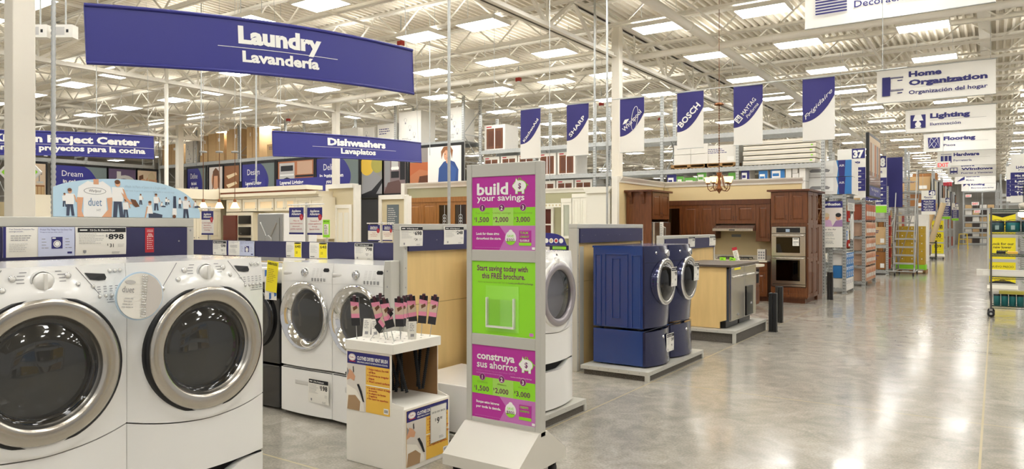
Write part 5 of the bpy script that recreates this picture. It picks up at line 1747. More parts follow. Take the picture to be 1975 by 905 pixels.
b.thing('door_panel_sample', 'black door panel sample standing against the farther steel dishwasher', 'panel', (-3.086, 10.80, .30), PI2, bevel=.004)
endcap('low maple display wall with navy rail behind the dishwasher counter', 10.0, 12.34, 1.49, xw=-4.06)
for u0, u1, lb, pr in ((1327, 1340, 'small white price card at the left of the rail behind the dishwashers', '599'), (1368, 1380, 'small white price card at the right of the rail behind the dishwashers', '549')):
    a = onX(u0, 465, -4.047); c = onX(u1, 465, -4.047); price_card(lb, (-4.047, a.y, 1.30), PI2, c.y - a.y, .165, pr)
for (x, y, h, lb) in ((-2.86, 11.46, .60, 'nearest black bollard at the corner of the dishwasher platform'), (-3.05, 12.63, .61, 'black bollard just behind the nearest one, before the double oven'), (-3.07, 17.24, .61, 'black bollard standing alone before the water purification rack')):
    t = thing('bollard', lb, 'bollard', (x, y, 0))
    b = MB(); b.box(-.06, -.05, .0, .06, .05, .012, iron); b.obj('base_plate', t)
    for sx in (-.032, .032):
        b = MB(); b.box(sx - .027, -.04, .01, sx + .027, .04, h, iron); b.obj('post', t, bevel=.008)

# --- white pantry end left of the column ---
t = thing('pantry_cabinet', 'tall white pantry end panel with crown beside the white roof column', 'cabinet', (-7.47, 14.0, 0))
b = MB(); b.box(0, 0, 0, .56, .33, 2.38, cream2); b.obj('carcass', t)
b = MB(); b.prism([(-.05, 2.48), (.60, 2.48), (.60, 2.45), (.58, 2.42), (.56, 2.36), (0, 2.36), (-.02, 2.42), (-.05, 2.45)], -.05, .35, cream2); b.obj('crown', t)
b = MB(); b.box(.05, -.012, 1.2, .51, 0, 2.3, cream2); b.obj('door', t)
# --- white kitchen in the middle ---
wall_box('partition_wall', -11.2, 17.6, -7.6, 17.72, 2.66, olive)
crown_run('crown_trim', -11.2, 17.6, -7.6, 17.6, 2.72, -1)
YM = 17.25
def wcab(u0, u1, z0, z1, label, doors, glz=False, yf=YM, yb=17.6, m_=cream2):
    return upper(ux(u0, yf), ux(u1, yf), z0, z1, label, doors, glz, m_, yf, yb, True)
wcab(1083, 1103, 1.30, 2.30, 'white wall cabinet with a glazed door right of the sign stand', 1, cglass)
wcab(1104, 1136, 1.30, 2.42, 'taller white wall cabinet with plain doors beside the glazed white one', 2)
a = ux(1040, YM)
b = MB(); b.box(0, 0, 0, ux(1082, YM) - a, .03, .11, cream2)
for k in range(6): b.disc(.12 + k * .11, .055, .03, -.002, taupe, .03, 8)
b.thing('valance_board', 'white valance board with diamond cutouts between white wall cabinets', 'valance', (a, YM, 2.17))
wcab(985, 1040, 1.30, 2.30, 'white wall cabinet mostly hidden behind the tall sign stand', 2)
t = thing('window_sample', 'white framed sample window with dark red panes below the white valance', 'window sample', (ux(1046, 17.5), 17.55, 1.25))
b = MB()
wq = ux(1063, 17.5) - ux(1046, 17.5)
for (x0, x1, z0, z1) in ((-.05, .02, -.05, .95), (wq - .02, wq + .05, -.05, .95), (.02, wq - .02, -.05, .02), (.02, wq - .02, .88, .95), (.02, wq - .02, .42, .46)): b.box(x0, -.03, z0, x1, .04, z1, trimw)
b.obj('frame', t)
b = MB(); b.box(.02, .0, .02, wq - .02, .01, .88, mat('dark_red', '5A2018', .3)); b.obj('pane', t)
# --- honey oak kitchen left of the sign stand ---
wall_box('partition_wall', -12.1, 13.2, -9.6, 13.32, 2.62, olive)
crown_run('crown_trim', -12.15, 13.2, -9.6, 13.2, 2.69, -1)
b = MB(); b.box(-12.14, 13.1, 0, -12.02, 13.34, 2.69, trimw); b.struct('trim')
xo = [ux(u, 12.85) for u in (786, 843, 905)]
upper(xo[0], xo[1], 1.45, 2.2, 'honey oak wall cabinet with two plain doors left of the sign stand', 2, False, oak, 12.85, 13.2, True, bronze)
tt = upper(xo[1], xo[2], 1.45, 2.2, 'honey oak wall cabinet with two leaded glass doors left of the sign stand', 2, dglass, oak, 12.85, 13.2, True, bronze)
for c in list(tt.children):
    if c.name.startswith('door'):
        xs_ = [v.co.x for v in c.data.vertices]; cx = (min(xs_) + max(xs_)) / 2
        q = MB()
        for k in range(3):
            q.tube([(cx + .05 * sin(a), -.013, 1.72 + k * .07 + .05 * cos(a)) for a in [2 * pi * i / 12 for i in range(13)]], .004, white, 4)
        q.tube([(cx, -.013, 1.53), (cx, -.013, 2.12)], .004, white, 4)
        q.obj('leading', c)
# --- framed wall ends ---
def wall_end(label, u0, u1, vtop, Y, m_, opening):
    a, c = ux(u0, Y), ux(u1, Y); zt = onY((u0 + u1) / 2, vtop, Y).z
    t = thing('display_partition', label, 'display partition', (a, Y, 0)); w_ = c - a
    b = MB(); b.box(.08, .02, 0, w_ - .05, .14, zt - .05, m_); b.obj('painted_panel', t)
    b = MB(); b.box(-.02, 0, 0, .08, .16, zt, trimw); b.obj('corner_trim', t)
    b = MB(); b.box(w_ - .06, 0, 0, w_ + .02, .16, zt - .03, trimw); b.obj('corner_trim', t)
    b = MB(); b.prism([(.08, zt - .1), (w_ - .06, zt - .1), (w_ - .06, zt), (.08, zt)], -.04, .16, trimw); b.obj('crown', t)
    if opening:
        b = MB(); z1 = zt - .55
        b.box(w_ * .3, -.01, 0, w_ * .38, .02, z1, trimw); b.box(w_ * .80, -.01, 0, w_ * .88, .02, z1, trimw); b.box(w_ * .3, -.01, z1, w_ * .88, .02, z1 + .08, trimw)
        b.obj('door_casing', t)
        b = MB(); b.box(w_ * .38, .012, 0, w_ * .80, .018, z1 - .0, cream); b.box(w_ * .42, .006, 1.3, w_ * .56, .012, z1 - .1, cream2); b.box(w_ * .62, .006, 1.3, w_ * .76, .012, z1 - .1, cream2); b.obj('white_doors', t)
    else:
        b = MB(); b.box(w_ * .3, .0, 1.5, w_ * .72, .02, zt - .22, mat('slate_board', '5E686C', .6))
        b.lines(w_ * .34, w_ * .68, zt - .3, 14, .045, inkpale, y=-.002); b.obj('notice_board', t)
wall_end('beige wall end with white trim and a white door casing under the Dishwashers sign', 629, 685, 355, 11.3, taupe, True)
wall_end('narrow beige wall end with white trim and a slate notice board', 731, 783, 376, 11.9, taupe, False)
# --- cream kitchen at the left ---
wall_box('partition_wall', -16.72, 6.5, -16.6, 11.42, 2.30, cream)
wall_box('partition_wall', -16.6, 11.3, -12.9, 11.42, 2.30, cream)
YK = 10.95
def ccab(u0, u1, z0, z1, label, doors, glz):
    return upper(ux(u0, YK), ux(u1, YK), z0, z1, label, doors, glz, cream, YK, 11.3, False, grey_pl)
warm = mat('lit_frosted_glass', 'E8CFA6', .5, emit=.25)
for i, (u0, u1, nm) in enumerate(((438, 467, 'leftmost'), (469, 497, 'second'), (499, 529, 'third'), (531, 571, 'double, rightmost'))):
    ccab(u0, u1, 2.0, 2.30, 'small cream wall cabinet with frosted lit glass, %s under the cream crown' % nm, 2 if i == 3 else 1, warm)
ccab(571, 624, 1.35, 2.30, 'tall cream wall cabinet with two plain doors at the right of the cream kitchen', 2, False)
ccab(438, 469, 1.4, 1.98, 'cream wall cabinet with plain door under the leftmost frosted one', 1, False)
b = MB(); b.prism([(0, 0), (4.0, 0), (4.0, .06), (0, .06)], -.04, .4, cream); b.prism([(0, .06), (4.0, .06), (4.03, .13), (0, .13)], -.12, .4, mat('cream_cornice', 'EDE4CC', .4)); b.box(0, -.1, .13, 3.6, .3, .17, mat('rust_strip', '9A5638', .5)); b.box(0, -.14, .17, 3.7, .34, .27, mat('cream_cornice', 'EDE4CC', .4))
b.thing('cornice', 'long cream cornice with a rust stripe above the cream kitchen cabinets', 'cornice', (-16.6, YK, 2.305))
t = thing('wall_cabinet', 'cream cabinet side run with tall doors at the left, behind the hanging red letter card', 'cabinet', (-16.25, 8.2, 0), PI2)
b = MB(); b.box(0, 0, 1.3, 2.7, .34, 2.30, cream); b.obj('carcass', t)
for i in range(4):
    door_panel(t, .675 * i, 1.3, .675 * (i + 1), 2.0, 0, cream, ('knob', .06 + .675 * i if i % 2 else .615 + .675 * i, 1.36), hm=grey_pl)
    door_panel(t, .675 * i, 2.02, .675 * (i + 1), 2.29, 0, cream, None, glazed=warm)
b = MB(); b.box(0, -.08, 0, 2.75, .36, .24, mat('cream_cornice', 'EDE4CC', .4)); b.thing('cornice', 'cream cornice above the side run of the cream kitchen, behind the pendant lamps', 'cornice', (-16.25, 8.2, 2.305), PI2)
t = thing('wall_oven', 'black built-in oven tower in the cream kitchen left of the embossed steel back', 'oven', (ux(455, 10.9), 10.93, 0))
b = MB(); b.box(0, 0, 0, .62, .3, 1.98, cream); b.obj('carcass', t)
for z0, z1 in ((1.02, 1.36), (1.42, 1.62), (1.7, 1.9)):
    b = MB(); b.box(.08, -.02, z0, .56, 0, z1, black); b.obj('oven_door', t)
b = MB(); b.box(0, 0, 0, .5, .05, 1.9, mat('dark_red', '5A2018', .3)); b.thing('door_sample', 'dark red door leaf standing in the cream kitchen', 'door', (ux(434, 10.6), 10.55, 0))
# pendant lamps on a bar
for i, u in enumerate((392, 423, 453)):
    p = depth(u, 400, 14.2)
    t = thing('pendant_lamp', 'small bell shaped glowing glass pendant lamp, %s of the three over the cream kitchen' % ('left', 'middle', 'right')[i], 'pendant lamp', (p.x, p.y, 1.99), group='pendant lamps over the cream kitchen')
    b = MB(); b.lathe([(.09, 0), (.075, .03), (.05, .09), (.035, .12)], (0, 0, 0), bulb, 'z', 20); b.obj('glass_shade', t)
    b = MB(); b.lathe([(.03, .12), (.03, .17), (.008, .19)], (0, 0, 0), bronze, 'z', 14); b.tube([(0, 0, .19), (0, 0, 1.1)], .006, bronze, 6); b.lathe([(0, 1.1), (.07, 1.1), (.07, 1.13), (0, 1.14)], (0, 0, 0), grey_pl, 'z', 16); b.obj('stem', t)
    b = MB(); b.tube([(0, 0, 1.14), (0, 0, ZC - 1.99)], .004, galv, 5); b.obj('suspension_wire', t)
# dryer seen from behind
t = thing('clothes_dryer', 'white dryer seen from behind with an embossed cross on its steel back', 'dryer', (-10.85, 8.0, 0))
b = MB(); b.box(0, .0, .0, .70, .75, .93, tan); b.obj('riser_base', t)
b = MB(); b.box(0, .03, .93, .70, .75, 1.86, enamel); b.obj('cabinet', t, bevel=.008)
b = MB(); sb = mat('dryer_back_steel', 'A8A8A4', .4, .7)
b.box(.02, .0, .95, .68, .03, 1.84, sb)
b.box(.05, -.012, 1.0, .62, 0, 1.78, sb)
for sg in (1, -1):
    b.tube([(.335 - sg * .22, -.014, 1.10), (.335 - sg * .06, -.014, 1.32)], .018, sb, 6); b.tube([(.335 + sg * .06, -.014, 1.46), (.335 + sg * .22, -.014, 1.70)], .018, sb, 6)
b.lathe([(.09, -.0), (.085, .016), (.06, .012), (.03, .02), (0, .02)], (.335, -.012, 1.39), sb, 'f', 20)
b.obj('steel_back', t)
# hanging promo cards on hooks
def promo(u0, u1, v0, v1, Y, label, l):
    a = onY(u0, v1, Y); c = onY(u1, v0, Y); w_, h_ = c.x - a.x, c.z - a.z
    t = thing('hanging_card', label, 'hanging card', a)
    q = MB(); q.box(0, -.002, 0, w_, .001, h_, paper)
    q.rect(0, h_ * .64, w_, h_, -.003, inkblue); q.rect(0, 0, w_, h_ * .07, -.003, inkblue)
    q.text('Appliance', w_ * .5, h_ * .83, h_ * .09, white, y=-.004, bold=.03, w=w_ * .62); q.text('Advantage', w_ * .5, h_ * .72, h_ * .09, white, y=-.004, bold=.03, w=w_ * .66)
    q.disc(w_ * .86, h_ * .64, w_ * .12, -.0045, inkred, w_ * .14); q.text('1', w_ * .86, h_ * .6, h_ * .08, white, y=-.0055)
    for i, s_ in enumerate(l): q.text(s_, w_ * .5, h_ * (.48 - i * .1), h_ * .055, inkred, y=-.004, w=w_ * .05 * len(s_))
    q.obj('printed_card', t)
    for x in (.15, .85):
        q = MB(); q.tube([(w_ * x, 0, h_), (w_ * x, -.006, h_ + .012), (w_ * x, 0, h_ + .022)], .0025, chrome, 5); q.obj('hook', t)
YG = 4.87
promo(389, 412, 407, 453, YG, 'red lettered card reading certified appliance specialists, hanging left of the embossed back', ('Certified Appliance', 'Specialists,', 'experience and', 'knowledge.'))
promo(558, 586, 400, 452, YG, 'red lettered Spanish promotional card, left one of the pair on the hook rod', ('Miles de', 'electrodomésticos', 'únicos por', 'pedido especial.'))
promo(593, 622, 400, 453, YG, 'red lettered promotional card reading thousands of unique appliances, right of the pair', ('Thousands of', 'unique appliances', 'through', 'Special Order.'))
promo(710, 733, 434, 465, 7.0, 'small red lettered promotional card, left of two beside the maple wall', ('Amplia', 'selección de', 'productos.'))
promo(738, 757, 434, 465, 7.0, 'small red lettered promotional card, right of two beside the maple wall', ('Full manufacturer', 'warranty on all', 'products.'))
def rod(u0, u1, v, Y, up, label):
    a = onY(u0, v, Y); c = onY(u1, v, Y)
    t = thing('hook_rod', label, 'hook rod', (a.x, Y, 0))
    b = MB(); b.tube([(0, .0, a.z), (c.x - a.x, .0, a.z)], .007, plastic_w, 8); b.obj('cross_rod', t)
    x = up * (c.x - a.x)
    b = MB(); b.box(x - .012, .012, 0, x + .012, .036, a.z + .02, alu); b.obj('upright', t)
rod(386, 414, 402, YG, .5, 'white hook rod holding the single red lettered card')
rod(556, 625, 395.5, YG, .48, 'white hook rod holding the pair of red lettered cards')
rod(708, 759, 431, 7.0, .52, 'white hook rod holding the two small red lettered cards')
a = onY(623, 458, 7.3); c = onY(636, 424, 7.3)
q = MB(); q.box(0, -.002, 0, c.x - a.x, .002, c.z - a.z, lime); q.text('SPECIAL', (c.x - a.x) / 2, (c.z - a.z) * .87, (c.z - a.z) * .07, ink, y=-.003, w=(c.x - a.x) * .85, bold=.02); q.rect(.02, .04, c.x - a.x - .02, (c.z - a.z) * .75, -.003, paper); q.lines(.03, c.x - a.x - .03, (c.z - a.z) * .7, 6, .025, ink, y=-.004)
q.box((c.x - a.x) / 2 - .01, .004, -a.z, (c.x - a.x) / 2 + .01, .02, c.z - a.z, alu)
q.thing('special_sign', 'lime green sign reading SPECIAL beside the beige wall end', 'sign', a)
# green diamond sign behind the column
p = depth(38, 332, 7.6)
t = thing('diamond_sign', 'lime green diamond sign in a white frame, half hidden by the cream column', 'sign', p)
t.rotation_euler = (0, 0, radians(34))
q = MB(); s_ = .23
q.prism([(s_, 0), (0, s_), (-s_, 0), (0, -s_)], 0, .02, plastic_w); q.poly([(s_ * .84, 0), (0, s_ * .84), (-s_ * .84, 0), (0, -s_ * .84)], -.002, lime)
q.text('For offers', 0, -.03, .045, ink, y=-.004, w=.29); q.text('see store', 0, .03, .028, ink, y=-.004, w=.16)
q.obj('board', t)
q = MB(); q.tube([(0, .01, s_), (0, .01, ZC - p.z)], .004, galv, 5); q.obj('suspension_wire', t)

# ================================================================== RACKING
def upright_mesh(h):
    b = MB(); b.box(-.04, -.035, 0, .04, .035, h, galv)
    for k in range(int(h / .075)):
        for x in (-.018, .018):
            b.rect(x - .007, .03 + k * .075, x + .007, .055 + k * .075, -.0356, dark)
    b.box(-.06, -.05, 0, .06, .05, .01, galv)
    return b.mesh('upright')
UPM = {}
def rack(label, xs, y0, y1, h, levels, loc=(0, 0, 0), rz=0, deck=True, beam=.11, braces=True, skip_last=False):
    """pallet rack: xs upright positions, y0/y1 front and back frames"""
    t = thing('storage_rack', label, 'storage rack', loc, rz)
    if h not in UPM: UPM[h] = upright_mesh(h)
    for x in xs:
        for y in (y0, y1):
            o = bpy.data.objects.new('upright', UPM[h]); COL.objects.link(o); o.parent = t; o.location = (x, y, 0)
        if braces:
            b = MB(); n = int(h / .9)
            for k in range(n):
                za, zb = .15 + k * .9, .15 + (k + 1) * .9
                b.tube([(x, y0 if k % 2 else y1, za), (x, y1 if k % 2 else y0, zb)], .014, galv, 4, False)
                b.tube([(x, y0, za), (x, y1, za)], .014, galv, 4, False)
            if x != xs[-1] or not skip_last: b.obj('cross_brace', t)
    for z in levels:
        for y in (y0, y1):
            b = MB(); b.box(xs[0], y - .025, z - beam, xs[-1], y + .025, z, galv); b.box(xs[0], y - .03, z - beam * .35, xs[-1], y - .024, z - beam * .2, galv); b.obj('beam', t)
        if deck:
            b = MB()
            n = int((xs[-1] - xs[0]) / .1)
            for k in range(n):
                x = xs[0] + (k + .5) * .1; b.box(x - .025, y0 - .02, z, x + .025, y1 + .02, z + .012, galv)
            b.obj('wire_deck', t)
    return t
CT = [0]
def carton_box(label, x, y, z, w_, d_, h_, m_, marks=None, group=None, rz=0, cat='box', name='carton'):
    """a carton; x is its left front corner, front faces -y"""
    q = MB(); q.box(0, 0, 0, w_, d_, h_, m_)
    CT[0] += 1
    rr = random.Random(CT[0])
    y_ = -.002
    if marks == 'door':
        q.rect(w_ * .1, h_ * .05, w_ * .9, h_ * .86, y_, cherry); q.rect(w_ * .48, h_ * .05, w_ * .52, h_ * .86, y_ - .002, white)
        q.rect(w_ * .2, h_ * .15, w_ * .44, h_ * .76, y_ - .001, cherry_d); q.rect(w_ * .56, h_ * .15, w_ * .8, h_ * .76, y_ - .001, cherry_d)
        q.rect(w_ * .1, h_ * .9, w_ * .35, h_ * .95, y_, inkred)
    elif marks == 'arrow':
        for i in range(3):
            cx, cz = w_ * (.3 + .2 * i), h_ * (.75 - .22 * i)
            q.tube([(cx + .06 * cos(a), y_, cz + .06 * sin(a)) for a in [2 * pi * k / 12 for k in range(13)]], .004, inkgrey, 4); q.rect(cx - .03, cz - .14, cx + .03, cz - .08, y_, inkgrey)
        q.lines(w_ * .15, w_ * .6, h_ * .2, 3, .05, inkgrey, y=y_, seed=CT[0])
    elif marks == 'print':
        q.lines(w_ * .1, w_ * .7, h_ * .8, 3, h_ * .1, inkblue, y=y_, seed=CT[0]); q.rect(w_ * .7, h_ * .1, w_ * .92, h_ * .35, y_, white)
    elif marks == 'seam':
        q.rect(w_ * .49, 0, w_ * .51, h_, y_, mat('tape_tan', 'A57C48', .5)); q.rect(w_ * .62, h_ * .7, w_ * .75, h_ * .82, y_, white)
    elif marks and marks.startswith('color'):
        c = {'g': mat('box_green', '5DA23C', .5), 'b': mat('box_blue', '2F77B8', .5), 'n': inkblue, 'y': mat('box_yellow', 'D9B43A', .5)}[marks[-1]]
        q.rect(0, 0, w_, h_, y_, c); q.rect(w_ * .1, h_ * .66, w_ * .7, h_ * .88, y_ - .001, white); q.lines(w_ * .14, w_ * .66, h_ * .8, 1, h_ * .14, c, h_ * .09, y_ - .002, CT[0])
        q.disc(w_ * .6, h_ * .28, w_ * .24, y_ - .001, white, h_ * .2); q.disc(w_ * .6, h_ * .28, w_ * .17, y_ - .002, inkgrey, h_ * .14)
        q.rect(w_, 0, w_, h_, y_, c)
    elif marks == 'ac':
        q.rect(0, 0, w_, h_, y_, mat('box_pale', 'E4E1DC', .5))
        q.rect(w_ * .02, h_ * .55, w_ * .36, h_ * .97, y_ - .001, mat('box_olive', 'A08D50', .5)); q.rect(w_ * .05, h_ * .2, w_ * .6, h_ * .97, y_ - .002, white)
        q.poly([(w_ * .1, h_ * .3), (w_ * .5, h_ * .3), (w_ * .53, h_ * .42), (w_ * .46, h_ * .5), (w_ * .13, h_ * .5), (w_ * .07, h_ * .4)], y_ - .003, inkgrey)
        q.poly([(w_ * .68, 0), (w_ * .99, 0), (w_ * .99, h_), (w_ * .66, h_), (w_ * .7, h_ * .5)], y_ - .002, mat('box_blue', '2F77B8', .5)); q.poly([(w_ * .72, 0), (w_ * .84, 0), (w_ * .86, h_), (w_ * .7, h_)], y_ - .003, inkblue)
        q.text('AIR', w_ * .78, h_ * .6, h_ * .14, white, y=y_ - .004)
    elif marks == 'bottle':
        for i in range(4):
            cx = w_ * (.14 + .24 * i)
            q.poly([(cx - w_ * .09, h_ * .04), (cx + w_ * .09, h_ * .04), (cx + w_ * .09, h_ * .7), (cx + w_ * .03, h_ * .95), (cx - w_ * .03, h_ * .95), (cx - w_ * .09, h_ * .7)], y_, mat('amber_bottle', 'C9703A', .35))
            q.rect(cx - w_ * .08, h_ * .25, cx + w_ * .08, h_ * .55, y_ - .001, paper)
    return q.thing(name, label, cat, (x, y, z), rz, group)
def pallet(label, x, y, z, w_, d_):
    pm = mat('pallet_wood', 'A07B4C', .8, vary=.15)
    b = MB()
    for k in range(3): b.box(k * (w_ - .09) / 2, 0, 0, k * (w_ - .09) / 2 + .09, d_, .09, pm)
    for k in range(5): b.box(0, k * (d_ - .1) / 4, .09, w_, k * (d_ - .1) / 4 + .1, .11, pm)
    b.box(0, 0, .0, w_, .02, .03, pm)
    b.thing('pallet', label, 'pallet', (x, y, z))
RY0, RY1 = 18.5, 19.42
ORD = ('first', 'second', 'third', 'fourth', 'fifth', 'sixth', 'seventh', 'eighth', 'ninth', 'tenth', 'eleventh', 'twelfth')
rack('long galvanised pallet rack behind the cherry and white kitchens', [-13.7, -11.65, -9.6, -7.55, -5.5, -3.45], RY0, RY1, 5.2, (1.1, 2.3, 3.17, 4.05), skip_last=True)
for i, x in enumerate((-14.0, -13.62, -12.95, -12.30, -11.55, -10.88)):
    if i == 0: continue
    carton_box('white carton showing a cherry cabinet door, %s from left on the upper rack level' % ORD[i - 1], x, RY0 + .06, 3.19, .60, .75, .66, cartonw, 'door', 'door front cartons on the long rack')
for i, x in enumerate((-13.62, -12.98, -12.35, -11.55, -10.92, -10.30)):
    carton_box('white carton showing a cherry cabinet door, %s from left on the lower rack level' % ORD[i], x, RY0 + .06, 2.32, .58, .75, .70, cartonw, 'door', 'door front cartons on the long rack')
# above the cherry kitchen
XQ = lambda u: ux(u, RY0)
pallet('wooden pallet under four white cartons on the long rack', XQ(1293), RY0 + .04, 3.185, 1.0, .85)
for i, (dx, dz) in enumerate(((0, 0), (.47, 0), (0, .27), (.47, .27))):
    carton_box('plain white carton on the pallet above the cherry kitchen, %s' % ('bottom left', 'bottom right', 'top left', 'top right')[i], XQ(1299) + dx, RY0 + .04, 3.297 + dz, .46, .8, .26, cartonw, None, 'white cartons on the pallet')
pallet('wooden pallet under the wide printed white carton on the long rack', XQ(1358), RY0 + .04, 3.185, .84, .85)
q = carton_box('wide white carton with a line drawing and navy stripe on the long rack pallet', XQ(1358), RY0 + .06, 3.297, .84, .8, .46, cartonw, 'print')
for i in range(10):
    r, c = divmod(i, 2)
    z = 3.20 + r * .125
    b = MB(); b.box(0, 0, 0, 1.74, .34, .10, mat('pale_bundle', 'E3DCCB', .5)); b.box(.0, -.002, .03, 1.74, .0, .045, inkpale); b.box(1.62, -.003, .04, 1.67, -.001, .07, lime)
    b.thing('trim_bundle', 'long white bundle of moulding in the rack stack above the oven tower', 'moulding bundle', (-5.38 + .02 * (r % 2), RY0 + .05 + c * .38, z), 0, 'moulding bundles above the oven tower')
kinds = [(1286, 1304, 'colorn', .72), (1305, 1318, 'colorg', .66), (1320, 1342, 'colorg', .62), (1344, 1362, 'colorg', .78), (1404, 1419, 'colorg', .7), (1429, 1445, 'colorn', .78), (1463, 1480, 'colorb', .72), (1486, 1513, 'colorb', .80)]
for i, (u0, u1, k, h) in enumerate(kinds):
    carton_box('small coloured appliance box behind the kitchen crown moulding, %s from the left' % ORD[i], XQ(u0), RY0 + .02, 2.32, XQ(u1) - XQ(u0), .5, h, cartonw, k, 'coloured boxes over the kitchen crown')
for i, (u0, u1, z, h) in enumerate(((1515, 1526, 2.32, .5), (1515, 1526, 2.83, .26), (1528, 1540, 2.32, .62), (1528, 1538, 2.95, .2), (1541, 1553, 2.32, .42), (1541, 1553, 2.75, .32))):
    carton_box('plain white carton at the right end over the crown, %s' % ('left lower', 'left upper', 'middle lower', 'middle upper', 'right lower', 'right upper')[i], XQ(u0), RY0 + .02, z, XQ(u1) - XQ(u0), .4, h, cartonw, None, 'plain white cartons right of the coloured boxes')
# poster rack at the left
PX1 = -14.4
rack('tall galvanised rack that carries the row of kitchen posters', [-32.3, -29.3, -26.3, -23.3, -20.35, -17.4, PX1], RY0, RY1, 5.9, (2.0, 4.46), deck=True, beam=.13)
cx_ = lambda u: ux(u, RY0 + .1)
for i, (u0, u1, h, m_, mk) in enumerate(((310, 348, .95, carton, 'seam'), (358, 372, 1.0, cartonw, 'arrow'), (374, 384, 1.0, cartonw, 'arrow'), (386, 400, 1.15, carton, 'seam'), (402, 432, 1.2, carton, 'seam'), (437, 474, 1.3, carton, 'seam'), (476, 486, 1.3, carton, 'seam'), (487, 500, 1.25, carton, 'seam'), (515, 555, .5, carton, 'print'), (656, 690, .8, cartonw, 'arrow'), (700, 722, .75, cartonw, 'arrow'), (728, 766, .8, cartonw, 'print'), (769, 812, 1.15, cartonw, 'arrow'))):
    xa, xb = cx_(u0), cx_(u1)
    for up in (-32.3, -29.3, -26.3, -23.3, -20.35, -17.4):
        if xa < up + .06 and xb > up - .06:
            if up - xa > xb - up: xb = up - .07
            else: xa = up + .07
    carton_box('big carton standing on top of the poster rack, %s' % ('leftmost brown one', 'first narrow white one', 'second narrow white one', 'second brown one', 'third brown one', 'widest brown one', 'narrow brown one', 'last brown one of the group', 'low brown one behind the Dishwashers sign', 'white one left of the Dishwashers end', 'small white one over the Dishwashers sign', 'white one with an amber window', 'tallest white one')[i],
               xa, RY0 + .1, 4.475, xb - xa, .75, h, m_, mk, 'cartons on top of the poster rack')
carton_box('large white carton on the right end post of the poster rack', -15.15, RY0 + .1, 4.475, .6, .7, 1.1, cartonw, 'arrow', 'cartons on top of the poster rack')
carton_box('white carton with cherry door at the rack top right of the poster of the boy', -13.62, RY0 + .1, 4.07, .8, .75, .8, cartonw, 'door')
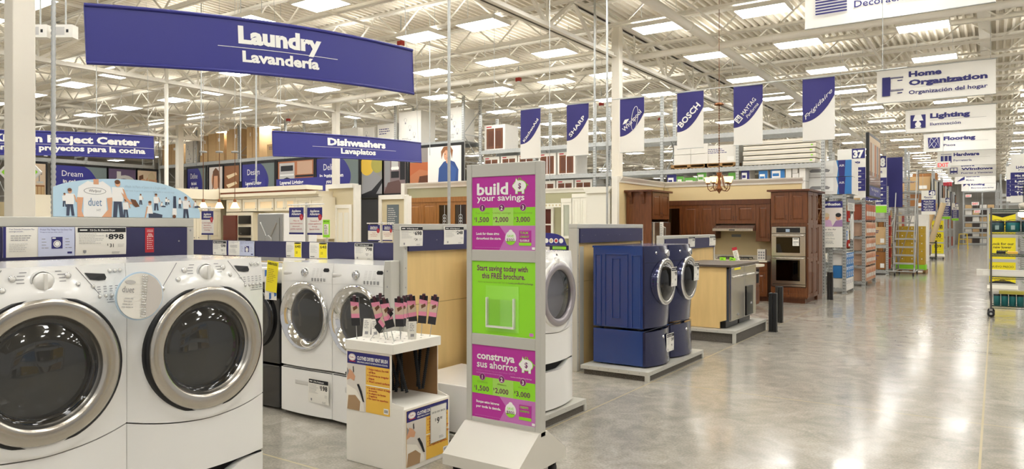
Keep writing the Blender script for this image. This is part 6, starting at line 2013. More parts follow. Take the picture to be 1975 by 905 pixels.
def poster(label, u0, u1, z0, z1, kind, Y=RY0 - .10, frame=True, side=False):
    if side:
        a, c = onX(u0, 300, -32.3), onX(u1, 300, -32.3); w_ = c.y - a.y
        t = thing('wall_poster', label, 'poster', (-32.3 + .02, a.y, z0), PI2)
    else:
        a, c = ux(u0, Y), ux(u1, Y); w_ = c - a
        t = thing('wall_poster', label, 'poster', (a, Y, z0))
    h = z1 - z0
    q = MB(); y = -.006
    def R(x0, z0_, x1, z1_, m_, d=0): q.rect(w_ * x0, h * z0_, w_ * x1, h * z1_, y - .001 * d, m_)
    def P(pts, m_, d=1): q.poly([(w_ * a_, h * b_) for a_, b_ in pts], y - .001 * d, m_)
    def D(x, z, r, m_, d=1, rz=None): q.disc(w_ * x, h * z, h * r, y - .001 * d, m_, h * (rz or r))
    q.box(0, -.005, 0, w_, .03, h, black)
    if kind[0] == 'text':
        R(0, .03, 1, .97, mat('poster_grey', '6E7A78', .5)); pts = [(0, .03), (.62, .03)] + [(.62 + .2 * sin(pi * i / 12), .03 + .94 * i / 12) for i in range(1, 12)] + [(.58, .97), (0, .97)]
        P(pts, signblue)
        q.text(kind[1], w_ * .36, h * .68, h * .16, white, y=y - .002, w=w_ * .38)
        for i, s_ in enumerate(kind[2]): q.text(s_, w_ * .36, h * (.50 - i * .14), h * .09, white, y=y - .002, bold=.04, w=w_ * .038 * len(s_))
    elif kind[0] == 'woman':
        R(.03, .03, .97, .97, mat('poster_pale', 'D8CFC8', .5)); D(.5, .6, .2, skin, 2, .26); P([(.25, .3), (.3, .85), (.5, .95), (.72, .85), (.78, .3), (.66, .4), (.64, .72), (.38, .72), (.34, .4)], hair_b, 3); P([(.2, .03), (.8, .03), (.7, .3), (.3, .3)], paper, 1)
    elif kind[0] == 'drawers':
        R(.03, .03, .97, .97, mat('poster_brown', '8A5B38', .5))
        for i in range(3): P([(.1, .2 + i * .25), (.8, .3 + i * .25), (.95, .2 + i * .25), (.3, .08 + i * .25)], oak, 1); P([(.16, .2 + i * .25), (.78, .28 + i * .25), (.86, .22 + i * .25), (.3, .11 + i * .25)], mat('poster_cream', 'E6D3AE', .5), 2)
    elif kind[0] == 'oven':
        R(.02, .03, .98, .97, mat('poster_terracotta', 'B4714A', .5)); R(.06, .03, .48, .93, mat('poster_steel', 'C4C2BE', .4), 1); R(.1, .72, .44, .86, ink, 2); P([(.12, .12), (.42, .12), (.42, .5), (.27, .56), (.12, .5)], ink, 2); R(.08, .6, .46, .64, white, 2)
        R(.5, .03, .98, .55, mat('poster_redwood', '9A5A3A', .5), 1); R(.6, .05, .7, .5, inkpale, 2); R(.5, .55, .98, .6, ink, 2); R(.55, .62, .95, .95, mat('poster_tile', 'C9A58A', .5), 1)
        for k in range(3): R(.74 + k * .08, .08, .8 + k * .08, .48, cherry, 2)
    elif kind[0] == 'fruit':
        R(.02, .05, .98, .97, mat('poster_stone', '8E8C84', .5)); D(.28, .72, .23, mat('poster_apple', 'DDB63A', .4), 2); D(.76, .74, .2, mat('poster_apple2', 'A8A04A', .4), 2); P([(.02, .05), (.98, .05), (.98, .4), (.55, .62), (.1, .5)], inkgrey, 1); P([(.02, .05), (.7, .05), (.98, .3), (.98, .4), (.5, .14)], ink, 2)
    elif kind[0] == 'kitchen':
        R(.02, .05, .98, .97, mat('poster_mauve', '7C6C6E', .5)); R(.05, .2, .3, .85, inkgrey, 1); R(.34, .4, .7, .55, ink, 1); R(.36, .6, .66, .9, mat('poster_steel', 'C4C2BE', .4), 1); R(.74, .35, .96, .9, ink, 1); P([(.02, .05), (.98, .05), (.7, .35), (.2, .3)], mat('poster_plum', '5E4440', .5), 1)
        for k in range(4): D(.4 + k * .08, .62, .04, white, 2)
    elif kind[0] == 'boy':
        R(.01, .03, .98, .97, mat('poster_white', 'EDE9E2', .5)); R(.01, .03, .36, .62, mat('poster_terracotta', 'B4714A', .5), 1); P([(.01, .3), (.2, .45), (.36, .4), (.36, .62), (.01, .62)], mat('poster_cabinet', 'B05F35', .5), 2); R(.01, .62, .36, .97, mat('poster_grey2', '8C8480', .5), 1); P([(.16, .03), (.36, .03), (.36, .3), (.2, .28)], cherry_d, 3)
        sw = mat('poster_sweater', '2B4A84', .6)
        P([(.55, .03), (.92, .03), (.93, .4), (.86, .58), (.76, .64), (.66, .6), (.57, .45)], sw, 2); D(.72, .76, .1, skin, 4, .14); P([(.62, .66), (.61, .85), (.66, .96), (.78, .97), (.83, .86), (.81, .66), (.79, .82), (.70, .88), (.65, .8)], mat('poster_auburn', '8C5A34', .6), 5)
        D(.69, .78, .012, ink, 5); D(.76, .78, .012, ink, 5); P([(.705, .69), (.745, .69), (.74, .675), (.71, .675)], mat('poster_lip', 'B0695A', .5), 5); D(.74, .60, .06, skin, 4, .05); P([(.76, .58), (.9, .4), (.86, .1), (.78, .12), (.8, .36), (.70, .54)], mat('poster_sweater2', '345796', .6), 3)
    elif kind[0] == 'faucet':
        R(.02, .03, .98, .97, mat('poster_dusk', '5B4A66', .5)); D(.6, .3, .42, inkpale, 1, .5); D(.55, .28, .34, mat('poster_dusk', '5B4A66', .5), 2, .42); R(.3, .5, .45, .9, mat('poster_steel', 'C4C2BE', .4), 2)
    elif kind[0] == 'two':
        R(.02, .03, .98, .97, mat('poster_sand', 'D9C2A4', .5)); P([(.02, .1), (.1, .8), (.3, .85), (.36, .1)], hair_b, 1); D(.3, .5, .14, skin, 2, .22); D(.72, .55, .2, skin, 2, .28); P([(.5, .5), (.55, .85), (.75, .95), (.92, .8), (.94, .5), (.88, .7), (.6, .72)], mat('poster_blond', 'CDBB96', .5), 3); P([(.5, .03), (.95, .03), (.9, .25), (.55, .25)], paper, 1)
    else:
        R(.02, .03, .98, .97, mat('poster_sand', 'D9C2A4', .5)); R(.1, .05, .9, .4, oak, 1)
        for k in range(3): R(.14 + k * .26, .1, .36 + k * .26, .36, carton, 2)
        R(.3, .45, .8, .5, inkpale, 2); q.tube([(w_ * .5, y - .003, h * .5), (w_ * .5, y - .003, h * .75), (w_ * .62, y - .003, h * .8), (w_ * .68, y - .003, h * .68)], .02, inkgrey, 5)
    q.obj('printed_sheet', t)
    if frame:
        b = MB(); f_ = .05
        b.box(-f_, -.03, -f_, 0, .03, h + f_, black); b.box(w_, -.03, -f_, w_ + f_, .03, h + f_, black); b.box(0, -.03, h, w_, .03, h + f_, black); b.box(0, -.03, -f_, w_, .03, 0, black); b.obj('frame', t)
Z0, Z1 = 2.72, 4.24
poster('navy and grey poster reading Define the look that is right for you', 362, 397, Z0, Z1, ('text', 'Define', ('the look', "that's right", 'for you.')))
poster('poster of a smiling dark haired woman on the rack', 403, 430, Z0, Z1, ('woman',))
poster('poster of open wooden drawers next to the smiling woman', 432, 462, Z0, Z1, ('drawers',))
poster('navy and grey poster reading Design your kitchen to fit your life', 467, 530, Z0, Z1, ('text', 'Design', ('your', 'kitchen to', 'fit your life.')))
poster('poster of a stainless oven and reddish cabinets', 535, 606, Z0, Z1, ('oven',))
poster('navy and grey poster behind the white post under the Dishwashers sign', 611, 692, Z0, Z1, ('text', 'Delight', ('in installation', 'you can', 'trust.')))
poster('poster of a yellow apple on a stone worktop', 697, 738, Z0, Z1, ('fruit',))
poster('poster of a dim mauve kitchen beside the yellow apple', 740, 783, Z0, Z1, ('kitchen',))
poster('big poster of a child in a blue sweater thinking', 790, 892, 2.95, 4.33, ('boy',))
poster('dark poster of a kitchen sink cut by the column at the far left', 62, 88, Z0, Z1, ('sink',), side=True)
poster('navy and grey poster reading Dream in color, texture and style', 100, 205, Z0, Z1, ('text', 'Dream', ('in color,', 'texture and', 'style.')), side=True)
poster('poster of a steel faucet curve at the far left', 208, 262, Z0, Z1, ('faucet',), side=True)
poster('poster of two women, one grey haired, near the rack corner', 264, 302, Z0, Z1, ('two',), side=True)
b = MB(); b.box(0, 0, 0, PX1 + 32.3, .03, 2.6, mat('dark_backing', '2B2A2A', .7)); b.thing('backing_panel', 'long dark backing panel below the row of kitchen posters', 'panel', (-32.3, RY0 - .09, 0))
rack('tall galvanised rack along the left side carrying the Dream poster', [0, 3.0, 6.0, 9.0], .02, .95, 5.9, (2.0, 4.46), loc=(-32.38, 9.3, 0), rz=PI2, deck=False, beam=.13)
b = MB(); b.box(0, 0, 0, 9.6, .03, 2.6, mat('taupe_backing', 'B5A57F', .7)); b.thing('backing_panel', 'taupe backing panel under the Dream poster at the far left', 'panel', (-32.24, 9.2, 0), PI2)
for u0, u1, s_ in ((478, 512, 'left'), (533, 628, 'right')):
    a = onY(u0, 368, 17.2); c = onY(u1, 352, 17.2)
    q = MB(); q.box(0, 0, -.2, c.x - a.x, .03, .42, signblue); q.text('Layered Lighting', (c.x - a.x) * .32, .22, .13, white, y=-.003, bold=.03, w=min(1.3, (c.x - a.x) * .9)); q.text('Iluminación de capas', (c.x - a.x) * .32, .06, .09, white, y=-.003, bold=.02, w=min(1.2, (c.x - a.x) * .8))
    q.box(.1, .0, -a.z, .16, .03, -.2, alu); q.box(c.x - a.x - .16, .0, -a.z, c.x - a.x - .1, .03, -.2, alu)
    q.thing('header_sign', 'navy header sign reading Layered Lighting above the cream cornice, %s one' % s_, 'header sign', (a.x, 17.2, a.z))

# ================================================================== MAIN AISLE, LEFT SIDE
def endcap_rack(label, y0, y1, h, levels, x0=-4.3, x1=-3.0):
    return rack(label, [x0, x1], y0, y1, h, levels, beam=.08)
rack('galvanised rack end beside the double oven tower, with the water purification poster', [-3.36, -3.06], 19.0, 20.1, 2.45, (.12, 1.05, 1.75, 2.40), beam=.08)
# "purification" poster, faces the viewer
a = onY(1576, 477, 18.9); c = onY(1625, 388, 18.9)
w_, h_ = c.x - a.x, c.z - a.z
q = MB(); q.box(0, -.004, 0, w_, .004, h_, paper); y = -.006
q.rect(0, h_ * .86, w_, h_, y, inkblue); q.text('Purification', w_ * .56, h_ * .91, h_ * .055, white, y=y - .002, bold=.04, w=w_ * .72)
q.rect(0, h_ * .44, w_, h_ * .86, y, mat('poster_blush', 'DDD3CC', .5))
for x, hm in ((.38, mat('poster_blond', 'CDBB96', .5)), (.84, ink)):
    q.disc(w_ * x, h_ * .66, w_ * .1, y - .002, skin, h_ * .07); q.disc(w_ * x, h_ * .70, w_ * .11, y - .003, hm, h_ * .045)
q.poly([(w_ * .1, h_ * .45), (w_ * .62, h_ * .45), (w_ * .55, h_ * .58), (w_ * .38, h_ * .62), (w_ * .18, h_ * .56)], y - .001, mat('poster_lilac', 'C9A3C6', .5)); q.poly([(w_ * .6, h_ * .45), (w_, h_ * .45), (w_, h_ * .6), (w_ * .75, h_ * .58)], y - .001, mat('poster_violet', '9C7BA8', .5))
q.text('Clear the Air', w_ * .45, h_ * .375, h_ * .035, ink, y=y, w=w_ * .6); q.lines(w_ * .12, w_ * .9, h_ * .33, 4, h_ * .025, inkgrey, y=y); q.text('Breathe Easy', w_ * .45, h_ * .18, h_ * .03, inkgrey, y=y, w=w_ * .5); q.lines(w_ * .12, w_ * .9, h_ * .14, 3, h_ * .025, inkgrey, y=y)
q.thing('rack_poster', 'white rack poster reading Purification with a couple lying down', 'poster', a)
for i, (u0, u1, z, h) in enumerate(((1555, 1652, 2.42, .42), (1555, 1652, 2.85, .40))):
    a = ux(u0, 18.95); c = ux(u1, 18.95); c = min(c, -2.88)
    carton_box('long white and blue air conditioner box on the purification rack, %s one' % ('lower', 'upper')[i], a, 18.95, z, c - a, .42, h, cartonw, 'ac', 'air conditioner boxes on the purification rack')
carton_box('long white and blue box behind the upper air conditioner box, at the rack end', -3.4, 19.5, 2.42, .5, .5, .8, cartonw, 'ac')
for i in range(3):
    for j in range(2):
        carton_box('white and green humidifier box on the floor left of the purification rack, %s %s' % (('left', 'middle', 'right')[i], ('lower', 'upper')[j]), -4.42 + i * .31, 18.6, .02 + j * .33, .30, .5, .32, cartonw, 'colorg' if (i + j) % 2 else 'print', 'humidifier boxes in the purification rack')
for i in range(3):
    carton_box('blue and white purifier box on the upper floor level of the purification rack, %s' % ('left', 'middle', 'right')[i], -4.42 + i * .31, 18.6, .68, .30, .5, .23, cartonw, 'colorb', 'purifier boxes in the purification rack')
for i in range(4):
    for j in range(3):
        carton_box('small blue and white box on the aisle side of the purification rack, stack %s, %s' % (ORD[i], ('bottom', 'middle', 'top')[j]), -3.02, 19.03 + i * .27, .06 + j * .31, .26, .3, .30, (cartonw, mat('box_blue', '2F77B8', .5), mat('box_pale', 'E4E1DC', .5))[j], 'colorb' if j else 'print', 'boxes on the aisle side of the purification rack', PI2)
for i in range(5):
    carton_box('small striped carton hung on the end of the purification rack, %s' % ORD[i], -3.03, 19.08 + i * .2, 1.3, .17, .1, .22 + .05 * (i % 2), cartonw, ('colorb', 'print', 'colory', 'colorn', 'print')[i], 'small cartons on the purification rack end', PI2)
q = MB(); q.box(0, 0, 0, 1.0, .012, .30, mat('toilet_seat_white', 'D9D5CC', .3)); q.rect(0, .2, 1.0, .3, -.002, inkgrey); q.lines(.1, .9, .16, 4, .035, inkgrey, y=-.002)
q.thing('rack_sign', 'slanted grey header sign over the aisle side of the purification rack', 'sign', (-2.99, 19.05, 2.02), PI2)
b = MB(); pts = [(.0, .0), (.18, .02), (.26, .2), (.24, .5), (.13, .62), (.02, .5), (-.02, .2)]
b.prism(pts, -.02, .02, plastic_w); b.thing('toilet_seat', 'white curved plastic seat hung on the aisle side of the purification rack', 'toilet seat', (-2.985, 19.5, 1.32), PI2)

def aisle_sign(label, num, title, sub, rows, x0, x1, Y, z0, z1, green=False):
    w_, h = x1 - x0, z1 - z0
    t = thing('aisle_sign', label, 'aisle sign', (x0, Y, z0))
    q = MB(); q.box(0, -.015, 0, w_, .015, h, paper); y = -.017
    q.rect(w_ * .52, h * .80, w_ * .98, h, y, inkblue); q.text(num, w_ * .75, h * .825, h * .14, white, y=y - .003, bold=.06, w=w_ * .38)
    q.text(title, w_ * .5, h * .70, h * .055, inkblue, y=y, bold=.04, w=w_ * .62); q.text(sub, w_ * .5, h * .655, h * .03, inkblue, y=y, w=w_ * .45)
    q.rect(0, h * .14, w_, h * .62, y, inkblue)
    for i, r in enumerate(rows):
        q.text(r[0], w_ * .5, h * (.535 - i * .115), h * .04, white, y=y - .003, bold=.04, w=w_ * .7); q.text(r[1], w_ * .5, h * (.49 - i * .115), h * .028, white, y=y - .003, w=w_ * .5)
        if i: q.rect(w_ * .04, h * (.60 - i * .115), w_ * .96, h * (.603 - i * .115), y - .002, inkpale)
    if green: q.rect(0, 0, w_, h * .12, y, lime)
    q.obj('printed_board', t)
    for x in (.1, .9):
        b = MB(); b.tube([(w_ * x, 0, h), (w_ * x, 0, ZC - z0)], .005, galv, 5); b.obj('suspension_wire', t)
cab = (('Base Cabinets', 'Gabinetes bajos'), ('Unfinished Cabinets', 'Sin acabado'), ('Finished Cabinets', 'Con acabado'), ('Cabinets', 'Gabinetes'))
aisle_sign('white and navy aisle sign numbered 37 for Cabinets', '37', 'Cabinets', 'Gabinetes', cab, -3.62, -2.92, 21.4, 2.41, 3.75)
aisle_sign('white and navy aisle sign numbered 38, half hidden behind the framed poster', '38', 'Ventilation', 'Ventilación', (('Shelving', 'Estantes'), ('Closets', 'Armarios'), ('Hooks', 'Ganchos'), ('Heating', 'Calefacción')), -3.75, -3.03, 26.9, 2.1, 4.0, True)
b = MB(); b.box(0, 0, 0, .62, .03, 1.7, inkblue); b.tube([(.1, .015, 1.7), (.1, .015, 4.1)], .005, galv, 5); b.thing('blank_sign', 'plain navy sign panel right behind the sign numbered 38', 'sign', (-3.25, 27.6, 2.3))
aisle_sign('white and navy aisle sign numbered 43 for Flooring, behind the rolling ladder', '43', 'Flooring', 'Pisos', (('Area Rugs', 'Alfombras'), ('Natural Wood', 'Madera'), ('Rug Pads', 'Bases'), ('Carpet', 'Alfombra')), -2.90, -2.32, 38.6, 2.2, 3.32)
aisle_sign('white and navy aisle sign numbered 46, small and far down the aisle', '46', 'Garage Doors', 'Puertas', (('Door Parts', 'Piezas'), ('Storm Doors', 'Puertas'), ('Locks', 'Cerraduras'), ('Windows', 'Ventanas')), -2.60, -2.12, 47.0, 2.06, 3.25, True)
aisle_sign('white and navy aisle sign numbered 48, farthest of the left aisle signs', '48', 'Millwork', 'Madera', (('Moulding', 'Molduras'), ('Doors', 'Puertas'), ('Stairs', 'Escaleras'), ('Trim', 'Molduras')), -2.44, -2.06, 56.0, 2.05, 3.2, True)
aisle_sign('navy and white aisle sign numbered 7 for Light Bulbs at the right picture edge', '7', 'Light Bulbs', 'Focos', (('Mix & Match', 'Lámparas'), ('Lamps', 'Pantallas'), ('Fixtures', 'Luces'), ('Tools', 'Luces')), .385, 1.15, 28.0, 2.4, 3.95)
aisle_sign('navy and white aisle sign numbered 9, partly behind the sign numbered 7', '9', 'Paint', 'Pintura', (('Primers', 'Bases'), ('Paint', 'Pintura'), ('Brushes', 'Brochas'), ('Rollers', 'Rodillos')), .37, 1.2, 37.0, 2.7, 4.2)
# framed poster along the aisle
t = thing('framed_poster', 'black framed poster of a wooden interior, edge on, beside the aisle sign numbered 37', 'poster', (-2.86, 21.6, 2.45), PI2)
w_, h_ = 2.3, 1.75
b = MB(); b.box(0, 0, 0, w_, .08, h_, black); b.obj('frame', t)
q = MB(); q.rect(.08, .34, w_ - .08, h_ - .08, -.002, mat('poster_sand', 'D9C2A4', .5)); q.rect(.08, .34, w_ - .08, .7, -.003, cherry)
for k in range(5): q.rect(.2 + k * .42, .6, .5 + k * .42, 1.5, -.004, (oak, inkpale, mat('poster_terracotta', 'B4714A', .5), inkgrey, oak)[k])
q.rect(.08, .04, w_ - .08, .30, -.002, mat('sign_violet', '4A4A86', .5)); q.text('The Organized', 1.1, .18, .08, white, y=-.004, w=1.4); q.text('Kitchen', 1.1, .07, .06, white, y=-.004)
q.obj('printed_sheet', t)
rack('galvanised rack end under the framed poster with orange bottles', [-5.5, -2.98], 21.5, 23.5, 2.4, (.12, .55, .95, 1.35, 1.8, 2.35), beam=.06)
for lv, (z, h) in enumerate(((.14, .36), (.57, .34), (.97, .34), (1.37, .38), (1.82, .42))):
    for i in range(4):
        carton_box('orange bottle pack on the rack end under the framed poster, shelf %s, %s' % (ORD[lv], ORD[i]), -2.93, 21.62 + i * .45, z, .42, .4, h, mat('box_brick', 'B9654B', .55) if lv == 4 else mat('box_salmon', 'DDBBA0', .55), 'bottle', 'orange bottle packs under the framed poster', PI2)
b = MB(); b.box(0, 0, 0, .3, .03, 2.2, oak); b.thing('door_leaf', 'narrow pale wooden panel at the near side of the orange bottle rack', 'panel', (-3.5, 21.2, 0)); 
for i in range(6):
    carton_box('small red and white carton before the orange bottle rack, %s from the floor' % ORD[i], -3.42, 21.0, .05 + i * .34, .2, .18, .3, mat('box_red', 'B5342A', .5) if i % 2 else cartonw, 'print', 'red and white cartons beside the orange bottle rack')
# farther racks along the left side
rack('galvanised rack behind the aisle sign numbered 38', [-6.5, -3.05], 27.2, 29.0, 3.0, (.15, 1.0, 1.9, 2.8), beam=.1)
for i, (z, h) in enumerate(((.17, .6), (1.02, .6), (1.92, .6))):
    for j in range(3):
        carton_box('carton on the rack behind the sign numbered 38, level %s, %s' % (ORD[i], ORD[j]), -4.9 + j * .62, 27.25, z, .56, .7, h, (carton, cartonw, oak)[(i + j) % 3], 'print', 'cartons behind the sign numbered 38')
for i in range(5):
    carton_box('red striped pack on the rack end behind the sign numbered 38, %s from the floor' % ORD[i], -2.99, 27.4 + .2 * (i % 2), .2 + i * .37, .35, .12, .33, mat('box_red', 'B5342A', .5), 'print', 'red packs beside the rolling ladder', PI2)
rack('tall galvanised rack behind the rolling ladder, holding rugs and lumber', [-8.0, -5.4, -2.85], 31.0, 32.2, 4.6, (.15, 2.6, 3.5), beam=.12)
for i in range(9):
    b = MB(); r = .07 + .02 * (i % 3); b.tube([(0, 0, 0), (.03, .05, 2.0 + .1 * (i % 2))], r, (taupe, oak, mat('rug_brown', '6B4E38', .9), carton)[i % 4], 10)
    b.thing('rolled_rug', 'upright rolled rug in the rack behind the rolling ladder, %s from left' % ORD[i], 'rug', (-4.75 + i * .2, 31.3, .17), 0, 'rolled rugs behind the ladder')
for i, (z, m_) in enumerate(((2.62, carton), (3.52, cartonw))):
    for j in range(2):
        carton_box('wide flat carton high on the rack behind the rolling ladder, %s %s' % (('lower', 'upper')[i], ('left', 'right')[j]), -5.2 + j * 1.15, 31.05, z, 1.1, .9, .4, m_, 'print', 'flat cartons high behind the ladder')
# pallet of yellow cartons
pallet('lime green pallet under the yellow cartons', -2.95, 28.75, .0, .92, 1.1)
YC_ = mat('box_gold', 'C9A52C', .5)
for lv in range(5):
    for i in range(3):
        carton_box('yellow carton in the pallet stack behind the rolling ladder, layer %s, %s from left' % (ORD[lv], ORD[i]), -2.95 + i * .3, 28.75, .30 + lv * .27, .295, .5, .265, YC_, 'seam', 'yellow cartons stacked behind the ladder')
b = MB(); b.box(0, 0, 0, .92, .6, .18, lime); b.thing('stretch_wrap_band', 'bright green wrapped band at the bottom of the yellow carton stack', 'wrap', (-2.95, 28.75, .115))
# rolling ladder
t = thing('rolling_ladder', 'tall grey steel rolling warehouse ladder with treads and handrails in the aisle', 'ladder', (-2.86, 26.9, 0))
lm = mat('ladder_grey', 'A5A39E', .45, .2)
n = 9
for i in range(n):
    z = .38 + i * .27; y = .0 + i * .13
    b = MB(); b.box(.04, y, z, .62, y + .16, z + .055, lm); b.obj('tread', t)
for x in (.03, .63):
    b = MB(); b.tube([(x, 0, .12), (x, n * .13 + .1, .38 + (n - 1) * .27 + .05)], .03, lm, 6); b.obj('stringer', t)
    b = MB(); b.tube([(x, .0, 1.25), (x, n * .13 - .1, 3.55), (x, n * .13 + .45, 3.6), (x, n * .13 + .45, 2.6)], .018, lm, 6); b.tube([(x, .02, .3), (x, .0, 1.25)], .016, lm, 6); b.obj('handrail', t)
    b = MB(); b.tube([(x, n * .13 + .1, 2.55), (x, 1.5, .12)], .02, lm, 6); b.tube([(x, 0.0, .14), (x, 1.5, .14)], .022, lm, 6); b.tube([(x, 1.5, .2), (x, .4, 1.2)], .014, lm, 6); b.obj('side_frame', t)
b = MB(); b.tube([(.03, .9, .15), (.63, .2, 2.3)], .014, lm, 6); b.obj('diagonal_brace', t)
b = MB(); b.box(.03, n * .13 - .05, .38 + n * .27 - .02, .63, n * .13 + .45, .40 + n * .27, lm); b.obj('platform', t)
for z in (3.6, 3.2):
    b = MB(); b.tube([(.03, n * .13 + .45, z), (.63, n * .13 + .45, z)], .016, lm, 6); b.obj('guard_rail', t)
b = MB(); b.tube([(-.15, -.1, .02), (-.15, .0, .14), (.66, .0, .14)], .02, lm, 6); b.tube([(-.12, 1.5, .14), (.8, 1.5, .14)], .02, lm, 6); b.obj('outrigger', t)
for x, y in ((.06, .06), (.6, .06), (.06, 1.44), (.6, 1.44)):
    b = MB(); b.lathe([(0, -.02), (.05, -.02), (.05, .02), (0, .02)], (x, y, .05), rubber, 'x', 14); b.obj('caster', t)
# carpets, crates and white block near the yellow stand
carton_box('tall plain white cabinet block left of the yellow 100 stand', -3.6, 39.0, 0, .95, .8, 2.2, cartonw, None, name='cabinet_block', cat='cabinet')
for i, u in enumerate((1788, 1797)):
    b = MB(); b.tube([(0, 0, 0), (.55, .1, 2.05)], .13, (carton, mat('carpet_roll', 'CDB792', .9))[i], 12)
    b.thing('carpet_roll', 'leaning carpet roll beside the yellow 100 stand, %s one' % ('darker left', 'paler right')[i], 'carpet roll', (-3.05 + i * .36, 41.0 - .0 * i, .75))
t = thing('hand_truck', 'dark wire carpet cart below the leaning rolls', 'cart', (-3.35, 40.6, -.05))
b = MB()
for x in (0, .9): b.tube([(x, 0, .05), (x, 0, 1.0)], .02, iron, 6)
for z in (.15, .9): b.tube([(0, 0, z), (.9, 0, z)], .02, iron, 6); b.tube([(0, .7, z), (.9, .7, z)], .02, iron, 6); b.tube([(0, 0, z), (0, .7, z)], .02, iron, 6); b.tube([(.9, 0, z), (.9, .7, z)], .02, iron, 6)
for x in (0, .9): b.tube([(x, .7, .05), (x, .7, 1.0)], .02, iron, 6)
b.obj('wire_frame', t)
b = MB(); b.box(0, 0, .14, .9, .7, .17, iron); b.obj('deck', t)
for k, (y, h) in enumerate(((42.5, 4.6), (46.0, 4.2), (49.5, 4.6), (54.5, 4.3), (59.0, 4.6), (65.0, 4.3))):
    rack('galvanised rack reaching the aisle far back on the left, %s from the front' % ORD[k], [-8.0, -5.4, -2.7], y, y + 1.2, h, (.15, 1.5, 2.6, 3.5), beam=.12, deck=False, braces=k < 2)
    for j in range(4):
        z = (.17, 1.52, 2.62, 3.52)[j]
        carton_box('stacked goods on far left rack %s, level %s' % (ORD[k], ORD[j]), -4.6, y + .05, z, 1.8, 1.0, .7, (cherry_d, mat('box_rust', '9A4A34', .6), oak, mat('lumber_pale', 'C2A070', .7))[(j + k) % 4], 'print', 'goods on the far left racks')
    b = MB(); b.box(0, 0, 0, 1.3, .06, 1.7, black); b.rect(.06, .1, 1.24, 1.6, -.002, (taupe, inkgrey, oak)[k % 3])
    b.thing('framed_poster', 'thin edge on framed poster at the end of far left rack %s' % ORD[k], 'poster', (-2.6, y, 2.4), PI2)
for i in range(5):
    b = MB(); b.box(0, 0, 0, (1.2, .6)[i // 3], .9, .13, (oak, mat('lumber_red', 'B4343C', .6))[i // 3]); b.thing('lumber_stack', 'bundle of boards high on a far rack, %s' % ORD[i], 'lumber', (-3.9 + (i // 3) * .9, 46.1 + (i // 3) * 8.5, (4.205, 4.305)[i // 3] + (i % 3) * .135), 0, 'board bundles high on the far racks')
# fire exit signs
def exit_sign(u, v, Y, label, w_=.32):
    p = onY(u, v, Y)
    t = thing('exit_sign', label, 'exit sign', p)
    q = MB(); q.box(-w_ / 2, -.02, -w_ * .27, w_ / 2, .02, w_ * .27, white); q.text('EXIT', 0, -w_ * .17, w_ * .32, mat('exit_red', 'E23A3A', .5, emit=.5), y=-.022, bold=.02, w=w_ * .74); q.obj('sign_box', t)
    q = MB(); q.tube([(0, 0, w_ * .27), (0, 0, ZC - p.z)], .006, galv, 5); q.obj('suspension_rod', t)
exit_sign(1819, 318, 30, 'lit red and white EXIT sign hanging below the Hardware banner', .45)
exit_sign(1881, 393, 62, 'small lit EXIT sign far at the end of the aisle, upper one', .45)
exit_sign(1885, 408, 70, 'small lit EXIT sign far at the end of the aisle, lower one', .45)
exit_sign(1868, 378, 50, 'small exit sign seen nearly edge on at the end of the aisle', .3)
# shelving on the back wall
bx0, bx1 = ux(1858, 77), ux(1932, 77)
rack('grey shelving unit with many shelves against the back wall', [bx0, (bx0 + bx1) / 2, bx1], 77.0, 78.6, 5.0, (.15, .75, 1.15, 1.6, 2.1, 2.7, 3.3, 4.9), beam=.12, braces=False)
for lv, z in enumerate((.17, .77, 1.17, 1.62, 2.12, 2.72, 3.32)):
    for i in range(5):
        carton_box('small carton on the back wall shelving, shelf %s, %s from left' % (ORD[lv], ORD[i]), bx0 + .15 + i * .56, 77.05, z, .5, .6, (.4, .25, .28, .32, .4, .42, .3)[lv], (carton, mat('box_dark', '3E3430', .6), cartonw)[(i + lv) % 3], None, 'cartons on the back wall shelving')
b = MB()
ym = mat('safety_yellow', 'E0C22A', .5)
for x in (0, .6):
    for y in (0, .5): b.tube([(x, y, 0), (x * .8 + .06, y * .8 + .05, 1.1)], .03, ym, 6)
for z in (.35, .7, 1.08): b.box(.02, .02, z, .6, .5, z + .04, ym)
b.thing('step_stool', 'yellow step stool far down the aisle before the back shelving', 'step stool', (ux(1848, 62), 62, 0))

# ================================================================== RIGHT SIDE
CXX, CYY = -.075, 15.5
t = thing('wire_cart', 'rolling wire shelf cart loaded with paint cans at the right picture edge', 'cart', (CXX, CYY, 0))
CW, CD = 1.25, .5
wm = mat('cart_wire', '6E6A66', .35, .7); wg = mat('green_wire', '35463C', .5)
levels = (.20, .73, 1.13, 1.53, 1.93)
for x in (0, CW):
    for y in (0, CD):
        b = MB(); b.tube([(x, y, .14), (x, y, 1.97)], .016, wm, 8); b.obj('post', t)
        b = MB(); b.lathe([(0, .018), (.05, .018), (.06, .008), (.06, -.012), (0, -.018)], (x, y, .06), rubber, 'f', 20); b.lathe([(.022, .021), (0, .022)], (x, y, .06), galv, 'f', 12); b.box(x - .022, y - .01, .06, x + .022, y + .04, .15, galv); b.obj('caster', t)
for z in levels:
    b = MB()
    for y in (0, CD):
        b.tube([(0, y, z), (CW, y, z)], .007, wg, 5); b.tube([(0, y, z - .035), (CW, y, z - .035)], .007, wg, 5)
        pts = [(i * CW / 50, y, z - (.035 if i % 2 else 0)) for i in range(51)]; b.tube(pts, .003, wg, 4)
    for i in range(26): b.tube([(i * CW / 25, 0, z), (i * CW / 25, CD, z)], .003, wg, 4)
    for x in (0, CW): b.tube([(x, 0, z), (x, CD, z)], .007, wg, 5)
    b.obj('wire_shelf', t)
teal = mat('teal_can', '1F6E70', .4); teal2 = mat('teal_can_dark', '2B4A50', .4)
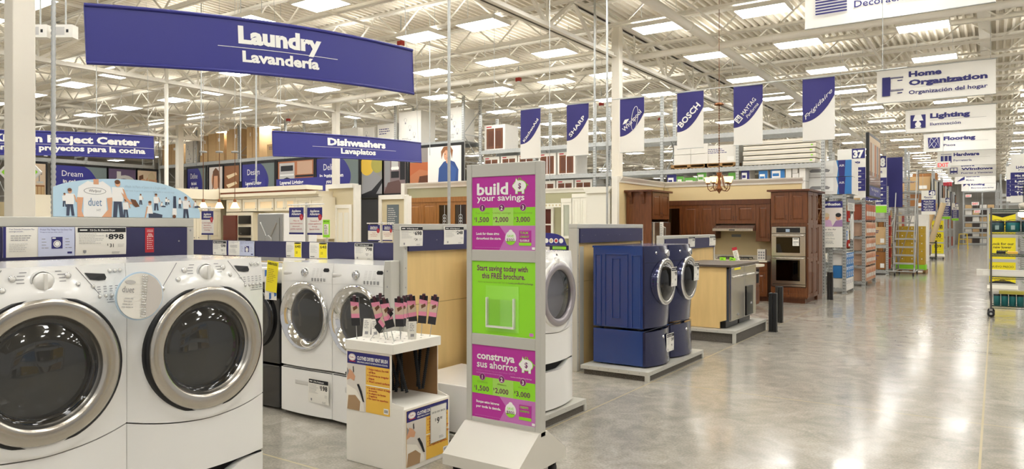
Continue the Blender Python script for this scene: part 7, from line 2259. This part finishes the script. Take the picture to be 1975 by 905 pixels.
def can(x, y, z, r, h, m_, label, grp, handle=False):
    t = thing('paint_can', label, 'paint can', (CXX + x, CYY + y, z + .004), 0, grp)
    b = MB(); b.lathe([(0, 0), (r, 0), (r, h), (r * .96, h + .004), (0, h + .004)], (0, 0, 0), m_, 'z', 18); b.obj('can', t)
    b = MB(); b.lathe([(r * 1.02, h - .025), (r * 1.03, h), (r * .9, h + .007), (0, h + .006)], (0, 0, 0), black, 'z', 18); b.obj('lid', t)
    if handle:
        b = MB(); b.poly([(-.03, h * .2), (.03, h * .2), (.03, h * .6), (-.03, h * .6)], -r - .002, mat('can_label', '8FA5A0', .5)); b.obj('label_patch', t)
        b = MB(); b.tube([(r * cos(a), -r * .3 * sin(a) - .03, h - .05 + .08 * sin(a)) for a in [pi * k / 8 for k in range(9)]], .004, iron, 5); b.obj('handle', t)
for i in range(4): can(.09 + i * .235, .16, levels[3], .11, .19, (teal2, teal)[i % 2], 'dark teal paint can on the second cart shelf from the top, %s from left' % ORD[i], 'large paint cans on the wire cart', True)
for i in range(4): can(.09 + i * .115, .15, levels[0], .052, .2, teal, 'small teal can on the bottom cart shelf, %s from left' % ORD[i], 'small teal cans on the wire cart')
b = MB(); b.box(0, 0, 0, .42, .28, .05, mat('olive_box', 'A49A3A', .6)); b.thing('flat_box', 'flat olive yellow box lying on the small teal cans of the cart', 'box', (CXX + .12, CYY + .05, levels[0] + .22))
b = MB(); b.box(0, 0, 0, 1.5, .14, .11, cartonw); b.rect(.1, .02, 1.4, .09, -.001, paper); b.thing('long_carton', 'long pale carton lying across the wire cart and sticking out at the left', 'box', (CXX - .22, CYY + .05, levels[1] + .008))
b = MB(); b.tube([(0, 0, 0), (.22, .05, .05), (.36, .1, .08)], [.05, .075, .06], mat('paint_roller_pale', 'CBC4B6', .8), 12); b.thing('roller_bag', 'pale lumpy roller lying on the top shelf of the wire cart', 'roller', (CXX + .42, CYY + .15, levels[4] + .055))
for i, (x, m_, w_, h) in enumerate(((.08, iron, .14, .05), (.24, orange_y, .16, .045), (.42, inkgrey, .14, .06), (.6, inkpale, .2, .05))):
    b = MB(); b.box(0, 0, 0, w_, .15, h, m_); b.thing('hardware_pack', ('black', 'amber', 'dark grey', 'pale grey')[i] + ' small pack on the middle shelf of the wire cart', 'pack', (CXX + x, CYY + .1, levels[2] + .006), 0, None, .01)
b = MB(); hm = mat('hose_grey', '9A968F', .5)
pts = []
for k in range(60):
    a = k / 59 * 2 * pi * 3.2 + pi / 2
    pts.append((.22 * cos(a) + .0, -.05 - k * .0015, 1.42 + .28 * sin(a) - .0))
b.tube(pts, .02, hm, 8)
b.tube([(-.12, -.06, 1.6), (-.2, -.07, 1.3), (-.19, -.07, 1.0), (-.05, -.06, .9)], .02, hm, 8)
b.tube([(.2, -.06, .75), (-.1, -.08, .62), (-.25, -.08, .4), (-.27, -.1, .05), (-.2, -.12, -.1 + .125)], .02, hm, 8)
b.thing('hose_coil', 'coiled grey hose hanging on the front of the wire cart', 'hose', (CXX + .85, CYY - .02, 0))
rack('galvanised rack along the right side behind the aisle sign numbered 7', [0, 2.6, 5.2], 0, 1.2, 4.3, (.15, 1.2, 2.2, 3.3), loc=(.75, 30.0, 0), rz=PI2 * 0, deck=False, beam=.1)
rack('galvanised rack along the right side farther back, behind the aisle sign numbered 9', [0, 2.6, 5.2], 0, 1.2, 4.5, (.15, 1.2, 2.2, 3.3), loc=(.42, 38.5, 0), deck=False, beam=.1)
for k, y in enumerate((44, 52, 62)):
    rack('galvanised rack end far back at the right side of the aisle, %s' % ORD[k], [0, 2.6], 0, 1.2, 4.3, (.15, 1.2, 2.2, 3.3), loc=(.2 - .1 * k, y, 0), deck=False, beam=.1, braces=False)
for i in range(4):
    carton_box('carton on the right side rack behind the sign numbered 7, level %s' % ORD[i], .9, 30.05, (.17, 1.22, 2.22, 3.32)[i], 2.2, 1.0, .7, (carton, cartonw, lime, carton)[i], 'print', 'cartons on the right side rack')
b = MB(); b.lathe([(.05, 0), (.12, .04), (.14, .12), (.08, .2), (0, .22)], (0, 0, 0), mat('lit_lamp_white', 'FFE9C8', .5, emit=3.0), 'z', 18)
b.lathe([(0, -.06), (.04, -.06), (.05, 0)], (0, 0, 0), mat('brass_lamp', 'C8963C', .35, .8), 'z', 14); b.tube([(0, 0, .2), (0, .0, .9)], .01, iron, 5)
b.thing('display_lamp', 'glowing glass lamp on display seen through the wire cart', 'lamp', (.62, 24.0, 1.88))
t = thing('leafy_plant', 'green leafy plant behind the wire cart at the right edge', 'plant', (.82, 19.0, 0))
b = MB(); b.lathe([(0, 0), (.14, 0), (.18, .28), (.16, .28), (0, .26)], (0, 0, 0), mat('terracotta_pot', 'A5613C', .7), 'z', 18); b.obj('pot', t)
b = MB(); rr = random.Random(9); gm = mat('leaf_green', '3F7A2C', .5, vary=.3)
for k in range(90):
    a = rr.uniform(0, 6.28); r = rr.uniform(.05, .3); z = rr.uniform(.35, 1.35); l = .16
    p = Vector((r * cos(a), r * sin(a), z)); d = Vector((cos(a), sin(a), rr.uniform(-.4, .8))).normalized(); s_ = d.cross(Vector((0, 0, 1))).normalized() * .05
    b.add([p, p + d * l * .5 + s_, p + d * l, p + d * l * .5 - s_], [(0, 1, 2, 3)], gm)
b.obj('foliage', t)
b = MB(); b.tube([(0, 0, .26), (0, 0, 1.2)], .015, oak, 6); b.obj('stem', t)
# red strobes and wall sounders up in the roof
for i, (u, v, y) in enumerate(((1000, 157, 16), (773, 88, 14), (1160, 204, 20), (1273, 232, 22), (556, 234, 19))):
    p = onZ(u, v, 5.74); q = MB(); q.box(-.07, -.05, 0, .07, .05, .1, mat('alarm_red', 'B02A20', .4)); q.lathe([(.05, 0), (.03, -.03), (0, -.03)], (0, 0, 0), white, 'z', 12); q.box(-.01, -.01, .1, .01, .01, ZC - 5.74, galv)
    q.thing('alarm_strobe', 'small red alarm strobe under a roof joist, %s' % ('above the brand banners', 'at the right end of the Laundry sign', 'behind the second banner on the cable', 'behind the third and fourth banners', 'above the Dishwashers sign')[i], 'alarm', p)
for i, u in enumerate((78, 127)):
    p = depth(u, 62, 9.0); q = MB(); q.box(-.12, -.06, -.08, .12, .06, .08, paper); q.rect(-.09, -.05, .02, .05, -.062, inkpale); q.rect(.04, -.02, .07, .02, -.062, ink); q.tube([(0, 0, .08), (0, 0, ZC - p.z)], .01, galv, 5)
    q.thing('junction_box', 'pale electrical box up near the roof, %s the ribbed conduit' % ('left of', 'right of')[i], 'electrical box', p, YAW)

# rack on the opposite side of the aisle, mirrored in the doors of the front machines
rack('galvanised rack on the opposite side of the aisle, mirrored in the machine doors', [0, 2.5, 5.0], 0, 1.0, 3.6, (.15, 1.15, 2.2), loc=(2.4, 5.2, 0), rz=-PI2, beam=.1)
for i in range(12):
    lv, k = divmod(i, 4)
    carton_box('carton on the rack across the aisle, %s level, %s along it' % (('lowest', 'middle', 'top')[lv], ORD[k]), 2.44, 5.05 - k * 1.2, (.17, 1.17, 2.22)[lv], .9, .8, .62, (carton, mat('box_dark', '3E3430', .6), cartonw, mat('box_blue', '2F77B8', .5), mat('box_gold', 'C9A52C', .5))[(i * 2 + lv) % 5], 'print', 'cartons across the aisle', -PI2)
